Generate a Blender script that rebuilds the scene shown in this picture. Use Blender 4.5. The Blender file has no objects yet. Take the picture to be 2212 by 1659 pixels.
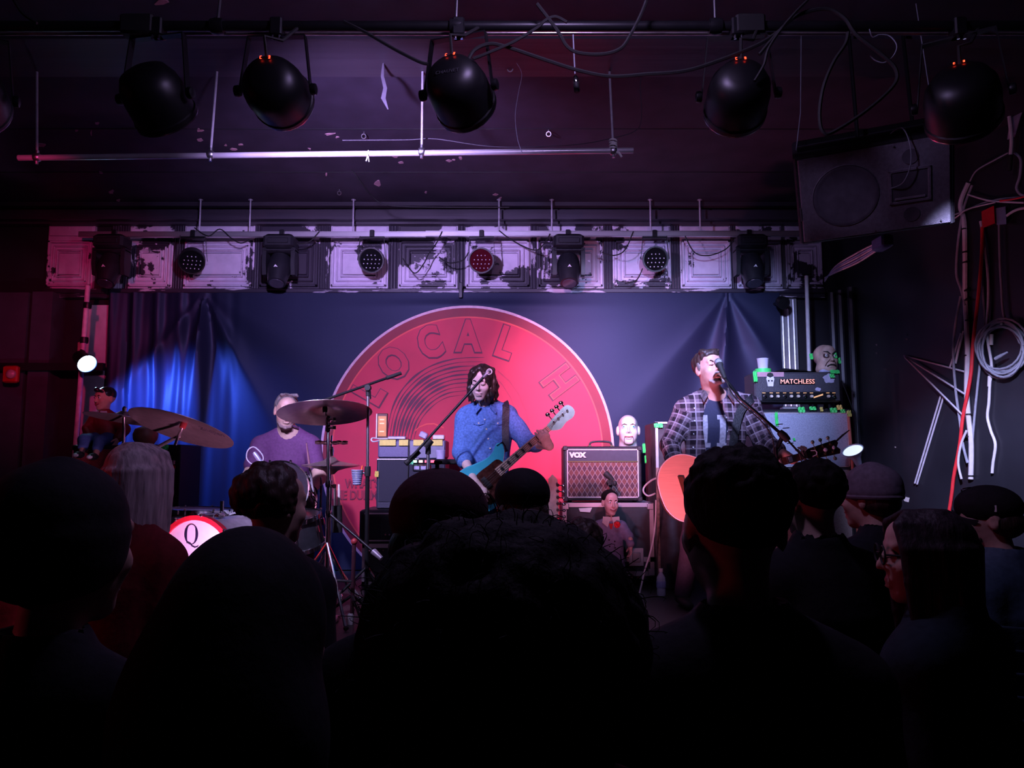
import bpy, math, random
import numpy as np
from mathutils import Vector, Matrix, Euler
random.seed(7); rng = np.random.default_rng(7)
sc = bpy.context.scene
C = sc.collection
# ---------------------------------------------------------------- camera, world, exposure
F, CX, CY = 1671.0, 1106.0, 829.5
PITCH = math.radians(5.8); EYE = np.array([0.0, 0.0, 1.68])
cam = bpy.data.cameras.new('camera'); camo = bpy.data.objects.new('camera', cam); C.objects.link(camo)
cam.sensor_width = 36.0; cam.lens = 36.0*F/2212.0; cam.clip_start = 0.05
camo.location = EYE; camo.rotation_euler = (math.pi/2+PITCH, 0, 0); sc.camera = camo
w = bpy.data.worlds.new('world'); sc.world = w; w.use_nodes = True
w.node_tree.nodes['Background'].inputs[0].default_value = (0.30, 0.12, 0.42, 1)
w.node_tree.nodes['Background'].inputs[1].default_value = 0.002
sc.view_settings.view_transform = 'Standard'; sc.view_settings.look = 'None'
sc.view_settings.exposure = 0.15; sc.view_settings.gamma = 1.0; sc.view_settings.use_curve_mapping = False
sc.cycles.use_adaptive_sampling = True; sc.cycles.adaptive_threshold = .03; sc.cycles.max_bounces = 6; sc.cycles.diffuse_bounces = 3; sc.cycles.glossy_bounces = 3; sc.cycles.caustics_reflective = False; sc.cycles.caustics_refractive = False
LP = 1.0   # master power of the stage lamps

# ---------------------------------------------------------------- helpers
_fw = np.array([0, math.cos(PITCH), math.sin(PITCH)]); _up = np.array([0, -math.sin(PITCH), math.cos(PITCH)])
def ray(px, py): return np.array([1.0, 0, 0])*(px-CX)/F + _up*(CY-py)/F + _fw
def at(px, py, Y):
    """the world point at distance Y from the camera's wall that the photograph shows at (px, py)"""
    d = ray(px, py); return EYE + d*(Y/d[1])
def V(*a): return np.array(a, float)
def unit(v): v = np.asarray(v, float); return v/(np.linalg.norm(v)+1e-12)
def frame_of(d, up=(0, 0, 1)):
    d = unit(d); up = np.asarray(up, float)
    if abs(np.dot(d, up)) > .98: up = np.array([1.0, 0, 0])
    x = unit(np.cross(up, d)); return x, np.cross(d, x), d
def rotm(rx=0, ry=0, rz=0):
    return np.array(Euler((math.radians(rx), math.radians(ry), math.radians(rz)), 'XYZ').to_matrix())
class MB:
    """collects simple shapes; build() links them as one mesh object"""
    def __init__(s): s.v = []; s.f = []
    def add(s, v, f):
        o = len(s.v); s.v += [tuple(map(float, p)) for p in v]; s.f += [tuple(i+o for i in q) for q in f]; return s
    def box(s, lo, hi, bev=0.0):
        x0, y0, z0 = lo; x1, y1, z1 = hi
        if bev <= 0:
            v = [(x0,y0,z0),(x1,y0,z0),(x1,y1,z0),(x0,y1,z0),(x0,y0,z1),(x1,y0,z1),(x1,y1,z1),(x0,y1,z1)]
            return s.add(v, [(0,3,2,1),(4,5,6,7),(0,1,5,4),(1,2,6,5),(2,3,7,6),(3,0,4,7)])
        b = bev; rings = []
        for (z, i) in ((z0, b), (z0+b, 0), (z1-b, 0), (z1, b)):
            a = i; q = []
            for (cx, cy, sx, sy) in ((x0,y0,1,1),(x1,y0,-1,1),(x1,y1,-1,-1),(x0,y1,1,-1)):
                p = [(cx+sx*a, cy+sy*(b+a)), (cx+sx*(b+a), cy+sy*a)]
                if sx*sy < 0: p.reverse()
                q += [(x, y, z) for x, y in p]
            rings.append(q)
        return s.loft(rings)
    def loft(s, rings, cap=True, closed=False):
        n = len(rings[0]); v = [p for r in rings for p in r]; f = []
        m = len(rings)
        for i in range(m if closed else m-1):
            for j in range(n):
                a = i*n+j; b = i*n+(j+1) % n; i2 = (i+1) % m
                f.append((a, b, i2*n+(j+1) % n, i2*n+j))
        if cap and not closed: f.append(tuple(range(n-1, -1, -1))); f.append(tuple((m-1)*n+j for j in range(n)))
        return s.add(v, f)
    def tube(s, pts, r, n=8, cap=True, closed=False):
        pts = [np.asarray(p, float) for p in pts]; m = len(pts)
        rr = r if hasattr(r, '__len__') else [r]*m
        rings = []; up = None
        for i, p in enumerate(pts):
            if closed: d = pts[(i+1) % m]-pts[i-1]
            else: d = pts[min(i+1, m-1)]-pts[max(i-1, 0)]
            d = unit(d)
            if up is None: x, y, _ = frame_of(d)
            else:
                x = unit(up-d*np.dot(up, d)); y = np.cross(d, x)
            up = x
            rings.append([tuple(p+rr[i]*(x*math.cos(t)+y*math.sin(t))) for t in [2*math.pi*k/n for k in range(n)]])
        return s.loft(rings, cap and not closed, closed)
    def cyl(s, a, b, r, r2=None, n=16): return s.tube([a, b], [r, r if r2 is None else r2], n)
    def lathe(s, prof, c=(0, 0, 0), axis=(0, 0, 1), n=24, up=(0, 0, 1), cap=True):
        """prof: list of (radius, height along axis)"""
        x, y, d = frame_of(axis, up); c = np.asarray(c, float)
        rings = [[tuple(c+d*h+max(r, 1e-4)*(x*math.cos(t)+y*math.sin(t))) for t in [2*math.pi*k/n for k in range(n)]] for r, h in prof]
        return s.loft(rings, cap)
    def ball(s, c, r, n=12, R=None):
        rr = np.array(r if hasattr(r, '__len__') else (r, r, r), float); c = np.asarray(c, float)
        rings = []
        for i in range(1, n//2+1):
            th = math.pi*(i-.5)/(n//2); q = []
            for k in range(n):
                p = np.array([math.sin(th)*math.cos(2*math.pi*k/n), math.sin(th)*math.sin(2*math.pi*k/n), -math.cos(th)])*rr
                if R is not None: p = R@p
                q.append(tuple(c+p))
            rings.append(q)
        return s.loft(rings)
    def prism(s, outline, o, ux, uy, depth):
        """outline [(u,v)] in the plane o+u*ux+v*uy, extruded by the vector depth"""
        o, ux, uy, dp = (np.asarray(a, float) for a in (o, ux, uy, depth))
        a = [o+ux*u+uy*v for u, v in outline]; b = [p+dp for p in a]; n = len(a)
        f = [tuple(range(n-1, -1, -1)), tuple(range(n, 2*n))]+[(i, (i+1) % n, n+(i+1) % n, n+i) for i in range(n)]
        return s.add(a+b, f)
    def torus(s, c, axis, R, r, n=32, m=8, up=(0, 0, 1), a0=0, a1=2*math.pi, sy=1.0):
        x, y, d = frame_of(axis, up); c = np.asarray(c, float); full = abs(a1-a0-2*math.pi) < 1e-6
        pts = [c+R*(x*math.cos(t)+sy*y*math.sin(t)) for t in np.linspace(a0, a1, n, endpoint=not full)]
        return s.tube(pts, r, m, True, full)
    def grid(s, P):
        nu, nv = len(P), len(P[0])
        return s.add([p for row in P for p in row], [(i*nv+j, i*nv+j+1, (i+1)*nv+j+1, (i+1)*nv+j) for i in range(nu-1) for j in range(nv-1)])
    def xf(s, R=None, t=(0, 0, 0), c=(0, 0, 0)):
        """rotate every point so far about c, then shift by t"""
        A = np.array(s.v) - np.array(c, float)
        if R is not None: A = A@np.asarray(R).T
        A = A+np.array(c, float)+np.array(t, float); s.v = [tuple(p) for p in A]; return s
    def build(s, name, mat, parent=None, smooth=True):
        return link_mesh(name, s.v, s.f, mat, parent, smooth)
def world_of(o):
    t = np.zeros(3)
    while o is not None: t = t+np.array(o.location); o = o.parent
    return t
def link_mesh(name, v, f, mat, parent=None, smooth=True):
    me = bpy.data.meshes.new(name)
    v = np.asarray(v, float)
    if parent is not None: v = v-world_of(parent)
    org = np.zeros(3)
    if parent is None: org = np.array([(v[:, 0].min()+v[:, 0].max())/2, (v[:, 1].min()+v[:, 1].max())/2, v[:, 2].min()]); v = v-org
    me.from_pydata([tuple(p) for p in v], [], [tuple(map(int, q)) for q in f]); me.update()
    for p in (mat if isinstance(mat, (list, tuple)) else [mat]): me.materials.append(p)
    o = bpy.data.objects.new(name, me); C.objects.link(o); o.location = org
    if parent is not None: o.parent = parent
    if smooth:
        me.shade_smooth()
        try: me.set_sharp_from_angle(angle=math.radians(40))
        except Exception: pass
    return o
def tag(o, label, cat, group=None, kind=None):
    if label: o['label'] = label
    if cat: o['category'] = cat
    if group: o['group'] = group
    if kind: o['kind'] = kind
    return o
def thing(name, loc, label, cat, group=None):
    o = bpy.data.objects.new(name, None); C.objects.link(o); o.location = tuple(map(float, loc)); o.empty_display_size = .1
    return tag(o, label, cat, group)
def struct(name, mb, mat, smooth=False): return tag(mb.build(name, mat, None, smooth), None, None, None, 'structure')
def text_mb(txt, size, o, ux, uy, depth=.002, offset=0.0, align='CENTER', sx=1.0, shear=0.0):
    """lettering as mesh, centred at o, reading along ux with uy up"""
    cu = bpy.data.curves.new('t', 'FONT'); cu.body = txt; cu.size = size; cu.align_x = align; cu.align_y = 'CENTER'
    cu.extrude = 0.0; cu.offset = offset; cu.resolution_u = 3; cu.shear = shear; cu.fill_mode = 'FRONT'
    ob = bpy.data.objects.new('t', cu); C.objects.link(ob)
    me = bpy.data.meshes.new_from_object(ob.evaluated_get(bpy.context.evaluated_depsgraph_get()))
    ux = unit(ux); uy = unit(uy); n = np.cross(ux, uy); o = np.asarray(o, float)
    vv = [o+ux*v.co.x*sx+uy*v.co.y for v in me.vertices]; ff = [tuple(p.vertices) for p in me.polygons]
    N = len(vv); from collections import Counter
    cnt = Counter(tuple(sorted(e)) for f in ff for e in zip(f, f[1:]+f[:1]))
    sides = [(b, a, a+N, b+N) for f in ff for a, b in zip(f, f[1:]+f[:1]) if cnt[tuple(sorted((a, b)))] == 1]
    mb = MB(); mb.v = [tuple(p) for p in vv]+[tuple(p+n*depth) for p in vv]
    mb.f = [tuple(reversed(f)) for f in ff]+[tuple(i+N for i in f) for f in ff]+[tuple(reversed(q)) for q in sides]
    bpy.data.objects.remove(ob); bpy.data.curves.remove(cu); bpy.data.meshes.remove(me)
    return mb

# ---------------------------------------------------------------- materials
_mats = {}
def M(name, col, rough=.6, metal=0.0, var=.15, scale=25.0, bump=0.0, emit=0.0, ecol=None, stretch=(1, 1, 1), spec=.5, sheen=0.0):
    if name in _mats: return _mats[name]
    m = bpy.data.materials.new(name); m.use_nodes = True; nt = m.node_tree; N = nt.nodes; L = nt.links
    b = N['Principled BSDF']; b.inputs['Roughness'].default_value = rough; b.inputs['Metallic'].default_value = metal
    b.inputs['Specular IOR Level'].default_value = spec
    if sheen: b.inputs['Sheen Weight'].default_value = sheen
    tc = N.new('ShaderNodeTexCoord'); mp = N.new('ShaderNodeMapping'); mp.inputs['Scale'].default_value = stretch
    nz = N.new('ShaderNodeTexNoise'); nz.inputs['Scale'].default_value = scale; nz.inputs['Detail'].default_value = 4
    L.new(tc.outputs['Object'], mp.inputs[0]); L.new(mp.outputs[0], nz.inputs['Vector'])
    cr = N.new('ShaderNodeValToRGB'); c = np.array(col, float)
    cr.color_ramp.elements[0].color = tuple(np.clip(c*(1-var), 0, 1))+(1,); cr.color_ramp.elements[1].color = tuple(np.clip(c*(1+var), 0, 1))+(1,)
    cr.color_ramp.elements[0].position = .3; cr.color_ramp.elements[1].position = .7
    L.new(nz.outputs['Fac'], cr.inputs[0]); L.new(cr.outputs[0], b.inputs['Base Color'])
    if bump:
        bp = N.new('ShaderNodeBump'); bp.inputs['Strength'].default_value = bump; bp.inputs['Distance'].default_value = .01
        L.new(nz.outputs['Fac'], bp.inputs['Height']); L.new(bp.outputs[0], b.inputs['Normal'])
    if emit:
        b.inputs['Emission Color'].default_value = tuple(ecol or col)+(1,); b.inputs['Emission Strength'].default_value = emit
    _mats[name] = m; return m
def nodes_of(m): return m.node_tree.nodes, m.node_tree.links, m.node_tree.nodes['Principled BSDF']
black = M('black_paint', (.012, .012, .014), .5, bump=.1)
black_metal = M('black_metal', (.014, .014, .016), .38, .3)
black_cloth = M('black_cloth', (.012, .012, .014), .9, scale=80, bump=.2, spec=.2)
black_vinyl = M('black_vinyl', (.02, .02, .024), .5, scale=160, bump=.5)
rubber = M('rubber', (.01, .01, .01), .7)
chrome = M('chrome', (.8, .8, .82), .14, 1.0, var=.03)
steel = M('steel', (.6, .6, .62), .35, 1.0, var=.1, scale=12)
alu = M('aluminium', (.62, .6, .62), .4, .9, var=.12, scale=10, stretch=(.2, 1, 1))
white_paint = M('white_paint', (.68, .66, .66), .5, var=.1)
paper = M('paper', (.75, .74, .7), .8, var=.05)
green_tape = M('green_tape', (.06, .85, .16), .5, var=.08, scale=60)
yellow_tape = M('yellow_tape', (.8, .68, .16), .6, var=.08, scale=60)
red_plastic = M('red_plastic', (.55, .012, .02), .35, var=.1)
cream = M('cream', (.7, .62, .5), .5, var=.08)
brass = M('brass', (.72, .55, .25), .25, 1.0, var=.06)
cable_white = M('cable_white', (.72, .72, .74), .5, var=.08)
cable_grey = M('cable_grey', (.33, .36, .42), .5, var=.12)
led_red = M('led_red', (.9, .02, .01), .5, emit=9.0, ecol=(1, .03, .01))

# ---------------------------------------------------------------- smooth solids for figures (signed distance, surface nets)
class Sdf:
    def __init__(s): s.p = []; s.R = np.eye(3); s.t = np.zeros(3); s.k = .02
    def frame(s, R=None, t=(0, 0, 0)): s.R = np.eye(3) if R is None else np.asarray(R, float); s.t = np.asarray(t, float); return s
    def W(s, p): return s.R@np.asarray(p, float)+s.t
    def cone(s, a, b, ra, rb, k=None, op=1, flat=None, fs=1.0):
        a = s.W(a); b = s.W(b); k = s.k if k is None else k; ax = None if flat is None else unit(s.R@np.asarray(flat, float))
        ba = b-a; L2 = float(ba@ba)+1e-12
        def f(x, y, z):
            px, py, pz = x-a[0], y-a[1], z-a[2]
            h = np.clip((px*ba[0]+py*ba[1]+pz*ba[2])/L2, 0, 1)
            dx, dy, dz = px-h*ba[0], py-h*ba[1], pz-h*ba[2]
            r = ra+(rb-ra)*h
            if ax is None: return np.sqrt(dx*dx+dy*dy+dz*dz)-r
            q = dx*ax[0]+dy*ax[1]+dz*ax[2]; e = q*(1/fs-1)
            return (np.sqrt((dx+e*ax[0])**2+(dy+e*ax[1])**2+(dz+e*ax[2])**2)-r)*min(1, fs)
        R_ = max(ra, rb)*max(1, fs)
        s.p.append((np.minimum(a, b)-R_, np.maximum(a, b)+R_, f, k, op, (a, b))); return s
    def chain(s, pts, rs, **kw):
        for i in range(len(pts)-1): s.cone(pts[i], pts[i+1], rs[i], rs[i+1], **kw)
        return s
    def ell(s, c, r, k=None, op=1, rot=None):
        c = s.W(c); k = s.k if k is None else k; r = np.asarray(r if hasattr(r, '__len__') else (r, r, r), float)
        Q = s.R if rot is None else s.R@np.asarray(rot); Qt = Q.T
        def f(x, y, z):
            px, py, pz = x-c[0], y-c[1], z-c[2]
            u = (Qt[0, 0]*px+Qt[0, 1]*py+Qt[0, 2]*pz)/r[0]; v = (Qt[1, 0]*px+Qt[1, 1]*py+Qt[1, 2]*pz)/r[1]; w_ = (Qt[2, 0]*px+Qt[2, 1]*py+Qt[2, 2]*pz)/r[2]
            k0 = np.sqrt(u*u+v*v+w_*w_); k1 = np.sqrt((u/r[0])**2+(v/r[1])**2+(w_/r[2])**2)+1e-9
            return k0*(k0-1)/k1
        e = np.sqrt(((Q*r)**2).sum(1))
        s.p.append((c-e, c+e, f, k, op, (c, c))); return s
    def value(s, x, y, z):
        g = np.full(np.broadcast(x, y, z).shape, 1.0)
        for lo, hi, f, k, op, _ in s.p: g = s._mix(g, f(x, y, z), k, op)
        return g
    @staticmethod
    def _mix(g, d, k, op):
        if op < 0:
            h = np.clip(.5-.5*(g+d)/k, 0, 1); return g*(1-h)+(-d)*h+k*h*(1-h)
        h = np.clip(.5+.5*(d-g)/k, 0, 1); return d*(1-h)+g*h-k*h*(1-h)
    def mesh(s, res=.008):
        adds = [q for q in s.p if q[4] > 0]
        lo = np.min([q[0] for q in adds], 0)-3*res-.01; hi = np.max([q[1] for q in adds], 0)+3*res+.01
        n = np.ceil((hi-lo)/res).astype(int)+1
        G = np.full(n, 1.0, np.float32); ax = [lo[i]+res*np.arange(n[i]) for i in range(3)]
        for a, b, f, k, op, _ in s.p:
            m = 2*k+3*res
            i0 = np.clip(((a-m-lo)/res).astype(int), 0, n); i1 = np.clip(((b+m-lo)/res).astype(int)+2, 0, n)
            if (i1 <= i0).any(): continue
            sl = tuple(slice(i0[j], i1[j]) for j in range(3))
            x, y, z = ax[0][sl[0]][:, None, None], ax[1][sl[1]][None, :, None], ax[2][sl[2]][None, None, :]
            G[sl] = s._mix(G[sl], f(x, y, z).astype(np.float32), k, op)
        return nets(G, lo, res)
    def out(s, name, mat, parent, res=.008, amp=0.0, freq=20.0):
        v, q = s.mesh(res)
        if amp: v = wrinkle(v, q, amp, freq)
        return link_mesh(name, v, q, mat, parent)
def nets(G, lo, res):
    I = G < 0
    S = I[:-1, :-1, :-1].astype(np.int8)
    for i in (0, 1):
        for j in (0, 1):
            for k in (0, 1):
                if i+j+k: S = S+I[i:I.shape[0]-1+i, j:I.shape[1]-1+j, k:I.shape[2]-1+k]
    act = np.argwhere((S > 0) & (S < 8)); idx = np.full(S.shape, -1, np.int32); idx[tuple(act.T)] = np.arange(len(act))
    acc = np.zeros((len(act), 3)); cnt = np.zeros(len(act))
    cor = [(i, j, k) for i in (0, 1) for j in (0, 1) for k in (0, 1)]
    val = {c: G[act[:, 0]+c[0], act[:, 1]+c[1], act[:, 2]+c[2]].astype(float) for c in cor}
    for c in cor:
        for d in range(3):
            if c[d]: continue
            e = list(c); e[d] = 1; e = tuple(e); a, b = val[c], val[e]; m = (a < 0) != (b < 0)
            t = np.where(m, a/(a-b+1e-20), 0); p = np.tile(np.array(c, float), (len(act), 1)); p[:, d] += t
            acc[m] += p[m]; cnt[m] += 1
    v = lo+res*(act+acc/cnt[:, None]); quads = []
    for d in range(3):
        o = [a for a in range(3) if a != d]; s0 = [slice(None)]*3; s1 = [slice(None)]*3; s0[d] = slice(0, -1); s1[d] = slice(1, None)
        A, B = I[tuple(s0)], I[tuple(s1)]; E = np.argwhere(A != B)
        ok = (E[:, o[0]] > 0) & (E[:, o[1]] > 0) & (E[:, o[0]] < G.shape[o[0]]-1) & (E[:, o[1]] < G.shape[o[1]]-1); E = E[ok]
        ins = A[tuple(E.T)]; ids = []
        for (a, b) in ((1, 1), (0, 1), (0, 0), (1, 0)):
            q = E.copy(); q[:, o[0]] -= a; q[:, o[1]] -= b; ids.append(idx[tuple(q.T)])
        Q = np.stack(ids, 1); flip = ins if d != 1 else ~ins
        Q[~flip] = Q[~flip][:, ::-1]; quads.append(Q)
    return v, np.concatenate(quads)
def vnormals(v, q):
    n = np.cross(v[q[:, 2]]-v[q[:, 0]], v[q[:, 3]]-v[q[:, 1]]); out = np.zeros_like(v)
    for i in range(4): np.add.at(out, q[:, i], n)
    return out/(np.linalg.norm(out, axis=1, keepdims=True)+1e-12)
def snoise(v, f, seed=0):
    r = np.random.default_rng(seed); s = 0
    for _ in range(6): d = r.normal(size=3); d *= f*(.5+r.random())/np.linalg.norm(d); s = s+np.sin(v@d+r.random()*6.28)
    return s/3
def wrinkle(v, q, amp, freq): return v+vnormals(v, q)*(amp*snoise(v, freq, 3))[:, None]
# ---------------------------------------------------------------- the room
CEIL, STAGE, BACK = 3.98, 0.76, 6.90
def rw(px, py, off=0.0):
    """point on the right-hand wall (plane through the back corner, splayed towards the audience)"""
    n = unit([-.966, -.26, 0]); p0 = RC+n*off; d = ray(px, py); return EYE+d*(((p0-EYE)@n)/(d@n))
RC = np.array([at(1800, 700, BACK)[0], BACK, 0.0]); RD = unit([.26, -.966, 0]); RN = unit([-.966, -.26, 0])
LX = -4.72
floor_m = M('floor_wood', (.03, .025, .024), .45, scale=6, stretch=(1, 12, 1), bump=.15)
struct('floor', MB().box((LX-.1, -2.5, -.1), (4.9, BACK+.1, 0)), floor_m)
stage_m = M('stage_wood', (.02, .018, .018), .5, scale=8, stretch=(12, 1, 1), bump=.15)
st = tag(MB().box((LX+.03, 3.85, 0.0), (RC[0]+.55, BACK-.03, STAGE)).build('floor_stage', stage_m, None, False), None, None, None, 'structure')
# ceiling: dark paint that has flaked away in spots
cm = M('ceiling_paint', (.036, .026, .046), .65, scale=5, var=.25, bump=.12)
def flake(m, spots, light, scale, thr):
    N, L, b = nodes_of(m); src = b.inputs['Base Color'].links[0].from_socket
    tc = N.new('ShaderNodeTexCoord'); nz = N.new('ShaderNodeTexNoise'); nz.inputs['Scale'].default_value = scale; nz.inputs['Detail'].default_value = 6; nz.inputs['Roughness'].default_value = .6
    L.new(tc.outputs['Object'], nz.inputs['Vector'])
    cr = N.new('ShaderNodeValToRGB'); cr.color_ramp.elements[0].position = thr; cr.color_ramp.elements[1].position = thr+.012
    L.new(nz.outputs['Fac'], cr.inputs[0]); mx = N.new('ShaderNodeMix'); mx.data_type = 'RGBA'
    L.new(cr.outputs[0], mx.inputs[0]); L.new(src, mx.inputs[6]); mx.inputs[7].default_value = tuple(light)+(1,); L.new(mx.outputs[2], b.inputs['Base Color'])
struct('ceiling', MB().box((LX-.1, 2.95, CEIL), (4.9, BACK+.1, CEIL+.1)), cm)
struct('ceiling_hall', MB().box((LX-.1, -2.5, CEIL-.06), (4.9, 2.95, CEIL+.1)), cm)
flake_m = M('flaked_plaster', (.62, .36, .42), .8, var=.2)
ceil_o = bpy.data.objects['ceiling']
def ceil_pt(px, py, dz=0.0):
    d = ray(px, py); return EYE+d*((CEIL-dz-EYE[2])/d[2])
for (px, py, rx, ry) in [(432, 280, 10, 5), (432, 302, 8, 4), (505, 322, 9, 3), (487, 313, 4, 3), (520, 312, 6, 3), (165, 281, 4, 4), (197, 287, 3, 6), (210, 266, 6, 3), (88, 313, 14, 5), (715, 290, 14, 5), (730, 297, 5, 4), (668, 322, 5, 3),
                         (853, 337, 7, 5), (866, 351, 8, 4), (816, 395, 8, 9), (920, 415, 4, 3), (970, 347, 7, 3), (995, 341, 5, 4), (1070, 420, 8, 3), (1080, 427, 4, 3), (240, 413, 7, 6), (256, 432, 5, 4), (218, 372, 6, 3), (642, 271, 4, 3), (980, 345, 4, 2),
                         (315, 137, 8, 4), (705, 376, 3, 5), (345, 4, 20, 9)]:
    n = 9; an = sorted(random.random()*6.283 for _ in range(n)); ol = [(math.cos(a)*(.6+.5*random.random()), math.sin(a)*(.6+.5*random.random())) for a in an]
    pts = [ceil_pt(px+u*rx, py+v*ry) for u, v in ol]
    MB().add(pts+[p-V(0, 0, .003) for p in pts], [tuple(range(n)), tuple(range(2*n-1, n-1, -1))]+[(i, n+i, n+(i+1) % n, (i+1) % n) for i in range(n)]).build('plaster_patch', flake_m, ceil_o, False)
# board joints in the ceiling and the trim beam at its back
for y0 in (5.15, 5.95):
    MB().box((LX, y0, CEIL-.004), (RC[0]+.3, y0+.008, CEIL)).build('ceiling_joint', black, ceil_o, False)
wood_dark = M('dark_beam', (.05, .04, .055), .5, scale=6, stretch=(.1, 3, 3), bump=.3)
b0 = at(1106, 476, 6.760)[2]; b1 = at(1106, 457, 6.760)[2]
struct('trim_1', MB().box((LX, 6.720, b0), (RC[0], 6.800, b1)).box((LX, 6.800, b0-.02), (RC[0], 6.880, CEIL)).box((LX, 6.660, CEIL-.035), (RC[0], 6.730, CEIL)), wood_dark)
bz = CEIL-.03
struct('trim_2', MB().box((LX, 3.98, CEIL-.035), (RC[0]+.6, 4.36, CEIL)).box((LX, 3.92, CEIL-.05), (RC[0]+.6, 4.02, CEIL)), wood_dark)
# back wall with pressed-metal panels
wall_m = M('wall_black', (.022, .02, .026), .45, scale=4, bump=.1)
struct('wall_back', MB().box((LX-.1, BACK, 0), (RC[0]+.2, BACK+.1, CEIL)), wall_m)
wb = bpy.data.objects['wall_back']
struct('wall_left', MB().box((LX-.1, -2.5, 0), (LX, BACK, CEIL)), wall_m)
rwm = M('wall_gloss_black', (.022, .022, .029), .33, scale=3, var=.2, bump=.06)
A = RC; B = RC+RD*9.0
struct('wall_right', MB().add([A, B, B-RN*.1, A-RN*.1]+[p+V(0, 0, CEIL) for p in (A, B, B-RN*.1, A-RN*.1)], [(0, 3, 2, 1), (4, 5, 6, 7), (0, 1, 5, 4), (1, 2, 6, 5), (2, 3, 7, 6), (3, 0, 4, 7)]), rwm)
struct('wall_rear', MB().box((LX-.1, -2.6, 0), (5.0, -2.5, CEIL)), wall_m)
def peel(name, light, dark, thr, sx, seed):
    m = M(name, light, .42, var=.1, scale=14); N, L, b = nodes_of(m); src = b.inputs['Base Color'].links[0].from_socket
    tc = N.new('ShaderNodeTexCoord'); mp = N.new('ShaderNodeMapping'); mp.inputs['Scale'].default_value = sx; mp.inputs['Location'].default_value = (seed, seed*1.7, 0)
    L.new(tc.outputs['Object'], mp.inputs[0])
    nz = N.new('ShaderNodeTexNoise'); nz.inputs['Scale'].default_value = 2.6; nz.inputs['Detail'].default_value = 7; nz.inputs['Roughness'].default_value = .62; L.new(mp.outputs[0], nz.inputs['Vector'])
    cr = N.new('ShaderNodeValToRGB'); cr.color_ramp.elements[0].position = thr; cr.color_ramp.elements[1].position = thr+.015; L.new(nz.outputs['Fac'], cr.inputs[0])
    mx = N.new('ShaderNodeMix'); mx.data_type = 'RGBA'; L.new(cr.outputs[0], mx.inputs[0]); L.new(src, mx.inputs[6]); mx.inputs[7].default_value = tuple(dark)+(1,)
    L.new(mx.outputs[2], b.inputs['Base Color'])
    bp = N.new('ShaderNodeBump'); bp.inputs['Strength'].default_value = .5; bp.inputs['Distance'].default_value = .006; bp.invert = True
    L.new(cr.outputs[0], bp.inputs['Height']); L.new(bp.outputs[0], b.inputs['Normal'])
    return m
zt = at(1106, 486, 6.850)[2]; zb = at(1106, 624, 6.850)[2]
zi = [zt-(zt-zb)*k for k in (0, .17, .24, .93, 1)]
pan_px = [(100, 200, .56), (277, 372, .53), (396, 548, .56), (560, 690, .40), (713, 838, .52), (860, 988, .48), (1005, 1146, .55), (1160, 1304, .53), (1324, 1450, .54), (1470, 1580, .60), (1592, 1690, .55), (1698, 1778, .57)]
def tin_panel(px0, px1, thr, seed):
    x0 = at(px0, 560, 6.850)[0]; x1 = at(px1, 560, 6.850)[0]; m = peel('peeling_panel_%d' % seed, (.66, .58, .70), (.035, .028, .042), thr, (1.2, 1.2, 1.2), seed*3.1)
    mb = MB().box((x0, 6.865, zb), (x1, BACK, zt))
    # top strip, then nested square mouldings with a raised field
    mb.box((x0+.01, 6.850, zi[1]), (x1-.01, 6.868, zt-.01), .006)
    for (i, d, t) in ((.0, .030, .022), (.045, .022, .014), (.085, .030, .012)):
        xa, xb, za, zc = x0+.012+i, x1-.012-i, zi[4]+.02+i, zi[2]-.005-i
        for (p, q) in (((xa, za), (xb, za+t)), ((xa, zc-t), (xb, zc)), ((xa, za), (xa+t, zc)), ((xb-t, za), (xb, zc))):
            mb.box((p[0], 6.865-d, p[1]), (q[0], 6.868, q[1]), .005)
    mb.box((x0+.11, 6.850, zi[4]+.13), (x1-.11, 6.868, zi[2]-.115), .008)
    return mb.build('panel', m, wb)
for i, (a, b, t) in enumerate(pan_px): tin_panel(a, b, t, i)
pil_m = peel('peeling_pilaster', (.55, .5, .58), (.03, .024, .038), .385, (3, 3, .8), 2.2)
for i in range(len(pan_px)-1):
    x0 = at(pan_px[i][1], 560, 6.850)[0]+.004; x1 = at(pan_px[i+1][0], 560, 6.850)[0]-.004
    x0 = max(x0, x1-.18) if i else x1-.16
    mb = MB().box((x0, 6.862, zb-.01), (x1, BACK, zt+.02)); n = max(2, int((x1-x0)/.022))
    for k in range(n):
        xc = x0+(k+.5)*(x1-x0)/n; mb.cyl((xc, 6.862, zb), (xc, 6.862, zt), .008, n=8)
    mb.build('pilaster', pil_m, wb)
MB().box((at(95, 630, 6.800)[0], 6.770, zb-.055), (at(1782, 630, 6.800)[0], 6.870, zb-.012), .008).box((at(95, 630, 6.800)[0], 6.800, zb-.09), (at(1782, 630, 6.800)[0], 6.870, zb-.055)).build('ledge', peel('peeling_ledge', (.5, .44, .52), (.03, .024, .038), .42, (.6, 3, 6), 5.5), wb, False)
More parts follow.
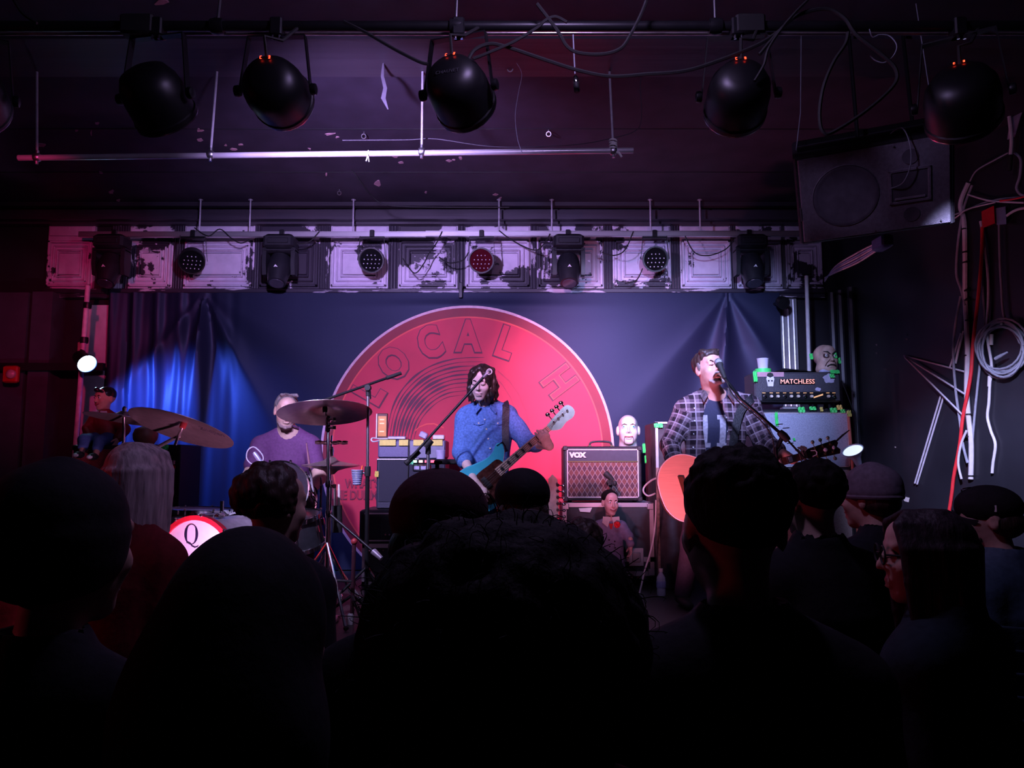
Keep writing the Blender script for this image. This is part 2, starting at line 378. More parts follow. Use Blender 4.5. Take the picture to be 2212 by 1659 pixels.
# upright strips of wall left of the curtain and in the right corner
lav = M('grey_wall_strip', (.06, .06, .08), .6, scale=8)
pinkish = M('pale_wall_strip', (.6, .48, .55), .6, scale=8)
struct('trim_3', MB().box((at(183, 800, 6.820)[0], 6.800, STAGE+.01), (at(229, 800, 6.820)[0], BACK-.001, at(200, 660, 6.820)[2])), pinkish)
struct('trim_4', MB().box((at(60, 800, 6.700)[0], 6.700, .7), (at(104, 800, 6.700)[0], BACK-.001, at(200, 630, 6.700)[2])), lav)
struct('trim_5', MB().box((at(0, 800, 6.700)[0]-.2, 6.730, .7), (at(46, 800, 6.700)[0], BACK-.001, at(200, 630, 6.700)[2])), lav)
struct('trim_6', MB().box((LX+.01, 6.650, at(50, 800, 6.660)[2]), (at(228, 800, 6.700)[0], 6.700, at(50, 784, 6.660)[2])), black)
x0 = at(1684, 700, 6.800)[0]; x1 = at(1722, 700, 6.800)[0]
mb = MB().box((x0, 6.800, STAGE+.01), (x1, BACK-.001, zb-.1))
for k in range(3):
    xc = x0+.03+k*(x1-x0-.06)/2; mb.cyl((xc, 6.800, STAGE+.02), (xc, 6.800, zb-.11), .014, n=8)
struct('trim_7', mb, M('silver_trim', (.42, .42, .44), .4, .5, scale=9), True)
mb = MB()
for k, px in enumerate((1795, 1812, 1828, 1850)):
    p = rw(px, 800, .0); p[2] = 0; q = p+RN*(.05-.008*k)
    mb.cyl(q+V(0, 0, STAGE), q+V(0, 0, 3.2), .03, n=8)
struct('trim_8', mb, M('corner_mould', (.05, .05, .06), .35), True)
# bolted-on seams and scuffs of the right wall: paper scraps
wr = bpy.data.objects['wall_right']
for (px, py, rx, ry) in [(1957, 1079, 8, 6), (1912, 798, 5, 2), (1934, 966, 2, 1.5), (1893, 745, 2, 2), (1893, 763, 2, 2), (1958, 723, 2, 2), (1958, 733, 3, 2)]:
    ol = [(-1, -.7), (-.2, -1), (1, -.6), (.7, 1), (-.4, .6)]
    a = [rw(px+u*rx, py+v*ry, .001) for u, v in ol]; b = [rw(px+u*rx, py+v*ry, .004) for u, v in ol]; n = 5
    MB().add(a+b, [tuple(range(n)), tuple(range(2*n-1, n-1, -1))]+[(i, n+i, n+(i+1) % n, (i+1) % n) for i in range(n)]).build('paper_scrap', paper, wr, False)

# ---------------------------------------------------------------- backdrop banner
banner_m = M('banner_cloth', (.011, .014, .034), .5, scale=120, var=.08, bump=.03, spec=.32)
nodes_of(banner_m)[2].inputs['Specular Tint'].default_value = (.6, .68, 1, 1)
BX0, BX1 = at(226, 800, 6.730)[0], at(1690, 800, 6.730)[0]; BZ1 = at(1106, 632, 6.730)[2]
pinch = [(at(440, 640, 6.730), .11, 11), (at(1572, 640, 6.730), .08, 10), (at(994, 640, 6.730), .012, 5)]
def by(x, z):
    y = 6.74
    L = np.clip((BX0+1.25-x)/1.25, 0, 1); y = y-.028*L*(np.sin((x-BX0)*33+.6*np.sin(z*2))+.4*np.sin((x-BX0)*61))
    y = y-.006*np.sin(x*4.1+z*1.3)
    for p, a, nf in pinch:
        dx, dz = x-p[0], np.maximum(p[2]-z, 0)+.05; r = np.hypot(dx, dz); th = np.arctan2(dx, dz)
        y = y-a*(1-np.sqrt(np.sin(th*nf*.5+.4)**2+.03)*1.6)*np.exp(-(th/.62)**2)*np.clip(r/.5, 0, 1)*np.exp(-r/1.7)
    y = y-.02*np.exp(-((z-BZ1+.12)/.05)**2)*np.exp(-((x+.3)/.8)**2)*.6
    return y
xs = np.linspace(BX0, BX1, 360); zs = np.linspace(STAGE+.01, BZ1, 170)
XX, ZZ = np.meshgrid(xs, zs, indexing='ij'); YY = by(XX, ZZ)
front = np.stack([XX, YY, ZZ], -1); bk = front+V(0, .006, 0)
mb = MB(); mb.grid(front.tolist()); mb.grid([list(r)[::-1] for r in bk.tolist()])
ban = thing('backdrop_banner', ((BX0+BX1)/2, 6.730, STAGE), 'dark cloth stage backdrop printed with a giant red disc', 'banner')
mb.build('cloth', banner_m, ban)
DC = at(1009, 973, 6.700); DR = (at(1328, 973, 6.700)[0]-at(690, 973, 6.700)[0])/2; 
def disc_band(r0, r1, off, nr=2, a0=0, a1=2*math.pi, na=120):
    g = []
    for r in np.linspace(r0, r1, nr+1):
        g.append([(DC[0]+r*DR*math.sin(t), float(by(DC[0]+r*DR*math.sin(t), DC[2]+r*DR*math.cos(t)))-off, max(STAGE+.012, DC[2]+r*DR*math.cos(t))) for t in np.linspace(a0, a1, na)])
    return MB().grid(g)
red_face = M('print_red', (.62, .012, .05), .6, scale=3, var=.12)
red_band = M('print_dark_red', (.26, .006, .02), .6, scale=3)
red_line = M('print_bright_red', (.85, .07, .06), .6, scale=3)
pale_line = M('print_pale_edge', (.7, .45, .5), .6)
dark_line = M('print_line', (.10, .006, .03), .6)
mid_red = M('print_mid_red', (.42, .01, .04), .6)
disc_band(.005, .915, .005, 24).build('printed_disc', red_face, ban)
disc_band(.915, .925, .0055, 1).build('printed_ring', red_line, ban)
disc_band(.925, .985, .005, 2).build('printed_ring', red_band, ban)
disc_band(.983, 1.0, .0055, 1).build('printed_ring', pale_line, ban)
def wrap(mb, off):
    """lay flat lettering onto the cloth"""
    a = np.array(mb.v); y = by(a[:, 0], a[:, 2]); a[:, 1] = y-off-(a[:, 1]-a[:, 1].max())*-1.0; mb.v = [tuple(p) for p in a]; return mb
for ch, ang in (('L', -60), ('O', -40.5), ('C', -19.5), ('A', 0), ('L', 19), ('H', 53)):
    t = math.radians(ang); c = V(DC[0]+.775*DR*math.sin(t), 6.700, DC[2]+.775*DR*math.cos(t)); ux = V(math.cos(t), 0, -math.sin(t)); uy = V(math.sin(t), 0, math.cos(t))
    wrap(text_mb(ch, .375, c, ux, uy, .002, .026, sx=.78), .008).build('printed_letter', dark_line, ban, False)
    wrap(text_mb(ch, .375, c+ux*.002+uy*.003, ux, uy, .002, .016, sx=.78), .011).build('printed_letter', red_line if ang > 30 else red_face, ban, False)
    wrap(text_mb(ch, .375, c+uy*.004+ux*.003, ux, uy, .001, .007, sx=.78), .0135).build('printed_letter', red_face, ban, False)
for txt, px, py in (("WHAT'S", 781, 1046), ('THE DUMMY', 769, 1071)):
    c = at(px, py, 6.700)
    wrap(text_mb(txt, .108, c, (1, 0, 0), (0, 0, 1), .002, .004, sx=.74), .008).build('printed_lettering', dark_line, ban, False)
    wrap(text_mb(txt, .108, c+V(.002, 0, .004), (1, 0, 0), (0, 0, 1), .002, .0, sx=.74), .011).build('printed_lettering', mid_red, ban, False)
outer = [(1046, 771), (985, 774), (925, 792), (878, 828), (848, 876), (834, 940), (830, 990)]; inner = [(1010, 852), (965, 858), (930, 880), (905, 912), (893, 948), (888, 985), (886, 1010)]
for i in range(10):
    t = i/9.0; q = [((1-t)*a[0]+t*b[0], (1-t)*a[1]+t*b[1]) for a, b in zip(outer, inner)]
    pts = []
    for k in range(len(q)-1):
        for u in np.linspace(0, 1, 6, endpoint=False):
            p0, p1, p2, p3 = (np.array(q[max(0, min(len(q)-1, k+j))]) for j in (-1, 0, 1, 2)); pts.append(.5*((2*p1)+(-p0+p2)*u+(2*p0-5*p1+4*p2-p3)*u*u+(-p0+3*p1-3*p2+p3)*u**3))
    W = (2.2, 1.4, 3.4, 2.0, 3.6, 2.6, 3.2, 1.6, 2.2, 1.2)[i]; top, bot = [], []
    for k, p in enumerate(pts):
        d = pts[min(k+1, len(pts)-1)]-pts[max(k-1, 0)]; nn = np.array([-d[1], d[0]])/np.hypot(*d); wv = W*math.sin(math.pi*min(1, (k+1.5)/(len(pts)+1)))*(.8+.3*math.sin(k*.9+i))
        for lst, sg in ((top, 1), (bot, -1)):
            a = at(*(p+nn*wv*sg), 6.700); lst.append((a[0], float(by(a[0], a[2]))-.0075, a[2]))
    MB().grid([top, bot]).build('printed_strand', dark_line, ban)
for (ol, m_) in (([(895, 931), (905, 922), (920, 916), (937, 915), (958, 924)], red_line), ([(1075, 800), (1100, 822), (1120, 850), (1136, 885), (1145, 930)], mid_red), ([(1062, 806), (1085, 830), (1104, 860), (1118, 900), (1124, 940)], mid_red)):
    top, bot = [], []
    for (a, b) in ol:
        for lst, s_ in ((top, 1.6), (bot, -1.6)): p = at(a, b+s_, 6.700); lst.append((p[0], float(by(p[0], p[2]))-.0075, p[2]))
    MB().grid([top, bot]).build('printed_strand', m_, ban)
MB().box(tuple(at(991, 636, 6.700)-V(0, 0, .03)), tuple(at(999, 610, 6.700)+V(0, .03, 0)), .004).build('clip', black_metal, ban)
# ---------------------------------------------------------------- overhead rig
can_m0 = M('lamp_black', (.006, .006, .007), .42, .1)
def spot(parent, loc, target, col, power, deg, blend=.5, rad=.06, name='lamp_light'):
    l = bpy.data.lights.new(name, 'SPOT'); l.color = col; l.energy = power*LP; l.spot_size = math.radians(deg); l.spot_blend = blend; l.shadow_soft_size = rad
    o = bpy.data.objects.new(name, l); C.objects.link(o); d = Vector(tuple(np.asarray(target, float)-np.asarray(loc, float)))
    o.rotation_euler = d.to_track_quat('-Z', 'Y').to_euler(); o.location = tuple(np.asarray(loc, float)-(world_of(parent) if parent else 0))
    if parent: o.parent = parent
    return o
# added dim lamp above the view, to light the loudspeaker front and crowd
hl = thing('added_hall_lamp', (.2, 2.25, CEIL-.3), 'small added dome lamp on the hall ceiling above the view', 'lamp')
MB().lathe([(.02, .24), (.03, .2), (.14, .12), (.16, .06), (.15, .05), (.02, .1)], (.2, 2.25, CEIL-.3), (0, 0, 1), 20).build('shade', can_m0, hl); MB().ball((.2, 2.25, CEIL-.24), .05, 12).build('bulb', M('bulb_violet', (.6, .45, .9), .4, emit=4, ecol=(.6, .4, 1)), hl)
_l = bpy.data.lights.new('added_hall_light', 'POINT'); _l.color = (.62, .45, 1); _l.energy = 33; _l.shadow_soft_size = .08; _o = bpy.data.objects.new('added_hall_light', _l); C.objects.link(_o); _o.parent = hl; _o.location = (0, 0, -.02)
rl = thing('added_red_lamp', (LX+.08, 1.9, 2.35), 'small added red lamp on the left wall of the hall, outside the view', 'lamp')  # added lamp out of view, reddens the crowd from the left
MB().lathe([(.07, 0), (.075, .03), (.05, .05)], (LX+.001, 1.9, 2.35), (1, 0, 0), 18).build('housing', can_m0, rl); MB().lathe([(.05, .05), (.045, .09), (0, .11)], (LX+.001, 1.9, 2.35), (1, 0, 0), 16).build('lens', M('red_glow', (1, .05, .05), .4, emit=6, ecol=(1, .04, .06)), rl)
spot(rl, (LX+.16, 1.9, 2.35), (2.2, 2.7, 1.45), (1, .07, .13), 30, 44, .8)
PY = 3.0; pz = at(1106, 57, PY)[2]
pipe = thing('lighting_pipe', (0, PY, pz), 'long black steel pipe carrying the front row of lamps', 'pipe')
MB().cyl((LX+.02, PY, pz), (RC[0]+.85, PY, pz), .021, n=16).build('pipe', black_metal, pipe)
for px in (470, 985, 1545):
    a = V(at(px, 57, PY)[0], PY, pz); b = V(a[0]+.01, PY+.05, CEIL)
    h = MB().cyl(a+V(0, 0, .02), b, .006, n=8).box(tuple(b-V(.03, .03, .008)), tuple(b+V(.03, .03, -.0005))); h.build('hanger_rod', steel, pipe)
    MB().lathe([(.03, -.025), (.034, 0), (.03, .025)], a, (1, 0, 0), 16).build('hanger_clamp', black_metal, pipe)
p2 = at(1106, 72, PY+.07)
tag(MB().cyl((at(8, 72, PY+.07)[0]-.3, PY+.07, p2[2]), (RC[0]+.75, PY+.07, p2[2]), .009, n=12).build('conduit', M('pink_conduit', (.6, .5, .5), .3, .8), None), 'thin bare metal tube running just behind the black lighting pipe', 'pipe')
cy = 4.10; cz = CEIL-.03
con = thing('conduit', (0, cy, cz), 'bluish painted water pipe running along the ceiling behind the lamps', 'pipe')
cond_m = M('conduit_paint', (.24, .27, .34), .45)
cz = at(1106, 103, cy)[2]
MB().cyl((LX+.02, cy, cz), (at(1760, 100, cy)[0], cy, cz), .024, n=14).build('pipe', cond_m, con)
for px in (785, 330, 1480):
    x = at(px, 100, cy)[0]; MB().cyl((x-.05, cy, cz), (x+.05, cy, cz), .03, n=14).cyl((x, cy, cz), (x, cy, CEIL-.001), .017, n=10).build('pipe_fitting', cond_m, con)
# hanging white pipe with its drop rods
hy = 4.30
pts = [at(40, 341, hy), at(460, 334, hy), at(910, 328, hy), at(1368, 325, hy)]
wp = thing('hanging_pipe', pts[1], 'straight galvanized pipe hanging below the ceiling on four rods', 'pipe')
galv = M('galvanized', (.66, .62, .68), .3, .45, var=.1, scale=8)
MB().cyl(pts[0], pts[3], .0165, n=16).build('pipe', galv, wp)
rod_m = M('rod_white', (.55, .52, .58), .45, .3)
for (px, py, tx) in ((80, 340, 80), (455, 334, 470), (911, 328, 913), (1325, 326, 1316)):
    a = at(px, py, hy); b = V(at(tx, 140, hy)[0], hy, CEIL)
    MB().tube([a, a*.5+b*.5, b], .007, 8).build('drop_rod', rod_m, wp)
    MB().lathe([(.02, -.018), (.025, -.012), (.025, .012), (.02, .018)], a, (1, 0, 0), 14).cyl(a+V(0, 0, .012), a+V(0, 0, .04), .011, n=10).cyl(a-V(0, 0, .012), a-V(0, 0, .04), .009, n=8).build('pipe_clamp', steel, wp)
a = at(1325, 326, hy); mb = MB()
for k in range(5): mb.torus(a+V(0, 0, .015*k), (.2, .1*(-1)**k, 1), .02, .006, 12, 6)
mb.tube([a, a+V(.03, -.02, -.02), a+V(.045, -.02, -.045)], .007, 6).build('tape_knot', paper, wp)
a = at(797, 331, hy); MB().tube([a+V(0, -.018, .01), a+V(-.004, -.02, -.03), a+V(-.012, -.02, -.055)], .004, 6).tube([a+V(0, -.02, -.025), a+V(.006, -.022, -.06)], .003, 6).build('cable_tie', paper, wp)
# small hooks screwed into the ceiling
for i, (px, py, lb) in enumerate(((786, 285, 'small pale ring hook in the ceiling above the straight hanging pipe'), (1102, 137, 'pale ring hook in the ceiling right of the middle front lamp'), (733, 409, 'small ring hook low on the ceiling near the back wall'), (1185, 280, 'small stubby hook in the ceiling right of centre'))):
    a = ceil_pt(px, py); mb = MB().cyl(a, a-V(0, 0, .02), .004, n=8).torus(a-V(0, 0, .032), (.2, 1, .3), .016, .004, 16, 6); tag(mb.build('ceiling_hook', steel), lb, 'hook')

def seg_digit(mb, o, ux, uy, h, segs):
    w_ = h*.55; t = h*.16; n = np.cross(ux, uy)
    S = {'a': (0, h, w_, h), 'd': (0, 0, w_, 0), 'g': (0, h/2, w_, h/2), 'f': (0, h/2, 0, h), 'e': (0, 0, 0, h/2), 'b': (w_, h/2, w_, h), 'c': (w_, 0, w_, h/2)}
    for q in segs:
        x0, y0, x1, y1 = S[q]; mb.cyl(o+ux*x0+uy*y0+n*.001, o+ux*x1+uy*y1+n*.001, t/2, n=6)
can_m = M('lamp_black', (.006, .006, .007), .42, .1)
rim_in = M('lamp_reflector', (.5, .45, .5), .25, 1.0)
def par_front(px, py, tgt, col, power, deg, label, disp=True, tiltx=0, size=.125, Y=PY, blend=1.0):
    c = at(px, py, Y); d = unit(np.asarray(tgt, float)-c); x, y, _ = frame_of(d)   # x to a side, y up
    r = size; t = thing('par_can', (c[0], c[1], c[2]), label, 'stage lamp', 'front row of stage lamps')
    MB().lathe([(.0, -.12), (.4*r, -.118), (.75*r, -.1), (.93*r, -.06), (r, -.01), (r, .075), (1.04*r, .08), (1.04*r, .1)], c, d, 28).build('housing', can_m, t)
    MB().lathe([(1.035*r, .098), (1.035*r, .106), (.92*r, .106), (.9*r, .04), (.0, .03)], c, d, 28, cap=False).build('reflector', rim_in, t)
    MB().lathe([(.88*r, .05), (.88*r, .056)], c, d, 24).build('lens', M('lens_'+label[:14], col, .3, emit=2.0, ecol=col), t)
    side = unit(np.cross(d, (0, 0, 1))); top = c+V(0, 0, pz-c[2]-.05)
    yb = MB()
    for s_ in (-1, 1):
        e = c+side*s_*(r+.018); u = top+side*s_*(r*.92)
        yb.prism([(-.016, 0), (.016, 0), (.016, 1), (-.016, 1)], e, unit(np.cross(side, (0, 0, 1))), u-e, side*s_*.005)
    yb.prism([(-.016, 0), (.016, 0), (.016, 1), (-.016, 1)], top-side*r*.95, unit(np.cross(side, (0, 0, 1))), side*1.9*r, V(0, 0, .006)).build('yoke', can_m, t, False)
    for s_ in (-1, 1):
        e = c+side*s_*(r+.02); MB().lathe([(.02, 0), (.024, .006), (.022, .022), (.012, .026)], e, side*s_, 12).build('tilt_knob', can_m, t)
    MB().box(tuple(V(top[0], PY, pz)-V(.025, .03, .05)), tuple(V(top[0], PY, pz)+V(.025, .03, .028)), .006).cyl(V(top[0], PY, pz-.045), top, .01, n=8).build('clamp', black_metal, t)
    MB().cyl(V(top[0]-.012, PY-.02, pz-.05), V(top[0]-.012, PY-.02, pz-.066), .006, n=8).cyl(V(top[0]+.014, PY-.02, pz-.05), V(top[0]+.014, PY-.02, pz-.066), .006, n=8).build('clamp_bolt', chrome, t)
    if disp:
        mb = MB(); ux = unit(np.cross((0, 0, 1.0), d))*-1; ux = -x if x[0] < 0 else x
        o = c+y*(.62*r)-d*.112; uy = unit(y+d*.15)
        seg_digit(mb, o-ux*.022, ux, uy, .011, 'adef'); seg_digit(mb, o+ux*.012, ux, uy, .011, 'abgcd'); mb.build('led_display', led_red, t)
        cb = MB().tube([c-d*.1+y*.09, c-d*.13+y*.14+V(0, 0, .02), c-d*.08+V(.05, 0, .17), V(c[0]+.09, PY, pz)], .007, 6); cb.build('power_cable', rubber, t)
    spot(t, c+d*.12, tgt, col, power, deg, blend)
    return t, c, d, x, y
T = lambda px, py, Y: at(px, py, Y)
RED, PINK, PURP, BLUE, VIOL, LAV = (1, .03, .10), (1, .16, .36), (.66, .34, 1), (.16, .2, 1), (.42, .38, 1), (.60, .46, 1)
par_front(335, 208, T(770, 1000, 5.2), (.60, .52, 1), 460, 52, 'leftmost whole black lamp on the front pipe, its display dark', False)
par_front(595, 195, T(920, 590, 6.7), (.56, .40, 1), 520, 90, 'second black lamp from the left on the front pipe, blue reflection on its rim')
t3, c3, d3, x3, y3 = par_front(990, 195, T(1330, 860, 6.4), (1, .36, .72), 1000, 42, 'middle black lamp of the front pipe, maker name on its back')
text_mb('CHAUVET', .022, c3-d3*.121-y3*.012, x3 if x3[0] > 0 else -x3, y3, .001).build('lettering', M('grey_print', (.05, .05, .055), .5), t3, False)
par_front(1595, 205, T(1450, 850, 6.4), (.42, .47, 1), 880, 52, 'black lamp hanging left of the loudspeaker on the front pipe')
par_front(2078, 215, rw(2140, 1040), (.56, .54, 1), 760, 37, 'rightmost black lamp of the front pipe, above the loudspeaker', size=.14)
par_front(-62, 205, T(175, 690, 6.3), (1, .035, .22), 150, 40, 'black lamp cut off by the left edge of the picture')

# added floor cans at the stage edge, unseen, lighting the band from below
def added_floor_can(x, y, tgt, col, power, deg, label):
    c = V(x, y, STAGE+.13); d = unit(np.asarray(tgt, float)-c); t = thing('added_floor_can', (x, y, STAGE), label, 'stage lamp', 'added floor cans at the stage edge')
    MB().lathe([(.03, -.11), (.07, -.1), (.085, -.03), (.085, .07), (.09, .075), (.09, .085), (.08, .085), (.078, .04), (0, .035)], c, d, 22).build('housing', can_m, t)
    MB().lathe([(.075, .042), (.075, .046)], c, d, 20).build('lens', M('floor_lens_'+label[:9], col, .3, emit=2.0, ecol=col), t)
    sd = unit(np.cross(d, (0, 0, 1))); MB().tube([c+sd*.1, c+sd*.1-V(0, 0, .12), c-sd*.1-V(0, 0, .12), c-sd*.1], .008, 8).build('yoke', can_m, t)
    spot(t, c+d*.1, tgt, col, power, deg, 1.0, .05)
added_floor_can(-1.5, 4.0, (-1.85, 4.9, 1.6), (1, .42, .9), 55, 84, 'left floor can at the stage edge before the drum kit')
added_floor_can(.42, 4.05, (1.15, 5.2, 2.0), (1, .26, .46), 72, 90, 'right floor can at the stage edge before the singer')
# power bars and connector boxes on the pipe
for (x0, x1, lb) in ((262, 335, 'black cable box strapped onto the lighting pipe, above the leftmost whole lamp'), (1588, 1650, 'black cable box strapped onto the lighting pipe, right of the fourth lamp')):
    a = at(x0, 76, PY-.01); b = at(x1, 34, PY-.01)
    tag(MB().box((a[0], PY-.035, a[2]), (b[0], PY+.035, b[2]), .008).build('cable_box', rubber), lb, 'cable box')
# drooping black cables
def spline(q, n=8):
    q = [np.asarray(p, float) for p in q]; out = []
    for k in range(len(q)-1):
        for u in np.linspace(0, 1, n, endpoint=False):
            p0, p1, p2, p3 = (q[max(0, min(len(q)-1, k+j))] for j in (-1, 0, 1, 2)); out.append(.5*((2*p1)+(-p0+p2)*u+(2*p0-5*p1+4*p2-p3)*u*u+(-p0+3*p1-3*p2+p3)*u**3))
    return out+[q[-1]]
def cable(px, Y, r, mat, label, name='cable', n=6, cat='cable'):
    return tag(MB().tube(spline([at(a, b, Y) for a, b in px], 6), r, n).build(name, mat), label, cat)
cable([(742, 46), (790, 70), (850, 105), (905, 133), (925, 138)], 2.93, .0065, rubber, 'black cable sagging into the left side of the middle front lamp')
cable([(1012, 128), (1025, 108), (1055, 95), (1090, 100), (1180, 130), (1250, 152), (1320, 165), (1400, 160), (1480, 153), (1560, 128), (1640, 95), (1690, 62)], 2.92, .0075, rubber, 'long black cable sagging from the middle lamp across to the fourth lamp')
cable([(1022, 127), (1060, 112), (1110, 90), (1160, 60), (1178, 44), (1200, 36), (1225, 48)], 2.9, .006, rubber, 'black cable rising from the middle lamp to a small loop over the pipe')
cable([(1160, 8), (1185, 40), (1208, 72), (1225, 100), (1250, 114), (1300, 117), (1340, 105), (1362, 75), (1385, 30), (1400, -10)], 2.9, .007, rubber, 'black cable hanging in a U below the pipe right of the middle lamp')
cable([(1640, 118), (1700, 50), (1745, 25), (1790, 20), (1825, 40), (1850, 75), (1905, 118), (1935, 150), (1930, 185), (1870, 240), (1800, 285), (1778, 286), (1770, 250), (1778, 190), (1800, 135), (1826, 95), (1832, 70)], 2.88, .0075, rubber, 'thick black cable looping down in front of the loudspeaker corner')
cable([(1745, 0), (1720, 25), (1690, 60), (1660, 105), (1650, 140), (1630, 175)], 2.86, .006, rubber, 'black cable running from the top edge down beside the fourth lamp')
cable([(30, 0), (50, 30), (80, 50)], 2.9, .006, rubber, 'short black cable at the left end of the front pipe')
cable([(1878, 63), (1885, 80), (1900, 75), (1922, 78), (1937, 98), (1930, 120), (1910, 135), (1890, 130), (1880, 120)], 2.95, .0022, cable_grey, 'thin pale wire curled in a ring near the top right')
cable([(1115, 135), (1127, 160), (1120, 200), (1113, 250), (1118, 300), (1128, 330)], 4.2, .0018, cable_grey, 'thin pale thread hanging from the ceiling ring hook')
cable([(1390, 125), (1385, 160), (1383, 190), (1386, 230), (1384, 265), (1372, 283), (1330, 297), (1230, 314), (1070, 317), (940, 300), (880, 302), (740, 303)], 4.36, .0028, M('wire_dull', (.05, .045, .06), .6), 'thin grey wire running down then left above the hanging pipe')
cable([(740, 340), (770, 380), (800, 420), (830, 441), (900, 447), (1100, 448)], 5.9, .004, rubber, 'thin dark wire sagging along the ceiling towards the back beam')
x = thing('microphone_plug', at(1246, 205, PY), 'black cable connector dangling from a thin lead below the front pipe', 'connector')
MB().tube([at(1238, 75, PY), at(1240, 120, PY), at(1242, 160, PY)], .003, 6).build('lead', cable_grey, x)
MB().lathe([(.004, 0), (.008, -.004), (.01, -.02), (.012, -.035), (.012, -.068), (.009, -.072)], at(1243, 163, PY), (-.08, 0, 1), 12).build('plug', rubber, x)
MB().lathe([(.0125, -.024), (.0125, -.03)], at(1243, 163, PY), (-.08, 0, 1), 12).build('collar', chrome, x)
tp = [at(828, 132, 4.2), at(826, 165, 4.2), at(832, 190, 4.2), at(828, 212, 4.2), at(838, 236, 4.2)]
g = [[p-V(wd, 0, 0), p+V(wd, 0, 0)] for p, wd in zip(tp, (.004, .009, .011, .013, .003))]; g2 = [[b+V(0, .002, 0), a+V(0, .002, 0)] for a, b in g]
tag(MB().grid(g).grid(g2).build('tape_strip', M('grey_tape', (.10, .09, .12), .6)), 'curled grey strip of tape hanging from the ceiling', 'tape')
for pts_, lb in (([(860, 118), (880, 128), (905, 138), (915, 131), (900, 120), (875, 114)], 'crumpled pale plastic scrap stuck to the ceiling left of the middle lamp'), ([(1746, 128), (1752, 136), (1780, 130), (1784, 124), (1765, 118)], 'torn pale scrap at a hole in the ceiling above the loudspeaker')):
    q = [ceil_pt(a, b, .004+.02*(i % 2)) for i, (a, b) in enumerate(pts_)]; cc = sum(q)/len(q)-V(0, 0, .02); n = len(q)
    tag(MB().add(q+[cc]+[p+V(0, 0, .003) for p in q]+[cc+V(0, 0, .004)], [(i, (i+1) % n, n) for i in range(n)]+[(n+1+(i+1) % n, n+1+i, 2*n+1) for i in range(n)]).build('plastic_scrap', paper, None, False), lb, 'scrap')
q = [ceil_pt(a, b, .0005) for a, b in ((1800, 122), (1842, 124), (1842, 158), (1822, 150), (1806, 140))]
MB().add(q+[p-V(0, 0, .002) for p in q], [(4, 3, 2, 1, 0), (5, 6, 7, 8, 9)]+[(i, (i+1) % 5, 5+(i+1) % 5, 5+i) for i in range(5)]).build('ceiling_hole', black, ceil_o, False)

# ---------------------------------------------------------------- back row on the silver bar
SY = 6.60; bz0 = at(1106, 505, SY)[2]
bar = thing('light_bar', (at(950, 505, SY)[0], SY, bz0), 'long silver bar across the back wall carrying the rear lamps', 'bar')
xa, xm, xb = at(172, 505, SY)[0], at(920, 505, SY)[0], at(1732, 505, SY)[0]
for a, b, dz in ((xa, xm, 0), (xm, xb, .006)):
    mb = MB().box((a, SY-.02, bz0-.03+dz), (b, SY-.014, bz0+.012+dz)).box((a, SY-.02, bz0+.01+dz), (b, SY+.025, bz0+.016+dz)).box((a, SY-.02, bz0-.032+dz), (b, SY+.015, bz0-.028+dz)); mb.build('rail', alu, bar, False)
for px in (432, 540, 763, 1078, 1192, 1405, 1512):
    x_ = at(px, 470, SY)[0]; zt_ = CEIL-.001; MB().cyl((x_, SY, bz0+.01), (x_, SY, zt_), .0075, n=8).cyl((x_, SY, zt_-.006), (x_, SY, zt_), .02, n=10).build('drop_rod', rod_m, bar)
for (q, lb) in (([(420, 492), (450, 510), (475, 495), (500, 515), (520, 525), (540, 518)], 'thin black lead looping over the silver bar at left'), ([(690, 500), (668, 522), (640, 527), (622, 520)], 'thin black lead by the left moving lamp'), ([(870, 558), (895, 590), (915, 570), (925, 550), (940, 530), (955, 500)], 'black lead dangling in a loop between the second and third rear lamps'), ([(948, 555), (970, 568), (1000, 562), (1012, 545)], 'black lead sagging left of the dark red rear lamp'),
                ([(1078, 498), (1100, 515), (1130, 532), (1160, 540), (1180, 520), (1188, 505)], 'black lead sagging left of the middle moving lamp'), ([(1300, 545), (1325, 552), (1350, 540), (1368, 500)], 'black lead sagging right of the middle moving lamp'), ([(1480, 510), (1500, 545), (1530, 552), (1565, 540), (1585, 520)], 'black lead sagging right of the rightmost round rear lamp'), ([(1350, 612), (1375, 605), (1388, 580)], 'short black lead below the rightmost round rear lamp')):
    cable(q, SY-.03, .0055, rubber, lb)
led_lens = M('led_lens', (.85, .82, .9), .08, 0, var=.02, spec=1.0)
lamp_face = M('lamp_face', (.006, .006, .007), .9, spec=.05)
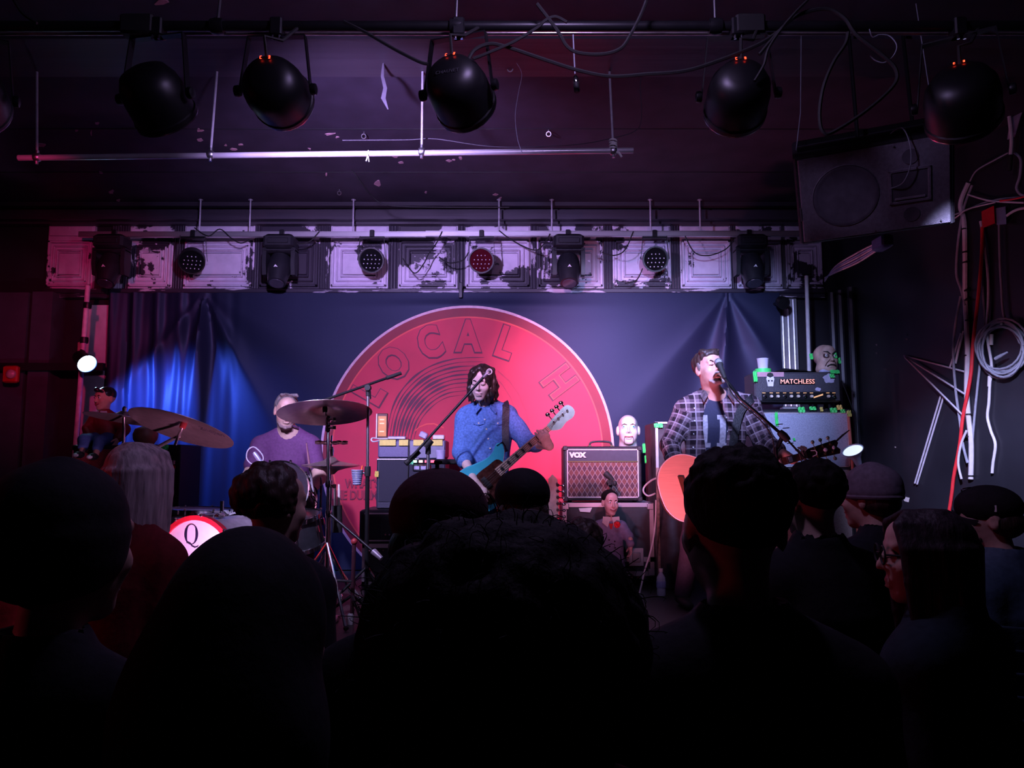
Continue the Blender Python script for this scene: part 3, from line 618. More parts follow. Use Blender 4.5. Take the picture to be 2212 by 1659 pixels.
def par_rear(px, py, d, label, face=None, r=.108):
    c = at(px, py, SY-.02); d = unit(d); x, y, _ = frame_of(d)
    t = thing('par_can', tuple(c), label, 'stage lamp', 'rear row of round lamps')
    MB().lathe([(.0, -.12), (.5*r, -.115), (.85*r, -.08), (r, -.03), (r, .03), (1.03*r, .035), (1.03*r, .05), (.93*r, .05), (.92*r, .03), (0, .028)], c, d, 26).build('housing', can_m, t)
    fc = MB().lathe([(0, .0285), (.9*r, .0295), (.9*r, .031), (0, .031)], c, d, 24).build('face', face or lamp_face, t)
    for j, n in enumerate((3, 5, 5, 4)):
        for i in range(n):
            p = c+d*.033+x*((i-(n-1)/2)*.033+(.006 if j % 2 else 0))+y*((1.2-j)*.036); MB().ball(p, (.0055, .0055, .0055), 8).build('led', led_lens, fc)
    side = unit(np.cross(d, (0, 0, 1)))
    yb = MB()
    for s_ in (-1, 1): yb.prism([(-.012, 0), (.012, 0), (.012, 1), (-.012, 1)], c+side*s_*(r+.012), unit(np.cross(side, (0, 0, 1))), V(0, 0, bz0-c[2]-.03)-side*s_*.02, side*s_*.004)
    yb.box((c[0]-r, SY-.035, bz0-.05), (c[0]+r, SY-.005, bz0-.034)).build('yoke', can_m, t, False)
    MB().box((c[0]-.02, SY-.04, bz0-.04), (c[0]+.02, SY+.03, bz0+.025), .005).build('clamp', black_metal, t)
par_rear(415, 562, (.25, -.8, -.55), 'round rear lamp tilted sideways, first from the left on the silver bar')
par_rear(803, 562, (.05, -1, -.3), 'round rear lamp with pale lens dots left of the red disc top')
par_rear(1040, 563, (0, -1, -.25), 'round rear lamp glowing faintly dark red, above the middle of the disc', M('lamp_face_red', (.07, .004, .010), .9, spec=.05))
par_rear(1415, 560, (-.05, -1, -.25), 'round rear lamp at the right, between two square wall panels')
mover_m = M('mover_black', (.014, .014, .018), .4, scale=40, bump=.05)
def mover(px, py, label, tilt=0.0):
    c = at(px, py, SY-.06)
    t = thing('moving_head', (c[0], c[1], bz0), label, 'stage lamp', 'moving head lamps on the silver bar')
    zt_ = bz0-.04
    MB().box((c[0]-.13, c[1]-.09, zt_-.12), (c[0]+.13, c[1]+.10, zt_), .02).box((c[0]-.09, c[1]-.10, zt_-.085), (c[0]+.09, c[1]-.085, zt_-.04), .004).build('base', mover_m, t)
    MB().box((c[0]-.02, SY-.05, zt_-.005), (c[0]+.02, SY+.03, bz0+.025), .004).build('clamp', black_metal, t)
    for s_ in (-1, 1):
        q = [(-.055, 0), (.055, 0), (.06, -.14), (.04, -.235), (-.04, -.235), (-.06, -.14)]
        MB().prism(q, (c[0]+s_*.105, c[1], zt_-.115), (0, 1, 0), (0, 0, 1), (s_*.035, 0, 0)).build('yoke_arm', mover_m, t)
    MB().box((c[0]-.14, c[1]-.06, zt_-.155), (c[0]+.14, c[1]+.06, zt_-.115), .015).build('yoke_bridge', mover_m, t)
    hc = V(c[0], c[1]-.01, zt_-.27); d = unit(V(0, -.45, -1)); x, y, _ = frame_of(d, (0, 1, 0))
    prof = [(.05, -.1), (.085, -.085), (.098, -.03), (.1, .05), (.082, .14), (.076, .18), (.07, .182)]
    MB().lathe(prof, hc, d, 20, (0, 1, 0)).build('head', mover_m, t)
    MB().lathe([(.062, .183), (.06, .187)], hc, d, 18, (0, 1, 0)).build('lens', M('mover_lens', (.05, .05, .07), .1), t)
    o = hc+V(0, -.108, -.02)
    MB().prism([(-.024, 0), (.024, 0), (0, .032)], o+V(0, 0, -.02), (1, 0, 0), unit(V(0, -.42, 1)), (0, -.004, -.001)).build('triangle_mark', M('mark_white', (.75, .75, .78), .5), t, False)
mover(605, 575, 'black moving lamp with white triangle, left of the red disc')
mover(1228, 578, 'black moving lamp with white triangle, right of the disc top')
mover(1622, 572, 'black moving lamp hanging near the right end of the silver bar')
mover(240, 575, 'very dark moving lamp at the left end of the silver bar')

# ---------------------------------------------------------------- side lamp on its pole, alarm, poles
pl = [at(190, 617, 6.35), at(163, 960, 6.35)]
po = thing('light_pole', (pl[1][0], pl[1][1], STAGE), 'pale upright pole left of the curtain carrying a bright blue lamp', 'pole')
base = V(pl[1][0]-.02, 6.35, STAGE)
MB().cyl(pl[0], base, .02, n=14).build('pole', M('pole_pink', (.66, .58, .64), .4), po)
for (a, b) in ((190, 660), (183, 735)):
    MB().lathe([(.03, -.025), (.033, 0), (.03, .025)], at(a-1, b, 6.35), (0, 0, 1), 12).build('clamp', black_metal, po)
MB().lathe([(.16, 0), (.16, .012), (.03, .02)], base, (0, 0, 1), 20).build('foot', black_metal, po)
lc = at(186, 784, 6.2); ld = unit(at(430, 900, 6.45)-lc); ld = unit(V(.74, -.46, -.5))
sl = thing('side_lamp', tuple(lc), 'round lamp glowing bright blue white on the left pole', 'stage lamp')
MB().lathe([(.03, -.13), (.055, -.12), (.065, -.04), (.072, 0), (.08, .005), (.08, .018), (.074, .018), (.072, .006)], lc, ld, 22).build('housing', can_m, sl)
MB().lathe([(.0, .0), (.07, .004), (.07, .008), (0, .014)], lc, ld, 22).build('lens', M('lens_blue', (.5, .7, 1), .3, emit=26, ecol=(.42, .72, 1)), sl)
MB().tube([lc-ld*.05+V(0, 0, .07), V(pl[0][0]*.5+pl[1][0]*.5, 6.33, lc[2]+.12)], .012, 8).build('bracket', can_m, sl)
spot(sl, lc+ld*.03, at(350, 905, 6.73), (.07, .16, 1), 420, 105, .9, .05)
al = at(20, 808, 6.6)
t = thing('fire_alarm', (al[0], 6.65, al[2]-.08), 'small red alarm box on the dark wall at the far left', 'alarm')
MB().box((al[0]-.065, 6.60, al[2]-.075), (al[0]+.065, 6.65, al[2]+.075), .012).build('box', red_plastic, t)
MB().lathe([(.04, 0), (.038, .02), (.02, .035), (0, .038)], (al[0]+.02, 6.60, al[2]), (0, -1, 0), 14).build('strobe', M('strobe', (.6, .3, .35), .15), t)
ep = at(153, 748, 6.65)
tag(MB().box((ep[0]-.045, 6.82, ep[2]-.07), (ep[0]+.045, 6.8999, ep[2]+.07), .01).build('switch_box', M('pink_box', (.5, .22, .22), .5)), 'small pinkish box on the dark wall left of the blue lamp', 'box')
a, b = at(1742, 596, 6.35), at(1743, 800, 6.35); b = V(b[0], 6.35, STAGE)
pc = thing('white_pole', tuple(b), 'slim white upright pole behind the right amplifier stack', 'pole')
MB().cyl(a, b, .016, n=12).build('pole', white_paint, pc); MB().lathe([(.1, 0), (.1, .01), (.02, .02)], b, (0, 0, 1), 16).build('foot', black_metal, pc)
sd = at(1693, 655, 6.5); tag(MB().lathe([(.02, -.08), (.05, -.06), (.055, 0), (.05, .01), (0, .012)], sd, (.1, -1, -.5), 16).cyl(sd, sd+V(0, .28, .05), .012, n=8).build('small_lamp', can_m), 'small unlit black lamp below the wall panels at right', 'stage lamp')

# ---------------------------------------------------------------- hanging loudspeaker
SC = at(1886, 412, 3.8); tl, ro, yw = 33, 3.0, -20
R_ = rotm(0, 0, yw)@rotm(tl, 0, 0)@rotm(0, -ro, 0)     # local: x right, y into the cabinet, z up
ux, uy, uz = R_[:, 0], R_[:, 1], R_[:, 2]
sp = thing('loudspeaker', tuple(SC), 'big dark loudspeaker with metal grille hanging under the ceiling at right', 'loudspeaker')
def L_(x, y, z): return SC+ux*x+uy*y+uz*z
hw, hh, dp = .365, .235, .40
def lbox(lo, hi, bev=0): m = MB().box(lo, hi, bev); m.v = [tuple(L_(*p)) for p in m.v]; return m
def lathe_l(prof, c, n=32): return MB().lathe(prof, L_(*c), -uy, n, uz)
cab = lbox((-hw, .0, -hh), (hw, dp, hh), .01); cab.build('cabinet', M('speaker_cabinet', (.035, .033, .04), .55, scale=120, bump=.4), sp)
gm = M('speaker_grille', (.30, .28, .34), .45, .4, scale=60); N, L, b = nodes_of(gm)
tcn = N.new('ShaderNodeTexCoord'); vo = N.new('ShaderNodeTexVoronoi'); vo.inputs['Scale'].default_value = 260; vo.inputs['Randomness'].default_value = 0; L.new(tcn.outputs['Object'], vo.inputs['Vector'])
bp = N.new('ShaderNodeBump'); bp.inputs['Strength'].default_value = .7; bp.inputs['Distance'].default_value = .003; L.new(vo.outputs['Distance'], bp.inputs['Height']); L.new(bp.outputs[0], b.inputs['Normal'])
gr = lbox((-hw+.02, -.012, -hh+.015), (hw-.02, .002, hh-.015), .005).build('grille', gm, sp)
dg = M('speaker_cone', (.13, .12, .15), .5)
lathe_l([(.125, .011), (.15, .011), (.153, .016), (.143, .018), (.135, .014), (.128, .014), (.12, .0125), (.06, .0122), (.0, .016)], (-.13, -.002, -.0)).build('woofer', dg, sp)
lathe_l([(.153, .011), (.156, .016), (.160, .011)], (-.13, -.002, 0)).build('woofer_ring', gm, sp)
for zz in (.145, -.145): lathe_l([(.035, .011), (.037, .014), (.03, .0125), (0, .0125)], (.17, -.002, zz)).build('port', dg, sp)
fr = MB()
for lo, hi in (((.07, -.022, .075), (.26, -.01, .09)), ((.07, -.022, -.085), (.26, -.01, -.07)), ((.07, -.022, -.085), (.085, -.01, .09)), ((.245, -.022, -.085), (.26, -.01, .09))):
    m_ = lbox(lo, hi, .003); fr.add(m_.v, m_.f)
fr.build('horn_frame', gm, sp); lbox((.085, -.016, -.07), (.245, -.011, .075)).build('horn', dg, sp); lbox((.095, -.024, -.066), (.235, -.014, -.05), .004).build('horn_lip', M('horn_lip', (.3, .28, .34), .4), sp)
for (x, z) in ((-.31, .2), (-.1, .205), (.1, .205), (.3, .2), (-.31, -.2), (.3, -.2), (0, -.205)): lathe_l([(.005, .012), (.004, .017), (0, .018)], (x, -.002, z), 8).build('screw', steel, sp)
lbox((-hw+.012, -.018, -.10), (-hw+.019, -.006, -.03)).build('side_badge', alu, sp)
mb = lbox((-.34, .10, hh+.001), (.30, .13, hh+.02)); mb2 = lbox((-.34, .26, hh+.001), (.30, .29, hh+.02)); mb.add(mb2.v, mb2.f)
mb.cyl(L_(-.05, .12, hh+.01), L_(-.05, .12, hh)+V(0, .05, CEIL-L_(-.05, .12, hh)[2]), .01, n=8).cyl(L_(.22, .28, hh+.01), L_(.22, .28, hh)+V(0, .05, CEIL-L_(.22, .28, hh)[2]), .01, n=8).build('mounting_frame', black_metal, sp)
ca_ = L_(-hw+.02, .12, hh+.01); tag(MB().tube([ca_, ca_+V(.03, 0, .2), V(ca_[0]+.06, ca_[1]+.02, CEIL)], .0025, 6).build('cable', cable_grey), 'thin pale wire holding the left corner of the loudspeaker', 'cable')
ca_ = L_(.30, .12, hh+.01); tag(MB().tube([ca_, ca_+V(-.02, 0, .2), V(ca_[0]-.05, ca_[1]+.02, CEIL)], .0025, 6).build('cable', cable_grey), 'thin wire dropping to the right top of the loudspeaker', 'cable')
tag(MB().tube(spline([L_(.10, .10, hh+.012), L_(.14, .0, hh+.05), L_(.165, -.05, hh-.02), L_(.165, -.06, hh-.12), L_(.13, -.05, .03), L_(.07, -.014, .0)], 6), .003, 6).build('cable', cable_grey), 'thin pale wire curling down over the front of the loudspeaker', 'cable')
# ---------------------------------------------------------------- cables on the right wall
def wcable(px, r, mat, label, off=.02, name='wall_cable', n=8, cat='cable'):
    return tag(MB().tube(spline([rw(a, b, off) for a, b in px], 6), r, n).build(name, mat), label, cat)
wcable([(2092, 395), (2075, 440), (2083, 480), (2085, 560), (2085, 640), (2088, 700), (2090, 760), (2088, 840), (2092, 900), (2098, 960), (2097, 1035)], .017, cable_white, 'thick pale taped cable trunk running down the right wall', .02)
wcable([(2100, 400), (2082, 450), (2070, 520), (2066, 590), (2076, 625), (2085, 660)], .009, cable_grey, 'grey cable bowing left of the thick trunk, high up', .03)
wcable([(2075, 640), (2064, 700), (2059, 760), (2064, 840), (2072, 900), (2080, 960), (2090, 1000)], .009, cable_grey, 'grey cable hanging left of the thick trunk past the star', .035)
red_cable = M('red_cable', (.85, .04, .05), .45, var=.08)
wcable([(2122, 490), (2120, 560), (2112, 650), (2102, 740), (2098, 800), (2090, 850), (2080, 900), (2073, 960), (2060, 1030), (2056, 1065), (2050, 1105)], .012, red_cable, 'red cable running slantwise down the right wall', .045)
wcable([(2118, 478), (2126, 525), (2134, 590), (2135, 650), (2132, 720), (2142, 790), (2138, 830), (2136, 870), (2133, 900), (2140, 930), (2150, 960), (2145, 1000), (2143, 1022)], .0095, cable_white, 'white cable hanging down behind the coiled cable', .02)
wcable([(2120, 560), (2124, 640), (2128, 700), (2120, 760), (2112, 830), (2105, 900), (2100, 960)], .008, cable_grey, 'dull grey cable between the red cable and the coil', .012)
wcable([(2158, 470), (2160, 560), (2163, 620), (2168, 680), (2185, 710), (2205, 740)], .008, cable_grey, 'grey cable dropping into the top of the coil', .03)
wcable([(2088, 930), (2076, 960), (2070, 1000), (2077, 1035)], .008, cable_white, 'short white cable branching off low beside the red cable', .05)
wcable([(2064, 785), (2072, 750), (2082, 715)], .008, cable_white, 'short white cable slanting up from the upper star line', .015)
# coiled cable: one cable wound round many times
mb = []; n = 22
tt = np.linspace(0, 2*math.pi*9, 9*n); cpts = []
for i, t in enumerate(tt):
    k = int(t/(2*math.pi)); jx = math.sin(k*2.3)*6; jy = math.cos(k*1.7)*6; rx = 48+5*math.sin(k*1.3); ry = 54+6*math.cos(k*2.1)
    cpts.append(rw(2163+jx+rx*math.cos(t), 752+jy+ry*math.sin(t), .03+.012*((k*5) % 4)))
tag(MB().tube(cpts, .0075, 6).build('coiled_cable', cable_grey), 'grey cable wound in a big coil hung on the right wall', 'cable')
tag(MB().lathe([(.012, 0), (.012, .05), (.009, .07), (.006, .1)], rw(2150, 775, .09), unit(rw(2172, 763, .09)-rw(2150, 775, .09)), 10).build('cable_plug', cable_grey), 'grey plug end tucked in the coiled cable', 'plug')
tag(MB().cyl(rw(2163, 700, .0), rw(2163, 700, .09), .008, n=8).build('wall_hook', steel), 'metal hook in the right wall holding the coil', 'hook')
# star of thin white tubes
tube_w = M('white_tube', (.62, .63, .7), .35)
def wrod(a, b, lb, off=.02): tag(MB().cyl(rw(*a, off), rw(*b, off), .0068, n=10).build('white_tube', tube_w), lb, 'tube')
wrod((1953, 768), (2084, 803), 'straight white tube forming the upper edge of the wall star')
wrod((1954, 770), (2085, 852), 'straight white tube forming the middle line of the wall star', .036)
wrod((1955, 772), (2078, 895), 'straight white tube forming the lower slanting line of the wall star', .052)
wrod((2032, 855), (1976, 1044), 'long white tube slanting down from the star, left of a twin', .02)
wrod((2038, 858), (1981, 1046), 'long white tube slanting down from the star, right of a twin', .02)
wrod((2052, 793), (2076, 720), 'short white tube rising from the star behind the cables', .02)
# tape bands
for i, (x_, y_) in enumerate(((2083, 495), (2085, 545), (2086, 567), (2089, 628), (2090, 648), (2091, 692), (2088, 768), (2093, 895), (2093, 943), (2097, 1028))):
    p = rw(x_, y_, .02); tag(MB().lathe([(.02, -.005), (.0205, 0), (.02, .005)], p, (0, 0, 1), 12).build('cable_tie', rubber), '%s black tie from the top around the pale cable trunk' % ('first', 'second', 'third', 'fourth', 'fifth', 'sixth', 'seventh', 'eighth', 'ninth', 'tenth')[i], 'tie', 'cable ties on the trunk')
for k, (y0, y1) in enumerate(((722, 745), (790, 800), (812, 835))):
    p, q = rw(2142-k*2, y0, .02), rw(2141-k*2, y1, .02); tag(MB().cyl(p, q, .0125, n=10).build('tape_wrap', paper), ('pale tape wrapped on the white cable, inside the coil', 'pale tape wrapped on the white cable, at the lower rim of the coil', 'pale tape wrapped on the white cable, just below the coil')[k], 'tape')
# red junction box with grey lid
a = rw(2120, 450, .0); b = rw(2147, 490, .0)
jb = thing('junction_box', tuple((rw(2134, 470, .0))), 'bright red flat plate on a grey junction box at the right edge', 'box')
q = [rw(*p, .06) for p in ((2120, 457), (2147, 444), (2149, 482), (2122, 493))]; q2 = [rw(*p, .002) for p in ((2124, 457), (2151, 444), (2153, 482), (2126, 493))]
MB().add(q+q2, [(0, 1, 2, 3), (7, 6, 5, 4)]+[(i, 4+i, 4+(i+1) % 4, (i+1) % 4) for i in range(4)]).build('plate', red_plastic, jb, False)
q = [rw(*p, .05) for p in ((2150, 450), (2172, 446), (2174, 484), (2153, 486))]; q2 = [rw(*p, .002) for p in ((2150, 450), (2172, 446), (2174, 484), (2153, 486))]
MB().add(q+q2, [(0, 1, 2, 3), (7, 6, 5, 4)]+[(i, 4+i, 4+(i+1) % 4, (i+1) % 4) for i in range(4)]).build('box', steel, jb, False)
wcable([(2050, 468), (2085, 455), (2120, 440), (2160, 430), (2212, 425)], .006, cable_grey, 'thin grey cable running right from behind the loudspeaker', .03)
wcable([(2090, 420), (2130, 432), (2165, 436), (2212, 438)], .006, cable_white, 'thin white cable running to the red plate', .04)
wcable([(2160, 434), (2190, 430), (2225, 422)], .006, red_cable, 'thin red cable at the right edge above the red plate', .05)
wcable([(2160, 480), (2180, 462), (2200, 452), (2225, 448)], .009, cable_white, 'white cable curving out right of the red plate', .04)
wcable([(2050, 480), (2070, 466), (2090, 452), (2150, 437)], .005, cable_white, 'thin pale cable slanting up beside the loudspeaker', .05)
wcable([(2095, 392), (2110, 368), (2150, 345), (2178, 330)], .005, cable_grey, 'thin pale cable rising from the trunk to the white plug', .05)
wcable([(2192, 330), (2205, 345), (2203, 380), (2196, 405), (2205, 420), (2225, 425)], .009, cable_grey, 'taped grey cable in a loop at the right edge', .04)
t = thing('power_lead', tuple(rw(2182, 355, .1)), 'short white power lead with black plug hanging at the right edge', 'cable')
MB().tube(spline([rw(2175, 205, .1), rw(2180, 250, .1), rw(2185, 300, .1), rw(2183, 335, .1)], 5), .012, 8).build('lead', cable_white, t)
MB().cyl(rw(2183, 335, .1), rw(2181, 368, .1), .016, .013, n=12).build('plug', rubber, t)
MB().tube([rw(2172, 205, .1), rw(2168, 170, .1), rw(2172, 120, .1)], .008, 8).build('socket', rubber, t)
g0 = spline([rw(2195, 140, .06), rw(2185, 180, .09), rw(2200, 220, .05), rw(2188, 260, .08), rw(2180, 300, .06)], 4); g = [[p+RD*-(.05-.0022*i), p+RD*(.09-.003*i)] for i, p in enumerate(g0)]
tag(MB().grid(g).grid([[b+RN*-.004, a+RN*-.004] for a, b in g]).build('plastic_sheet', M('grey_plastic', (.3, .27, .36), .3, bump=.4)), 'crumpled grey plastic sheet hanging at the top right edge', 'plastic')
# bundle of bluish cables from the corner to the loudspeaker
t = thing('cable_bundle', tuple(at(1850, 565, 5.2)), 'bundle of pale blue cables slanting up to the back of the loudspeaker', 'cable')
for k in range(5):
    o = V(0, .012*(k % 2), .012*(k-2))
    MB().tube(spline([at(1782, 600+2*k, 6.4), at(1805, 582, 6.0)+o, at(1850, 558, 5.2)+o*1.4, at(1885, 538, 4.6)+o, at(1912, 524, 4.1)+o*.6], 5), .006, 6).build('cable', M('cable_blue', (.3, .34, .6), .45) if k % 2 else cable_white, t)
p = at(1912, 523, 4.08); MB().box(tuple(p-V(.03, .03, .03)), tuple(p+V(.035, .1, .04)), .01).build('connector', M('conn_blue', (.1, .12, .4), .5), t)
# ---------------------------------------------------------------- amplifiers and cases
def amp_box(t, x0, x1, y0, y1, z0, z1, mat, bev=.012, name='cabinet'): return MB().box((x0, y0, z0), (x1, y1, z1), bev).build(name, mat, t)
def frame_px(px0, px1, pyt, pyb, Y):
    a = at(px0, pyb, Y); b = at(px1, pyt, Y); return a[0], b[0], a[2], b[2]
def corners(t, x0, x1, y0, z0, z1, mat, s=.03, name='corner'):
    for (x, sx) in ((x0, 1), (x1, -1)):
        for (z, sz) in ((z0, 1), (z1, -1)):
            MB().box((min(x, x+sx*s)-.003, y0-.004, min(z, z+sz*s)-.003), (max(x, x+sx*s)+.003, y0+s, max(z, z+sz*s)+.003), .005).build(name, mat, t)
def border(y, x0, x1, z0, z1, wd, d=.006):
    m = MB()
    for a, b in (((x0, z0), (x1, z0+wd)), ((x0, z1-wd), (x1, z1)), ((x0, z0), (x0+wd, z1)), ((x1-wd, z0), (x1, z1))): m.box((a[0], y-d, a[1]), (b[0], y, b[1]))
    return m
def handle(t, x, y, z, wd=.16, h=.035, mat=black_vinyl):
    MB().tube(spline([(x-wd/2, y, z), (x-wd/2.3, y, z+h*.8), (x, y, z+h), (x+wd/2.3, y, z+h*.8), (x+wd/2, y, z)], 5), .008, 8).build('handle', mat, t)
    for s_ in (-1, 1): MB().box((x+s_*wd/2-.015, y-.012, z), (x+s_*wd/2+.015, y+.012, z+.01), .003).build('handle_end', brass, t)
# road case under the diamond-cloth combo
cx0, cx1, cz0, cz1 = frame_px(1216, 1411, 1087, 1243, 5.85)
rc_top = cz1
case_m = M('case_black', (.02, .02, .024), .5, scale=30, bump=.1)
rcase = thing('road_case', ((cx0+cx1)/2, 6.05, STAGE), 'black road case with metal edges under the diamond-patterned amplifier', 'road case')
amp_box(rcase, cx0+.006, cx1-.006, 5.85, 6.35, cz0, cz1, case_m, .006)
edge = MB()
for (xa, xb, za, zb_) in ((cx0, cx1, cz1-.028, cz1+.003), (cx0, cx1, cz0-.003, cz0+.03), (cx0, cx0+.03, cz0, cz1), (cx1-.03, cx1, cz0, cz1), (cx0, cx1, cz0+.10, cz0+.135)): edge.box((xa, 5.843, za), (xb, 5.86, zb_))
edge.box((cx0, 5.845, cz1-.002), (cx1, 6.35, cz1+.003)); edge.build('edging', alu, rcase, False)
corners(rcase, cx0, cx1, 5.842, cz0, cz1, alu, .045)
for (xx) in (cx0+.08, cx1-.08):
    for yy in (5.93, 6.27):
        MB().lathe([(.03, -.012), (.034, 0), (.03, .012)], (xx, yy, STAGE+.034), (1, 0, 0), 14).build('caster', rubber, rcase); MB().box((xx-.022, yy-.02, STAGE+.05), (xx+.022, yy+.02, cz0+.002)).build('caster_fork', steel, rcase)
lx, lz = at(1374, 1195, 5.85)[0], at(1374, 1205, 5.85)[2]
MB().box((lx-.055, 5.838, lz-.06), (lx+.055, 5.845, lz+.075), .003).build('latch_plate', alu, rcase); MB().box((lx-.03, 5.832, lz-.03), (lx+.03, 5.84, lz+.04), .003).build('latch', steel, rcase)
ca = at(1250, 1095, 5.84); MB().prism([(0, 0), (.1, .005), (.085, -.03), (.01, -.025)], ca+V(0, 0, -.01), (1, 0, 0), (0, 0, 1), (0, -.003, 0)).build('sticker', paper, rcase, False)
# combo amplifier with diamond grille cloth
vx0, vx1, vz0, vz1 = frame_px(1218, 1386, 964, 1081, 5.87)
vz0 = cz1+.015
vox = thing('combo_amplifier', ((vx0+vx1)/2, 6.0, cz1), 'brown diamond-cloth combo amplifier standing on the road case', 'amplifier')
amp_box(vox, vx0, vx1, 5.88, 6.15, vz0, vz1, black_vinyl)
for s_ in (vx0+.05, vx1-.05): MB().lathe([(.018, 0), (.015, .016)], (s_, 5.95, cz1+.003), (0, 0, 1), 10).build('rubber_foot', rubber, vox)
gz1 = vz0+(vz1-vz0)*.71
dm = M('diamond_cloth', (.13, .045, .035), .8, scale=90); N, L, b = nodes_of(dm); src = b.inputs['Base Color'].links[0].from_socket
tcn = N.new('ShaderNodeTexCoord'); sepx = N.new('ShaderNodeSeparateXYZ'); L.new(tcn.outputs['Object'], sepx.inputs[0])
def mth(op, a, b_=None):
    n_ = N.new('ShaderNodeMath'); n_.operation = op
    for i, q in enumerate((a, b_)):
        if q is None: continue
        if isinstance(q, (int, float)): n_.inputs[i].default_value = q
        else: L.new(q, n_.inputs[i])
    return n_.outputs[0]
xk = mth('MULTIPLY', sepx.outputs[0], 25.0); zk = mth('MULTIPLY', sepx.outputs[2], 15.5)
l1 = mth('LESS_THAN', mth('FRACT', mth('ADD', xk, zk)), .085); l2 = mth('LESS_THAN', mth('FRACT', mth('SUBTRACT', xk, zk)), .085)
dk = mth('LESS_THAN', mth('FRACT', mth('MULTIPLY', mth('ADD', mth('FLOOR', mth('ADD', xk, zk)), mth('FLOOR', mth('SUBTRACT', xk, zk))), .5)), .25)
mx0 = N.new('ShaderNodeMix'); mx0.data_type = 'RGBA'; L.new(dk, mx0.inputs[0]); L.new(src, mx0.inputs[6]); mx0.inputs[7].default_value = (.07, .025, .03, 1)
mx = N.new('ShaderNodeMix'); mx.data_type = 'RGBA'; L.new(mth('MULTIPLY', mth('MAXIMUM', l1, l2), .85), mx.inputs[0]); L.new(mx0.outputs[2], mx.inputs[6]); mx.inputs[7].default_value = (.34, .28, .27, 1); L.new(mx.outputs[2], b.inputs['Base Color'])
MB().box((vx0+.03, 5.874, vz0+.03), (vx1-.03, 5.882, gz1)).build('grille_cloth', dm, vox, False)
MB().box((vx0+.03, 5.876, gz1+.008), (vx1-.03, 5.882, vz1-.025)).build('top_panel', M('navy_panel', (.03, .03, .045), .6), vox, False)
border(5.876, vx0+.026, vx1-.026, vz0+.025, vz1-.022, .007).build('piping', M('pale_piping', (.6, .55, .55), .5), vox, False)
MB().box((vx0+.03, 5.868, gz1), (vx1-.03, 5.878, gz1+.008)).build('gold_strip', brass, vox, False)
text_mb('VOX', .05, ((vx0+.03)+.075, 5.872, (gz1+vz1)/2-.008), (1, 0, 0), (0, 0, 1), .006, .0035, sx=1.1).build('lettering', M('logo_silver', (.75, .72, .7), .35, .3), vox, False)
corners(vox, vx0, vx1, 5.878, vz0, vz1, black_vinyl, .03)
handle(vox, at(1299, 960, 5.95)[0], 6.0, vz1, .17, .04)
# rubber mask of a bald pale doll on the combo
# (built with the figures below)
# tall black cabinet beside the combo
bx0, bx1, _, bz1 = frame_px(1392, 1440, 912, 1240, 5.75); bx0 = cx1+.006
tc_ = thing('tall_cabinet', ((bx0+bx1)/2, 5.95, STAGE), 'tall worn black cabinet between the combo amplifier and the singer', 'cabinet')
amp_box(tc_, bx0, bx1+.18, 5.75, 6.2, STAGE, bz1, M('worn_black', (.03, .028, .034), .6, scale=14, var=.5, bump=.2), .006)
MB().box((bx0, 5.738, at(1408, 1010, 5.74)[2]), (bx0+.02, 5.752, bz1)).build('edge_strip', alu, tc_, False)
MB().box((bx0, 5.738, STAGE+.01), (bx0+.02, 5.752, at(1408, 1010, 5.74)[2])).build('worn_edge', M('raw_wood', (.22, .15, .12), .7, scale=30, var=.5), tc_, False)
MB().box((bx0, 5.738, bz1-.012), (bx0+.09, 5.752, bz1+.002)).build('edge_strip', alu, tc_, False)
def tape_blob(name, px, py, Y, w_, h_, label, mat=green_tape, t=.012, cat='tape'):
    c = at(px, py, Y); mb = MB(); n = 5
    for k in range(2):
        a = [c+V((-.5+i/(n-1))*w_, -t*(i % 2)-.003*k, (.5-k*.1)*h_*(1 if i % 2 else .7)) for i in range(n)]; b_ = [c+V((-.5+i/(n-1))*w_*(.9 if k else 1), -t*((i+1) % 2), -.5*h_*(.6+.4*((i+k) % 2))) for i in range(n)]
        a2 = [p+V(0, .006, 0) for p in a]; b2 = [p+V(0, .006, 0) for p in b_]
        mb.loft([a+a2[::-1], [p*.5+q*.5 for p, q in zip(a, b_)]+[p*.5+q*.5 for p, q in zip(a2, b2)][::-1], b_+b2[::-1]])
    return tag(mb.build(name, mat), label, cat)
tape_blob('tape_piece', 1422, 919, 5.735, .065, .035, 'crumpled green tape on top of the tall black cabinet')
tape_blob('tape_piece', 1391, 968, 5.74, .022, .075, 'upright strip of green tape right of the pale doll mask')
tape_blob('tape_piece', 1394, 992, 5.74, .012, .06, 'narrow lower strip of green tape right of the combo amplifier')
tag(MB().tube(spline([at(1430, 1030, 5.1), at(1410, 1036, 5.3), at(1393, 1050, 5.4), at(1390, 1062, 5.4), at(1400, 1071, 5.4), at(1415, 1066, 5.35)], 6), .006, 8).build('guitar_cable', cable_white), 'white cable loop hanging off the acoustic guitar end', 'cable')
pp = spline([at(1417, 1080, 5.45), at(1416, 1120, 5.5), at(1412, 1160, 5.5), at(1403, 1200, 5.45), at(1392, 1235, 5.4), V(at(1376, 1268, 5.3)[0], 5.3, STAGE+.008), V(at(1350, 1290, 5.1)[0], 5.1, STAGE+.008)], 6)
tag(MB().tube(pp, .006, 8).build('guitar_cable', cable_white), 'long pale cable dropping down to the stage in front of the road case', 'cable')
b0 = V(at(1428, 1250, 5.5)[0], 5.5, STAGE)
wbot = thing('water_bottle', tuple(b0), 'small clear water bottle standing on the stage by the tall cabinet', 'bottle')
MB().lathe([(.028, 0), (.032, .008), (.03, .05), (.032, .09), (.03, .125), (.012, .155), (.012, .165)], b0, n=16).build('bottle', M('bottle_plastic', (.5, .55, .7), .1, var=.05), wbot)
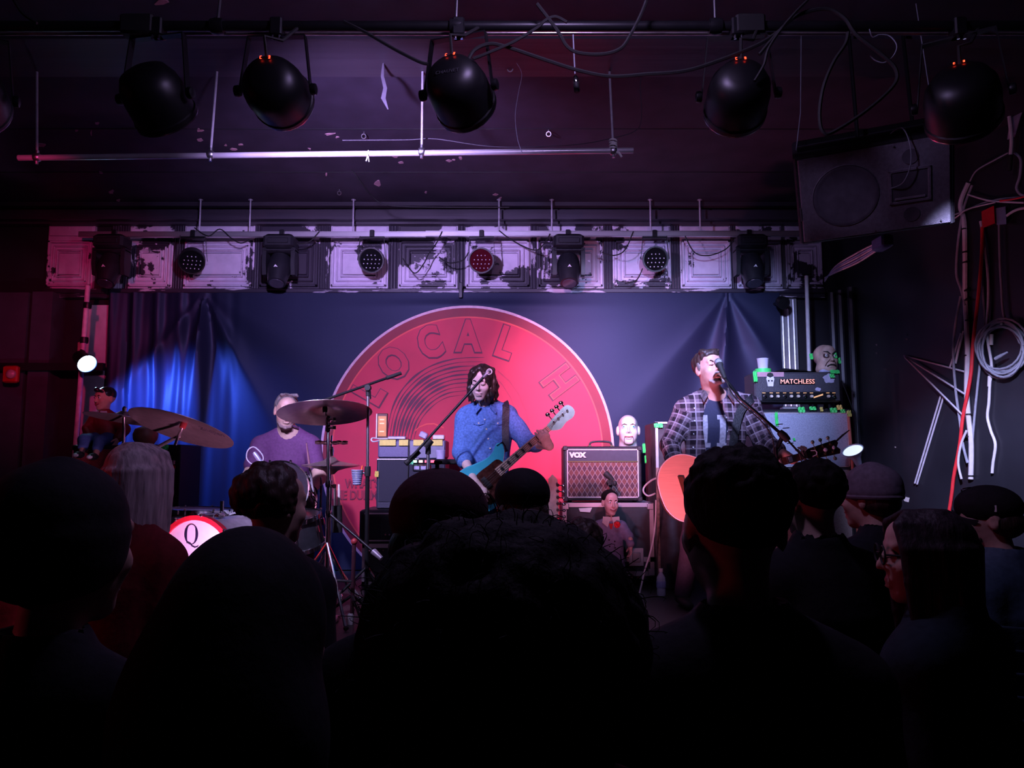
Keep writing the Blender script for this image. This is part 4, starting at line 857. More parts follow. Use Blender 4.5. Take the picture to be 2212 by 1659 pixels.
MB().lathe([(.0325, .055), (.0335, .06), (.0335, .095), (.0325, .1)], b0, n=16).build('label', M('bottle_label', (.35, .4, .7), .5), wbot); MB().lathe([(.015, .162), (.015, .185), (0, .186)], b0, n=12).build('cap', white_paint, wbot)
# ------------------------------- right stack: head, two cabinets
hx0, hx1, hz0, hz1 = frame_px(1632, 1816, 803, 868, 5.75)
kx0, kx1, _, kz1 = frame_px(1642, 1838, 884, 1000, 5.78)
sk = thing('speaker_cabinet', ((kx0+kx1)/2, 6.0, STAGE), 'tall blue grey cloth speaker cabinet under the lit amplifier head', 'speaker cabinet')
amp_box(sk, kx0, kx1, 5.80, 6.18, STAGE, kz1, black_vinyl)
cloth_b = M('grey_cloth', (.34, .37, .46), .85, scale=150, var=.25, bump=.3)
zm = at(1740, 1012, 5.78)[2]
MB().box((kx0+.025, 5.792, zm+.02), (kx1-.025, 5.803, kz1-.03)).build('grille_cloth', cloth_b, sk, False)
MB().box((kx0+.025, 5.792, STAGE+.05), (kx1-.025, 5.803, zm-.01)).build('grille_cloth', M('beige_cloth', (.36, .31, .3), .85, scale=150, var=.25, bump=.3), sk, False)
border(5.794, kx0+.02, kx1-.02, zm+.012, kz1-.025, .006).build('piping', M('pale_piping', (.6, .55, .55)), sk, False)
corners(sk, kx0, kx1, 5.798, STAGE, kz1, black_vinyl, .04)
ah = thing('amplifier_head', ((hx0+hx1)/2, 5.95, kz1), 'dark amplifier head with glowing name plate on the right stack', 'amplifier')
for s_ in (hx0+.06, hx1-.06): MB().lathe([(.02, 0), (.016, hz0-kz1+.004)], (s_, 5.9, kz1), (0, 0, 1), 10).build('rubber_foot', rubber, ah)
amp_box(ah, hx0, hx1, 5.76, 6.02, hz0, hz1, M('grey_vinyl', (.05, .05, .06), .55, scale=140, bump=.3))
hxm = lambda f: hx0+(hx1-hx0)*f
hzm = lambda f: hz0+(hz1-hz0)*f
MB().box((hxm(.29), 5.752, hzm(.58)), (hxm(.70), 5.762, hzm(.76)), .002).build('name_plate', M('plate_black', (.01, .01, .012), .3), ah)
text_mb('MATCHLESS', .048, (hxm(.495), 5.7515, hzm(.668)), (1, 0, 0), (0, 0, 1), .002, .0, sx=1.0).build('lettering', M('lit_letters', (.9, .5, .4), .4, emit=1.1, ecol=(1, .33, .22)), ah, False)
cpn = MB().box((hxm(.08), 5.750, hzm(.06)), (hxm(.93), 5.762, hzm(.33)), .003).build('control_panel', M('plate_black', (.01, .01, .012), .3), ah)
for k, f in enumerate((.11, .185, .26, .34, .415, .495, .575, .65, .845, .91)):
    c = V(hxm(f), 5.750, hzm(.18)); m_ = MB().lathe([(.012, 0), (.011, .014), (.009, .018), (0, .0185)], c, (0, -1, 0), 12); m_.build('knob', cream if k % 3 else chrome, cpn)
for k, f in enumerate((.10, .185, .26, .34, .415, .495, .575, .65, .84, .91)):
    MB().box((hxm(f)-.012, 5.7485, hzm(.285)), (hxm(f)+.012, 5.7505, hzm(.305))).build('panel_marking', M('warm_print', (.9, .5, .2), .5, emit=.5, ecol=(1, .5, .2)), cpn, False)
MB().prism([(0, 0), (.07, .022), (.07, .034), (0, .01)], (hxm(.675), 5.7505, hzm(.12)), (1, 0, 0), (0, 0, 1), (0, -.002, 0)).build('panel_marking', M('warm_print', (.9, .5, .2)), cpn, False)
# stickers: a pale skull-like blob, a round cluster, a torn strip
stk = M('sticker_white', (.72, .7, .74), .5)
def sticker(cx_, cz_, pts, mat=stk, dy=.0012): return MB().prism(pts, (cx_, 5.7605, cz_), (1, 0, 0), (0, 0, 1), (0, -dy, 0)).build('sticker', mat, ah, False)
sticker(hxm(.185), hzm(.72), [(-.03, .01), (-.022, .035), (0, .045), (.022, .035), (.03, .01), (.024, -.015), (.02, -.045), (-.02, -.045), (-.024, -.015)])
sticker(hxm(.185), hzm(.86), [(-.026, .0), (-.02, .02), (0, .028), (.02, .02), (.026, 0), (0, -.012)], M('sticker_dark', (.02, .02, .02), .5), .0024)
for s_ in (-1, 1): MB().lathe([(.007, 0), (.006, .001)], (hxm(.185)+s_*.012, 5.7592, hzm(.70)), (0, -1, 0), 8).build('sticker_eye', M('sticker_dark', (.02, .02, .02)), ah)
sticker(hxm(.87), hzm(.78), [(math.cos(a)*.045*(1+.15*math.sin(5*a)), math.sin(a)*.035*(1+.15*math.sin(5*a))) for a in np.linspace(0, 6.28, 16)[:-1]], M('sticker_lilac', (.5, .48, .62), .5))
sticker(hxm(.735), hzm(.42), [(math.cos(a)*.022, math.sin(a)*.014*(1+.2*math.sin(4*a))) for a in np.linspace(0, 6.28, 12)[:-1]], M('sticker_lilac', (.5, .48, .62)))
sticker(hxm(.19), hzm(.93), [(-.1, -.02), (.1, -.02), (.1, .015), (-.1, .015)], M('sticker_pink', (.55, .3, .34), .5), .0006)
for s_ in range(4): MB().cyl((hx1-.006+.004, 5.80+.05*s_, hzm(.2+.2*s_)), (hx1+.004, 5.80+.05*s_, hzm(.2+.2*s_)), .006, n=8).build('side_rivet', steel, ah)
# things on the head: roll of green tape, cup, cloth, tape bits
r0 = at(1650, 797, 5.86); r0 = V(r0[0], 5.88, hz1)
tag(MB().lathe([(.036, 0), (.06, 0), (.06, .036), (.036, .036)], r0, n=28).build('tape_roll', green_tape), 'roll of bright green tape lying on the amplifier head', 'tape roll')
cu = thing('plastic_cup', tuple(r0+V(0, 0, .036)), 'clear plastic cup standing on the green tape roll', 'cup')
MB().lathe([(.0, .001), (.036, 0), (.0375, .008), (.044, .075), (.047, .08), (.044, .08), (.0355, .012), (0, .01)], r0+V(0, 0, .037), n=24).build('cup', M('cup_plastic', (.62, .6, .72), .2, var=.05), cu)
q = []
for i in range(9):
    row = []
    for j in range(5): row.append((hxm(.22)+i/8*(hxm(.76)-hxm(.22)), 5.80+.2*j/4, hz1+.004+.035*math.sin(math.pi*i/8)*math.sin(math.pi*(j+.6)/5.2)*(1+.3*math.sin(i*2.1+j))))
    q.append(row)
tag(MB().grid(q).grid([[(a, b, hz1+.001) for a, b, c in r][::-1] for r in q]).build('folded_cloth', black_cloth), 'crumpled black cloth lying on the amplifier head', 'cloth')
tape_blob('tape_piece', 1631, 813, 5.745, .03, .09, 'green tape strip hanging at the left top corner of the amplifier head')
tape_blob('tape_piece', 1803, 803, 5.745, .07, .03, 'green tape bow at the right top of the amplifier head')
tape_blob('tape_piece', 1797, 812, 5.743, .035, .03, 'small green tape tab under the bow on the amplifier head')
for (px, py, w_, h_, m_, lb) in ((1731, 885, .05, .045, green_tape, 'crumpled green tape at the top middle of the grey speaker cabinet'), (1755, 882, .05, .03, green_tape, 'thin green tape scrap right of centre atop the grey speaker cabinet'), (1774, 884, .022, .035, yellow_tape, 'yellow tape tab at the top of the grey speaker cabinet'), (1800, 886, .05, .04, green_tape, 'green tape clump near the right top of the grey speaker cabinet'), (1813, 880, .04, .04, yellow_tape, 'yellow tape clump at the right top of the grey speaker cabinet'), (1820, 888, .035, .03, green_tape, 'rightmost green tape clump on the grey speaker cabinet'), (1677, 905, .022, .11, green_tape, 'long green tape strip hanging on the left of the grey speaker cabinet'), (1715, 949, .015, .022, green_tape, 'tiny green tape dot on the grey speaker cloth')):
    tape_blob('tape_piece', px, py, 5.785, w_, h_, lb, m_)
p = at(1705, 874, 5.83); tag(MB().box((p[0]-.05, 5.82, kz1), (p[0]+.06, 5.9, kz1+.025), .006).build('pedal', alu), 'small silver box under the amplifier head', 'pedal')
# wooden stick and clamp lamp right of the stack
a = V(at(1832, 890, 5.72)[0], 5.72, at(1832, 888, 5.72)[2]); b = at(1846, 965, 5.72)
st_ = thing('lamp_stand', (b[0], 5.72, STAGE), 'reddish wooden stick with a round reflector lamp right of the stack', 'lamp')
MB().cyl(a, V(b[0]+.012, 5.72, STAGE), .011, n=10).build('stick', M('stick_wood', (.4, .16, .12), .6), st_)
lcn = at(1843, 975, 5.6); ldn = unit(V(-.45, -.35, .75))
MB().lathe([(.02, -.12), (.025, -.1), (.03, -.06), (.075, .01), (.078, .012), (.072, .012), (.028, -.055), (0, -.056)], lcn, ldn, 26).build('reflector', M('lamp_alu', (.45, .55, .75), .3, .7), st_)
MB().lathe([(.0, .0), (.068, .004), (.066, .008), (0, .012)], lcn, ldn, 22).build('lens', M('lamp_glass', (.75, .85, .95), .3, emit=.9, ecol=(.7, .85, 1)), st_)
MB().lathe([(.012, -.16), (.014, -.14), (.014, -.12)], lcn, ldn, 12).build('socket', chrome, st_); MB().cyl(lcn-ldn*.14, V(b[0]+.012, 5.72, (lcn-ldn*.14)[2]-.02), .006, n=8).build('bracket', chrome, st_)
tape_blob('tape_piece', 1834, 893, 5.70, .03, .05, 'yellow green tape at the top of the reddish stick', M('yg_tape', (.45, .7, .15), .5))
tag(MB().tube(spline([at(1818, 822, 5.9), at(1840, 880, 5.9), at(1850, 930, 5.9), V(at(1852, 1000, 5.9)[0], 5.9, STAGE+.01)], 6), .004, 6).build('amp_lead', rubber), 'thin dark lead hanging down right of the amplifier head', 'cable')
# ------------------------------- bass stack left of the bassist
sx0, sx1, sz0, sz1 = frame_px(812, 962, 990, 1092, 6.0)
_, _, tz0, tz1 = frame_px(812, 962, 950, 988, 6.0)
_, _, uz0, uz1 = frame_px(776, 905, 1102, 1172, 5.9)
ux0, ux1 = at(776, 1140, 5.9)[0], at(905, 1140, 5.9)[0]
navy = M('navy_vinyl', (.035, .035, .06), .55, scale=140, bump=.3)
bb = thing('rack_case', ((ux0+ux1)/2, 6.1, STAGE), 'silver edged rack case at the bottom of the bass stack', 'road case')
amp_box(bb, ux0+.02, ux1+.1, 5.93, 6.4, STAGE, uz0-.012, case_m); border(5.93, ux0+.02, ux1+.1, STAGE, uz0-.012, .03).build('edging', alu, bb, False)
for k in range(5): MB().lathe([(.01, 0), (.008, .01)], (ux0+.08+k*.05, 5.928, uz0-.06), (0, -1, 0), 10).build('knob', chrome, bb)
lo_ = thing('bass_amplifier', ((ux0+ux1)/2, 6.1, uz0), 'black amplifier with pale top strip low in the bass stack', 'amplifier')
amp_box(lo_, ux0, ux1+.1, 5.9, 6.4, uz0-.01, uz1, black_vinyl); MB().box((ux0+.04, 5.893, uz1-.03), (ux1+.06, 5.902, uz1-.02)).box((ux0+.04, 5.893, uz0+.01), (ux1+.0, 5.902, uz0+.018)).build('trim_strip', alu, lo_, False)
for k in range(4): MB().lathe([(.008, 0), (.007, .012)], (ux0+.20+k*.03, 5.9, uz0+.06), (0, -1, 0), 10).build('knob', chrome, lo_)
MB().box((ux0+.03, 5.895, uz0+.03), (ux0+.17, 5.902, uz1-.05)).build('grille_cloth', M('dark_grille', (.025, .025, .032), .8), lo_, False)
bc = thing('bass_cabinet', ((sx0+sx1)/2, 6.15, uz1), 'navy black bass speaker cabinet behind the bassist', 'speaker cabinet')
amp_box(bc, sx0, sx1, 6.0, 6.38, uz1, sz1, navy); MB().box((sx0+.02, 5.994, sz0+.03), (sx1-.02, 6.002, sz1-.02)).build('grille_cloth', M('navy_grille', (.028, .028, .045), .85, scale=200), bc, False)
MB().box((sx0+.005, 5.988, sz1-.012), (sx0+(sx1-sx0)*.62, 6.0, sz1-.002)).build('trim_strip', alu, bc, False)
bh = thing('lavender_amplifier', ((sx0+sx1)/2, 6.15, sz1), 'lavender blue faced bass amplifier head on the navy cabinet', 'amplifier')
amp_box(bh, sx0+.004, sx1-.002, 6.02, 6.36, sz1, tz1, M('violet_vinyl', (.14, .13, .24), .5, scale=140, bump=.2))
MB().box((sx0+(sx1-sx0)*.45, 6.012, sz1+.004), (sx1-.01, 6.022, tz1-.01)).build('front_panel', M('grey_front', (.22, .22, .3), .6), bh, False)
for (a_, b_, lb) in ((820, 855, 'left'), (862, 885, 'second'), (893, 915, 'third'), (932, 956, 'right')):
    p, q = at(a_, 957, 6.01), at(b_, 953, 6.01)
    tag(MB().box((p[0], 6.004, p[2]-.02), (q[0], 6.011, tz1+.003)).box((p[0], 6.004, tz1+.0005), (q[0], 6.06, tz1+.003)).build('tape_piece', yellow_tape, None, False), '%s piece of yellow tape along the top of the bass head' % {'left': 'leftmost', 'second': 'second', 'third': 'third', 'right': 'rightmost'}[lb], 'tape')
tape_blob('tape_piece', 814, 1024, 5.985, .03, .05, 'yellow tape tab on the left edge of the navy cabinet', yellow_tape)
# the upright amber panel and small boxes on the bass head
a = at(825, 922, 6.1); ab = thing('amber_panel', (a[0], 6.1, tz1+.012), 'small upright amber panel with pale edge on the bass head', 'panel')
Rt = rotm(0, 5, 0)
m_ = MB().box((a[0]-.035, 6.09, tz1+.012), (a[0]+.045, 6.12, at(825, 893, 6.1)[2]), .004); m_.build('frame', M('panel_wood', (.10, .03, .02), .5), ab)
MB().box((a[0]-.028, 6.084, tz1+.03), (a[0]+.036, 6.091, at(825, 899, 6.1)[2])).build('screen', M('amber', (.5, .2, .05), .4, emit=.25, ecol=(1, .35, .08)), ab, False)
MB().box((a[0]-.045, 6.088, tz1+.012), (a[0]-.036, 6.12, at(825, 894, 6.1)[2])).build('pale_edge', cable_white, ab, False)
for zz in (.25, .62, .8): MB().box((a[0]-.015, 6.082, tz1+.02+.17*zz), (a[0]+.02, 6.0845, tz1+.03+.17*zz)).build('screen_bar', M('amber_bar', (.9, .55, .3), .4, emit=.6, ecol=(1, .5, .2)), ab, False)
p = at(858, 946, 6.1); tag(MB().box((p[0]-.07, 6.06, tz1+.004), (p[0]+.07, 6.16, tz1+.03), .006).build('pedal', M('silver_pedal', (.5, .48, .6), .35, .4)), 'flat silver box lying on the left of the bass head', 'pedal')
p = at(948, 948, 6.1); tag(MB().box((p[0]-.045, 6.06, tz1+.004), (p[0]+.045, 6.16, tz1+.04), .006).build('pedal', white_paint), 'small white box lying at the right end of the bass head', 'pedal')
p = at(914, 946, 6.1); tag(MB().box((p[0]-.03, 6.06, tz1+.004), (p[0]+.03, 6.14, tz1+.055), .008).xf(rotm(0, 25, 0), (0, 0, .01), (p[0], 6.1, tz1+.02)).build('pedal', M('lilac_box', (.45, .4, .6), .5)), 'tilted lilac box on the bass head beside the boom stand', 'pedal')
tag(MB().tube(spline([at(820, 952, 6.05), at(806, 954, 6.0), at(802, 950, 6.0), at(806, 946, 6.02), at(820, 948, 6.06), at(845, 947, 6.1)], 5), .006, 6).build('short_cable', cable_white), 'looped white cable end off the left of the bass head', 'cable')
tag(MB().tube(spline([at(883, 948, 6.0), at(882, 970, 5.985), at(882, 1000, 5.98), at(880, 1060, 5.98)], 4), .004, 6).build('short_cable', rubber), 'thin black cable running down the front of the bass head', 'cable')
# effects tray on a stand in front of the bass stack
tx0, tx1, tz_, _ = frame_px(888, 995, 985, 1003, 5.35)
et = thing('effects_tray', ((tx0+tx1)/2, 5.45, STAGE), 'black tray of effect units with small lit indicators beside the bassist', 'effects tray')
MB().box((tx0, 5.3, tz_), (tx1, 5.6, tz_+.035), .006).build('tray', black_metal, et)
MB().box((tx0+.02, 5.28, tz_-.05), (tx0+.13, 5.45, tz_-.002), .006).build('unit', M('unit_black', (.02, .02, .025), .4), et)
MB().cyl(((tx0+tx1)/2, 5.45, STAGE+.01), ((tx0+tx1)/2, 5.45, tz_), .015, n=10).lathe([(.2, 0), (.2, .012), (.02, .02)], ((tx0+tx1)/2, 5.45, STAGE), n=20).build('stand', black_metal, et)
for k in range(4): MB().box((tx0+.02+k*.04, 5.298, tz_+.012), (tx0+.045+k*.04, 5.301, tz_+.028)).build('indicator', M('led_tray_%d' % k, [(.5, 1, .6), (1, .5, .5), (1, .1, .15), (1, .1, .15)][k], .4, emit=3, ecol=[(.4, 1, .6), (1, .5, .4), (1, .06, .1), (1, .06, .1)][k]), et, False)
for k in range(2): MB().box((tx0+.03+k*.045, 5.276, tz_-.035), (tx0+.065+k*.045, 5.281, tz_-.012)).build('dial_window', M('lilac_box', (.45, .4, .6)), et, False)
tape_blob('tape_piece', 886, 999, 5.27, .045, .03, 'mint green tape on the left end of the effects tray', M('mint_tape', (.2, .85, .4), .5))
for k in range(1): tag(MB().lathe([(.03, 0), (.035, .06), (.032, .062), (.028, .004)], (at(952, 990, 5.4)[0], 5.4, tz_+.036), n=14).build('small_bowl', M('lilac_box', (.45, .4, .6))), 'small pale bowl on the effects tray', 'bowl')
# ------------------------------- white electric guitar leaning before the combo, seen by its headstock
gn = at(1190, 1130, 5.35); gt = at(1196, 1034, 5.35); gd = unit(gt-gn); gx = unit(np.cross(gd, (0, 1, 0)))
eg = thing('electric_guitar', (gn[0], 5.35, STAGE), 'pale electric guitar on a stand, only its six-peg headstock showing', 'guitar')
bodyc = V(gn[0]-.02, 5.34, STAGE+.22)
pale = M('guitar_cream', (.75, .55, .45), .35)
ol = [(math.cos(a)*.16*(1+.12*math.cos(2*a)), math.sin(a)*.21) for a in np.linspace(0, 6.28, 28)[:-1]]
MB().prism(ol, bodyc, (1, 0, 0), (0, 0, 1), (0, .04, 0)).build('body', pale, eg)
MB().cyl(bodyc+V(0, 0, .1), gn, .022, n=10).build('neck', pale, eg)
hs = [(-.022, 0), (.022, 0), (.05, .05), (.04, .22), (.025, .30), (-.01, .33), (-.035, .30), (-.03, .1)]
MB().prism(hs, gn, gx if gx[0] > 0 else -gx, gd, (0, .014, 0)).build('headstock', M('headstock_pale', (.85, .68, .6), .35), eg)
gxx = gx if gx[0] > 0 else -gx
for k in range(6):
    p = gn+gd*(.05+k*.042)+gxx*(.045-.003*k); MB().lathe([(.011, 0), (.012, .012), (.007, .016)], p+V(0, -.016, 0), (0, 1, 0), 10).build('string_post', chrome, eg)
    MB().cyl(p, p+gxx*.03, .004, n=6).ball(p+gxx*.042, (.014, .009, .012), 10).build('tuning_peg', chrome, eg)
MB().tube([bodyc+V(-.14, .12, -.22), bodyc+V(-.1, -.03, -.19), bodyc+V(.1, -.03, -.19), bodyc+V(.14, .12, -.22)], .01, 8).tube([bodyc+V(0, .15, -.22), bodyc+V(0, .09, .15)], .01, 8).build('guitar_stand', black_metal, eg)
# ------------------------------- left: red grille amplifier for the doll, keyboard-like rack
lx0, lx1, _, lz1 = frame_px(150, 262, 962, 1100, 5.75)
la = thing('red_amplifier', ((lx0+lx1)/2, 5.95, STAGE), 'red grille amplifier at the far left with a doll sitting on it', 'amplifier')
amp_box(la, lx0, lx1, 5.75, 6.15, STAGE, lz1, black_vinyl)
rg = M('red_grille', (.5, .05, .06), .7, scale=30); N, L, b = nodes_of(rg); tcn = N.new('ShaderNodeTexCoord'); bk_ = N.new('ShaderNodeTexBrick'); bk_.inputs['Scale'].default_value = 26; bk_.inputs['Color1'].default_value = (.5, .06, .07, 1); bk_.inputs['Color2'].default_value = (.4, .04, .05, 1); bk_.inputs['Mortar'].default_value = (.1, .01, .015, 1); bk_.inputs['Mortar Size'].default_value = .035
mpn = N.new('ShaderNodeMapping'); mpn.inputs['Rotation'].default_value = (math.pi/2, 0, 0); L.new(tcn.outputs['Object'], mpn.inputs[0]); L.new(mpn.outputs[0], bk_.inputs['Vector']); L.new(bk_.outputs['Color'], b.inputs['Base Color'])
MB().box((lx0+.02, 5.743, STAGE+.05), (lx1-.02, 5.752, lz1-.03)).build('grille_cloth', rg, la, False); corners(la, lx0, lx1, 5.748, STAGE, lz1, black_metal, .035)
rx0, rx1, _, rz1 = frame_px(340, 388, 960, 1000, 5.7)
rk = thing('equipment_rack', ((rx0+rx1)/2, 5.9, STAGE), 'dark equipment rack with a silver and red shelf behind the ride cymbal', 'rack')
amp_box(rk, rx0-.25, rx1, 5.72, 6.1, STAGE, rz1, black_metal, .006); pz_ = at(370, 1000, 5.7)[2]
MB().box((rx0-.1, 5.69, pz_-.012), (rx1-.03, 5.72, pz_+.02), .004).build('silver_shelf', alu, rk); MB().box((rx0-.1, 5.69, pz_-.045), (rx1-.03, 5.72, pz_-.018), .004).build('red_strip', red_plastic, rk)
tape_blob('tape_piece', 357, 966, 5.69, .05, .04, 'green tape on the equipment rack under the ride cymbal')
# ---------------------------------------------------------------- drum kit
cym_m = M('cymbal_bronze', (.60, .44, .40), .3, .85, var=.12, scale=30, stretch=(1, 1, 1))
pearl = M('drum_shell', (.5, .42, .48), .25, .3, var=.15, scale=20)
drum_white = M('drum_head_white', (.85, .8, .82), .6, var=.04)
dark_shell = M('drum_shell_dark', (.03, .03, .035), .25)
def cymbal(t, c, n, r, bell=.055, name='cymbal', mat=None):
    prof = [(.004, .028), (bell*.5, .026), (bell, .004), (r*.5, -.008), (r, -.024), (r, -.026), (r*.5, -.0105), (bell, .001), (bell*.5, .022), (.004, .024)]
    return MB().lathe(prof, c, n, 44, (0, 1, 0)).build(name, mat or cym_m, t)
def tripod(t, base, spread, h, mat=chrome, legs=(90, 210, 330)):
    for a in legs:
        e = base+V(math.cos(math.radians(a))*spread, math.sin(math.radians(a))*spread, .012)
        MB().cyl(base+V(0, 0, h), e, .009, n=8).build('leg', mat, t); MB().ball(e+V(0, 0, .004), (.016, .016, .014), 8).build('rubber_foot', rubber, t)
def wing(t, c, mat=chrome): MB().cyl(c, c+V(.03, -.012, 0), .008, n=8).box(tuple(c+V(.025, -.02, -.012)), tuple(c+V(.045, -.008, .012)), .003).build('wing_nut', mat, t)
# ride cymbal on its arm
rcn = at(396, 918, 4.65); n_ = unit(V(.20, .30, .93))
rd = thing('ride_cymbal', (at(340, 1000, 4.75)[0], 4.78, STAGE), 'largest bronze cymbal tilted at the left of the kit, signed near its rim', 'cymbal')
cymbal(rd, rcn, n_, .31, .06)
xr, yr, _ = frame_of(n_, (0, 1, 0)); rad = unit(V(.82, -.5, 0)-n_*np.dot(V(.82, -.5, 0), n_)); tg = unit(np.cross(rad, n_))
p = rcn+rad*.235-n_*.0225
uxx = unit(V(1, 0, -.15)-n_*np.dot(V(1, 0, -.15), n_)); uyy = np.cross(-n_, uxx)
rz_ = ray(455, 934); p = EYE+rz_*(((rcn-n_*.021-EYE)@n_)/(rz_@n_))
zt_m = text_mb('Zildjian', .10, p, uxx, uyy, .0006, 0.0, sx=.55, shear=.3)
for i_, q_ in enumerate(zt_m.v):
    dq = np.array(q_)-rcn; rho = np.linalg.norm(dq-n_*(dq@n_)); zt_m.v[i_] = tuple(rcn+(dq-n_*(dq@n_))+n_*(-.0105-(rho-.155)/.155*.0155-.0012-(.0005 if i_ >= len(zt_m.v)//2 else 0)))
zt_m.build('lettering', M('cymbal_print', (.06, .04, .05), .5), rd, False)
MB().lathe([(.018, -.02), (.02, 0), (.016, .03)], rcn, n_, 14).build('felt', M('felt_red', (.4, .03, .03), .9), rd)
MB().cyl(rcn-n_*.015, rcn-n_*.075, .01, n=10).cyl(rcn-n_*.05+V(.0, -.01, 0), rcn-n_*.12+V(.0, -.01, -.01), .009, n=10).build('tilter', chrome, rd)
arm = at(342, 965, 4.75); MB().cyl(rcn-n_*.07, arm, .0115, n=12).build('boom_arm', M('arm_pale', (.8, .72, .7), .2, .9), rd)
MB().cyl(arm, V(arm[0], 4.78, STAGE+.25), .012, n=12).build('pole', chrome, rd); tripod(rd, V(arm[0], 4.78, STAGE), .28, .42)
# second left cymbal
c2 = at(268, 898, 4.95); c2d = thing('crash_cymbal', (c2[0], 4.95, STAGE), 'thin cymbal partly hidden behind the big left cymbal', 'cymbal')
cymbal(c2d, c2, unit(V(.12, .12, 1)), .235); MB().cyl(c2-V(0, 0, .01), V(c2[0]+.03, 4.95, STAGE+.2), .01, n=10).build('pole', chrome, c2d); MB().lathe([(.012, .02), (.014, .05), (.006, .06)], c2, (0, 0, 1), 10).build('wing_nut', chrome, c2d); tripod(c2d, V(c2[0]+.03, 4.95, STAGE), .26, .4)
# right crash
c3_ = at(702, 884, 4.72); n3 = unit(V(-.08, .2, .97)); c3d = thing('crash_cymbal', (c3_[0], 4.72, STAGE), 'bronze crash cymbal in front of the drummer face', 'cymbal')
cymbal(c3d, c3_, n3, .285); MB().lathe([(.014, -.02), (.016, 0), (.012, .035), (.004, .05)], c3_, n3, 12).build('felt', rubber, c3d)
bs = V(at(706, 1200, 4.6)[0], 4.6, STAGE)
MB().tube([c3_-n3*.01, at(709, 935, 4.68), at(709, 1060, 4.62), bs+V(0, 0, .25)], .0105, 12).build('pole', chrome, c3d)
for py_ in (905, 925, 1045, 1110): MB().lathe([(.016, -.02), (.019, 0), (.016, .02)], at(709, py_, 4.68 if py_ < 1000 else 4.62), (0, 0, 1), 12).build('joint', chrome, c3d)
for py_ in (906, 924, 1050): wing(c3d, at(711, py_, 4.67))
tripod(c3d, bs, .3, .45, chrome, (60, 180, 305))
# hi-hat with tambourine
hc_ = at(715, 996, 4.85); hh_ = thing('hi_hat', (hc_[0], 4.85, STAGE), 'pair of small hi-hat cymbals seen edge on beside the drummer', 'cymbal')
cymbal(hh_, hc_, (0, 0, 1), .178, .045); cymbal(hh_, hc_-V(0, 0, .055), (0, 0, -1), .178, .045)
MB().cyl(hc_+V(0, 0, .16), V(hc_[0]-.012, 4.85, STAGE+.2), .006, n=8).build('rod', chrome, hh_); MB().cyl(hc_-V(0, 0, .12), V(hc_[0]-.012, 4.85, STAGE+.16), .014, n=10).build('pole', chrome, hh_); MB().lathe([(.016, 0), (.018, .04), (.012, .06)], hc_+V(0, 0, .03), (0, 0, 1), 10).build('clutch', chrome, hh_)
tripod(hh_, V(hc_[0]-.012, 4.85, STAGE), .26, .38, chrome, (30, 150, 270)); MB().box((hc_[0]-.06, 4.7, STAGE+.01), (hc_[0]+.04, 4.96, STAGE+.035), .008).build('pedal', chrome, hh_)
tb = at(716, 957, 4.85); tt_ = thing('tambourine', tuple(tb-V(0, 0, .012)), 'small jingle ring clipped on the hi-hat rod', 'tambourine')
MB().torus(tb, (0, 0, 1), .085, .006, 28, 8).cyl(tb-V(.085, 0, 0), tb+V(.085, 0, 0), .006, n=8).build('ring', cym_m, tt_)
for k in range(8): MB().lathe([(.002, -.006), (.019, -.004), (.019, -.002), (.002, 0)], tb+V(math.cos(k*.785)*.085, math.sin(k*.785)*.085, .002), (0, .4, 1), 12).lathe([(.002, .004), (.019, .006), (.019, .008), (.002, .01)], tb+V(math.cos(k*.785)*.085, math.sin(k*.785)*.085, .002), (0, .3, 1), 12).build('jingle', cym_m, tt_)
# bass drum
bd_d = unit(V(-.33, -.94, 0)); bdc = at(424, 1232, 4.62); bdr = .285; bdc[2] = STAGE+bdr+.03
bdm = thing('bass_drum', (bdc[0], bdc[1], STAGE), 'bass drum with white front head lettered with a large serif letter', 'drum')
bsh = MB().lathe([(bdr-.012, -.40), (bdr-.012, 0)], bdc, bd_d, 48).build('shell', pearl, bdm)
MB().lathe([(0, .004), (bdr-.004, .004), (bdr-.004, .010), (0, .012)], bdc, bd_d, 48).build('front_head', drum_white, bdm)
MB().lathe([(bdr-.016, .012), (bdr-.016, .026), (bdr+.012, .026), (bdr+.012, -.012), (bdr, -.012), (bdr, .012)], bdc, bd_d, 48, cap=False).build('hoop', M('hoop_red', (.75, .02, .04), .35), bdm)
MB().lathe([(bdr, -.40), (bdr, -.43), (bdr+.012, -.43), (bdr+.012, -.39), (bdr, -.39)], bdc, bd_d, 48, cap=False).build('hoop', M('hoop_white', (.85, .82, .88), .3), bdm)
xb_, yb_, _ = frame_of(bd_d)
for k in range(10):
    a = 2*math.pi*k/10+.16; o = xb_*math.cos(a)+yb_*math.sin(a)
    MB().cyl(bdc+o*(bdr+.022)+bd_d*.03, bdc+o*(bdr+.018)-bd_d*.14, .005, n=8).build('tension_rod', chrome, bsh)
    MB().box((-.014, -.035, -.012), (.014, .035, .012), .006).xf(np.stack([np.cross(o, bd_d), bd_d, o], 1), bdc+o*(bdr+.008)-bd_d*.13).build('lug', chrome, bsh)
    MB().ball(bdc+o*(bdr+.018)+bd_d*.03, (.012, .012, .012), 8).build('claw', chrome, bsh)
xq = xb_ if xb_[0] > 0 else -xb_
qc = bdc+xq*(-.035)+yb_*.185+bd_d*.013
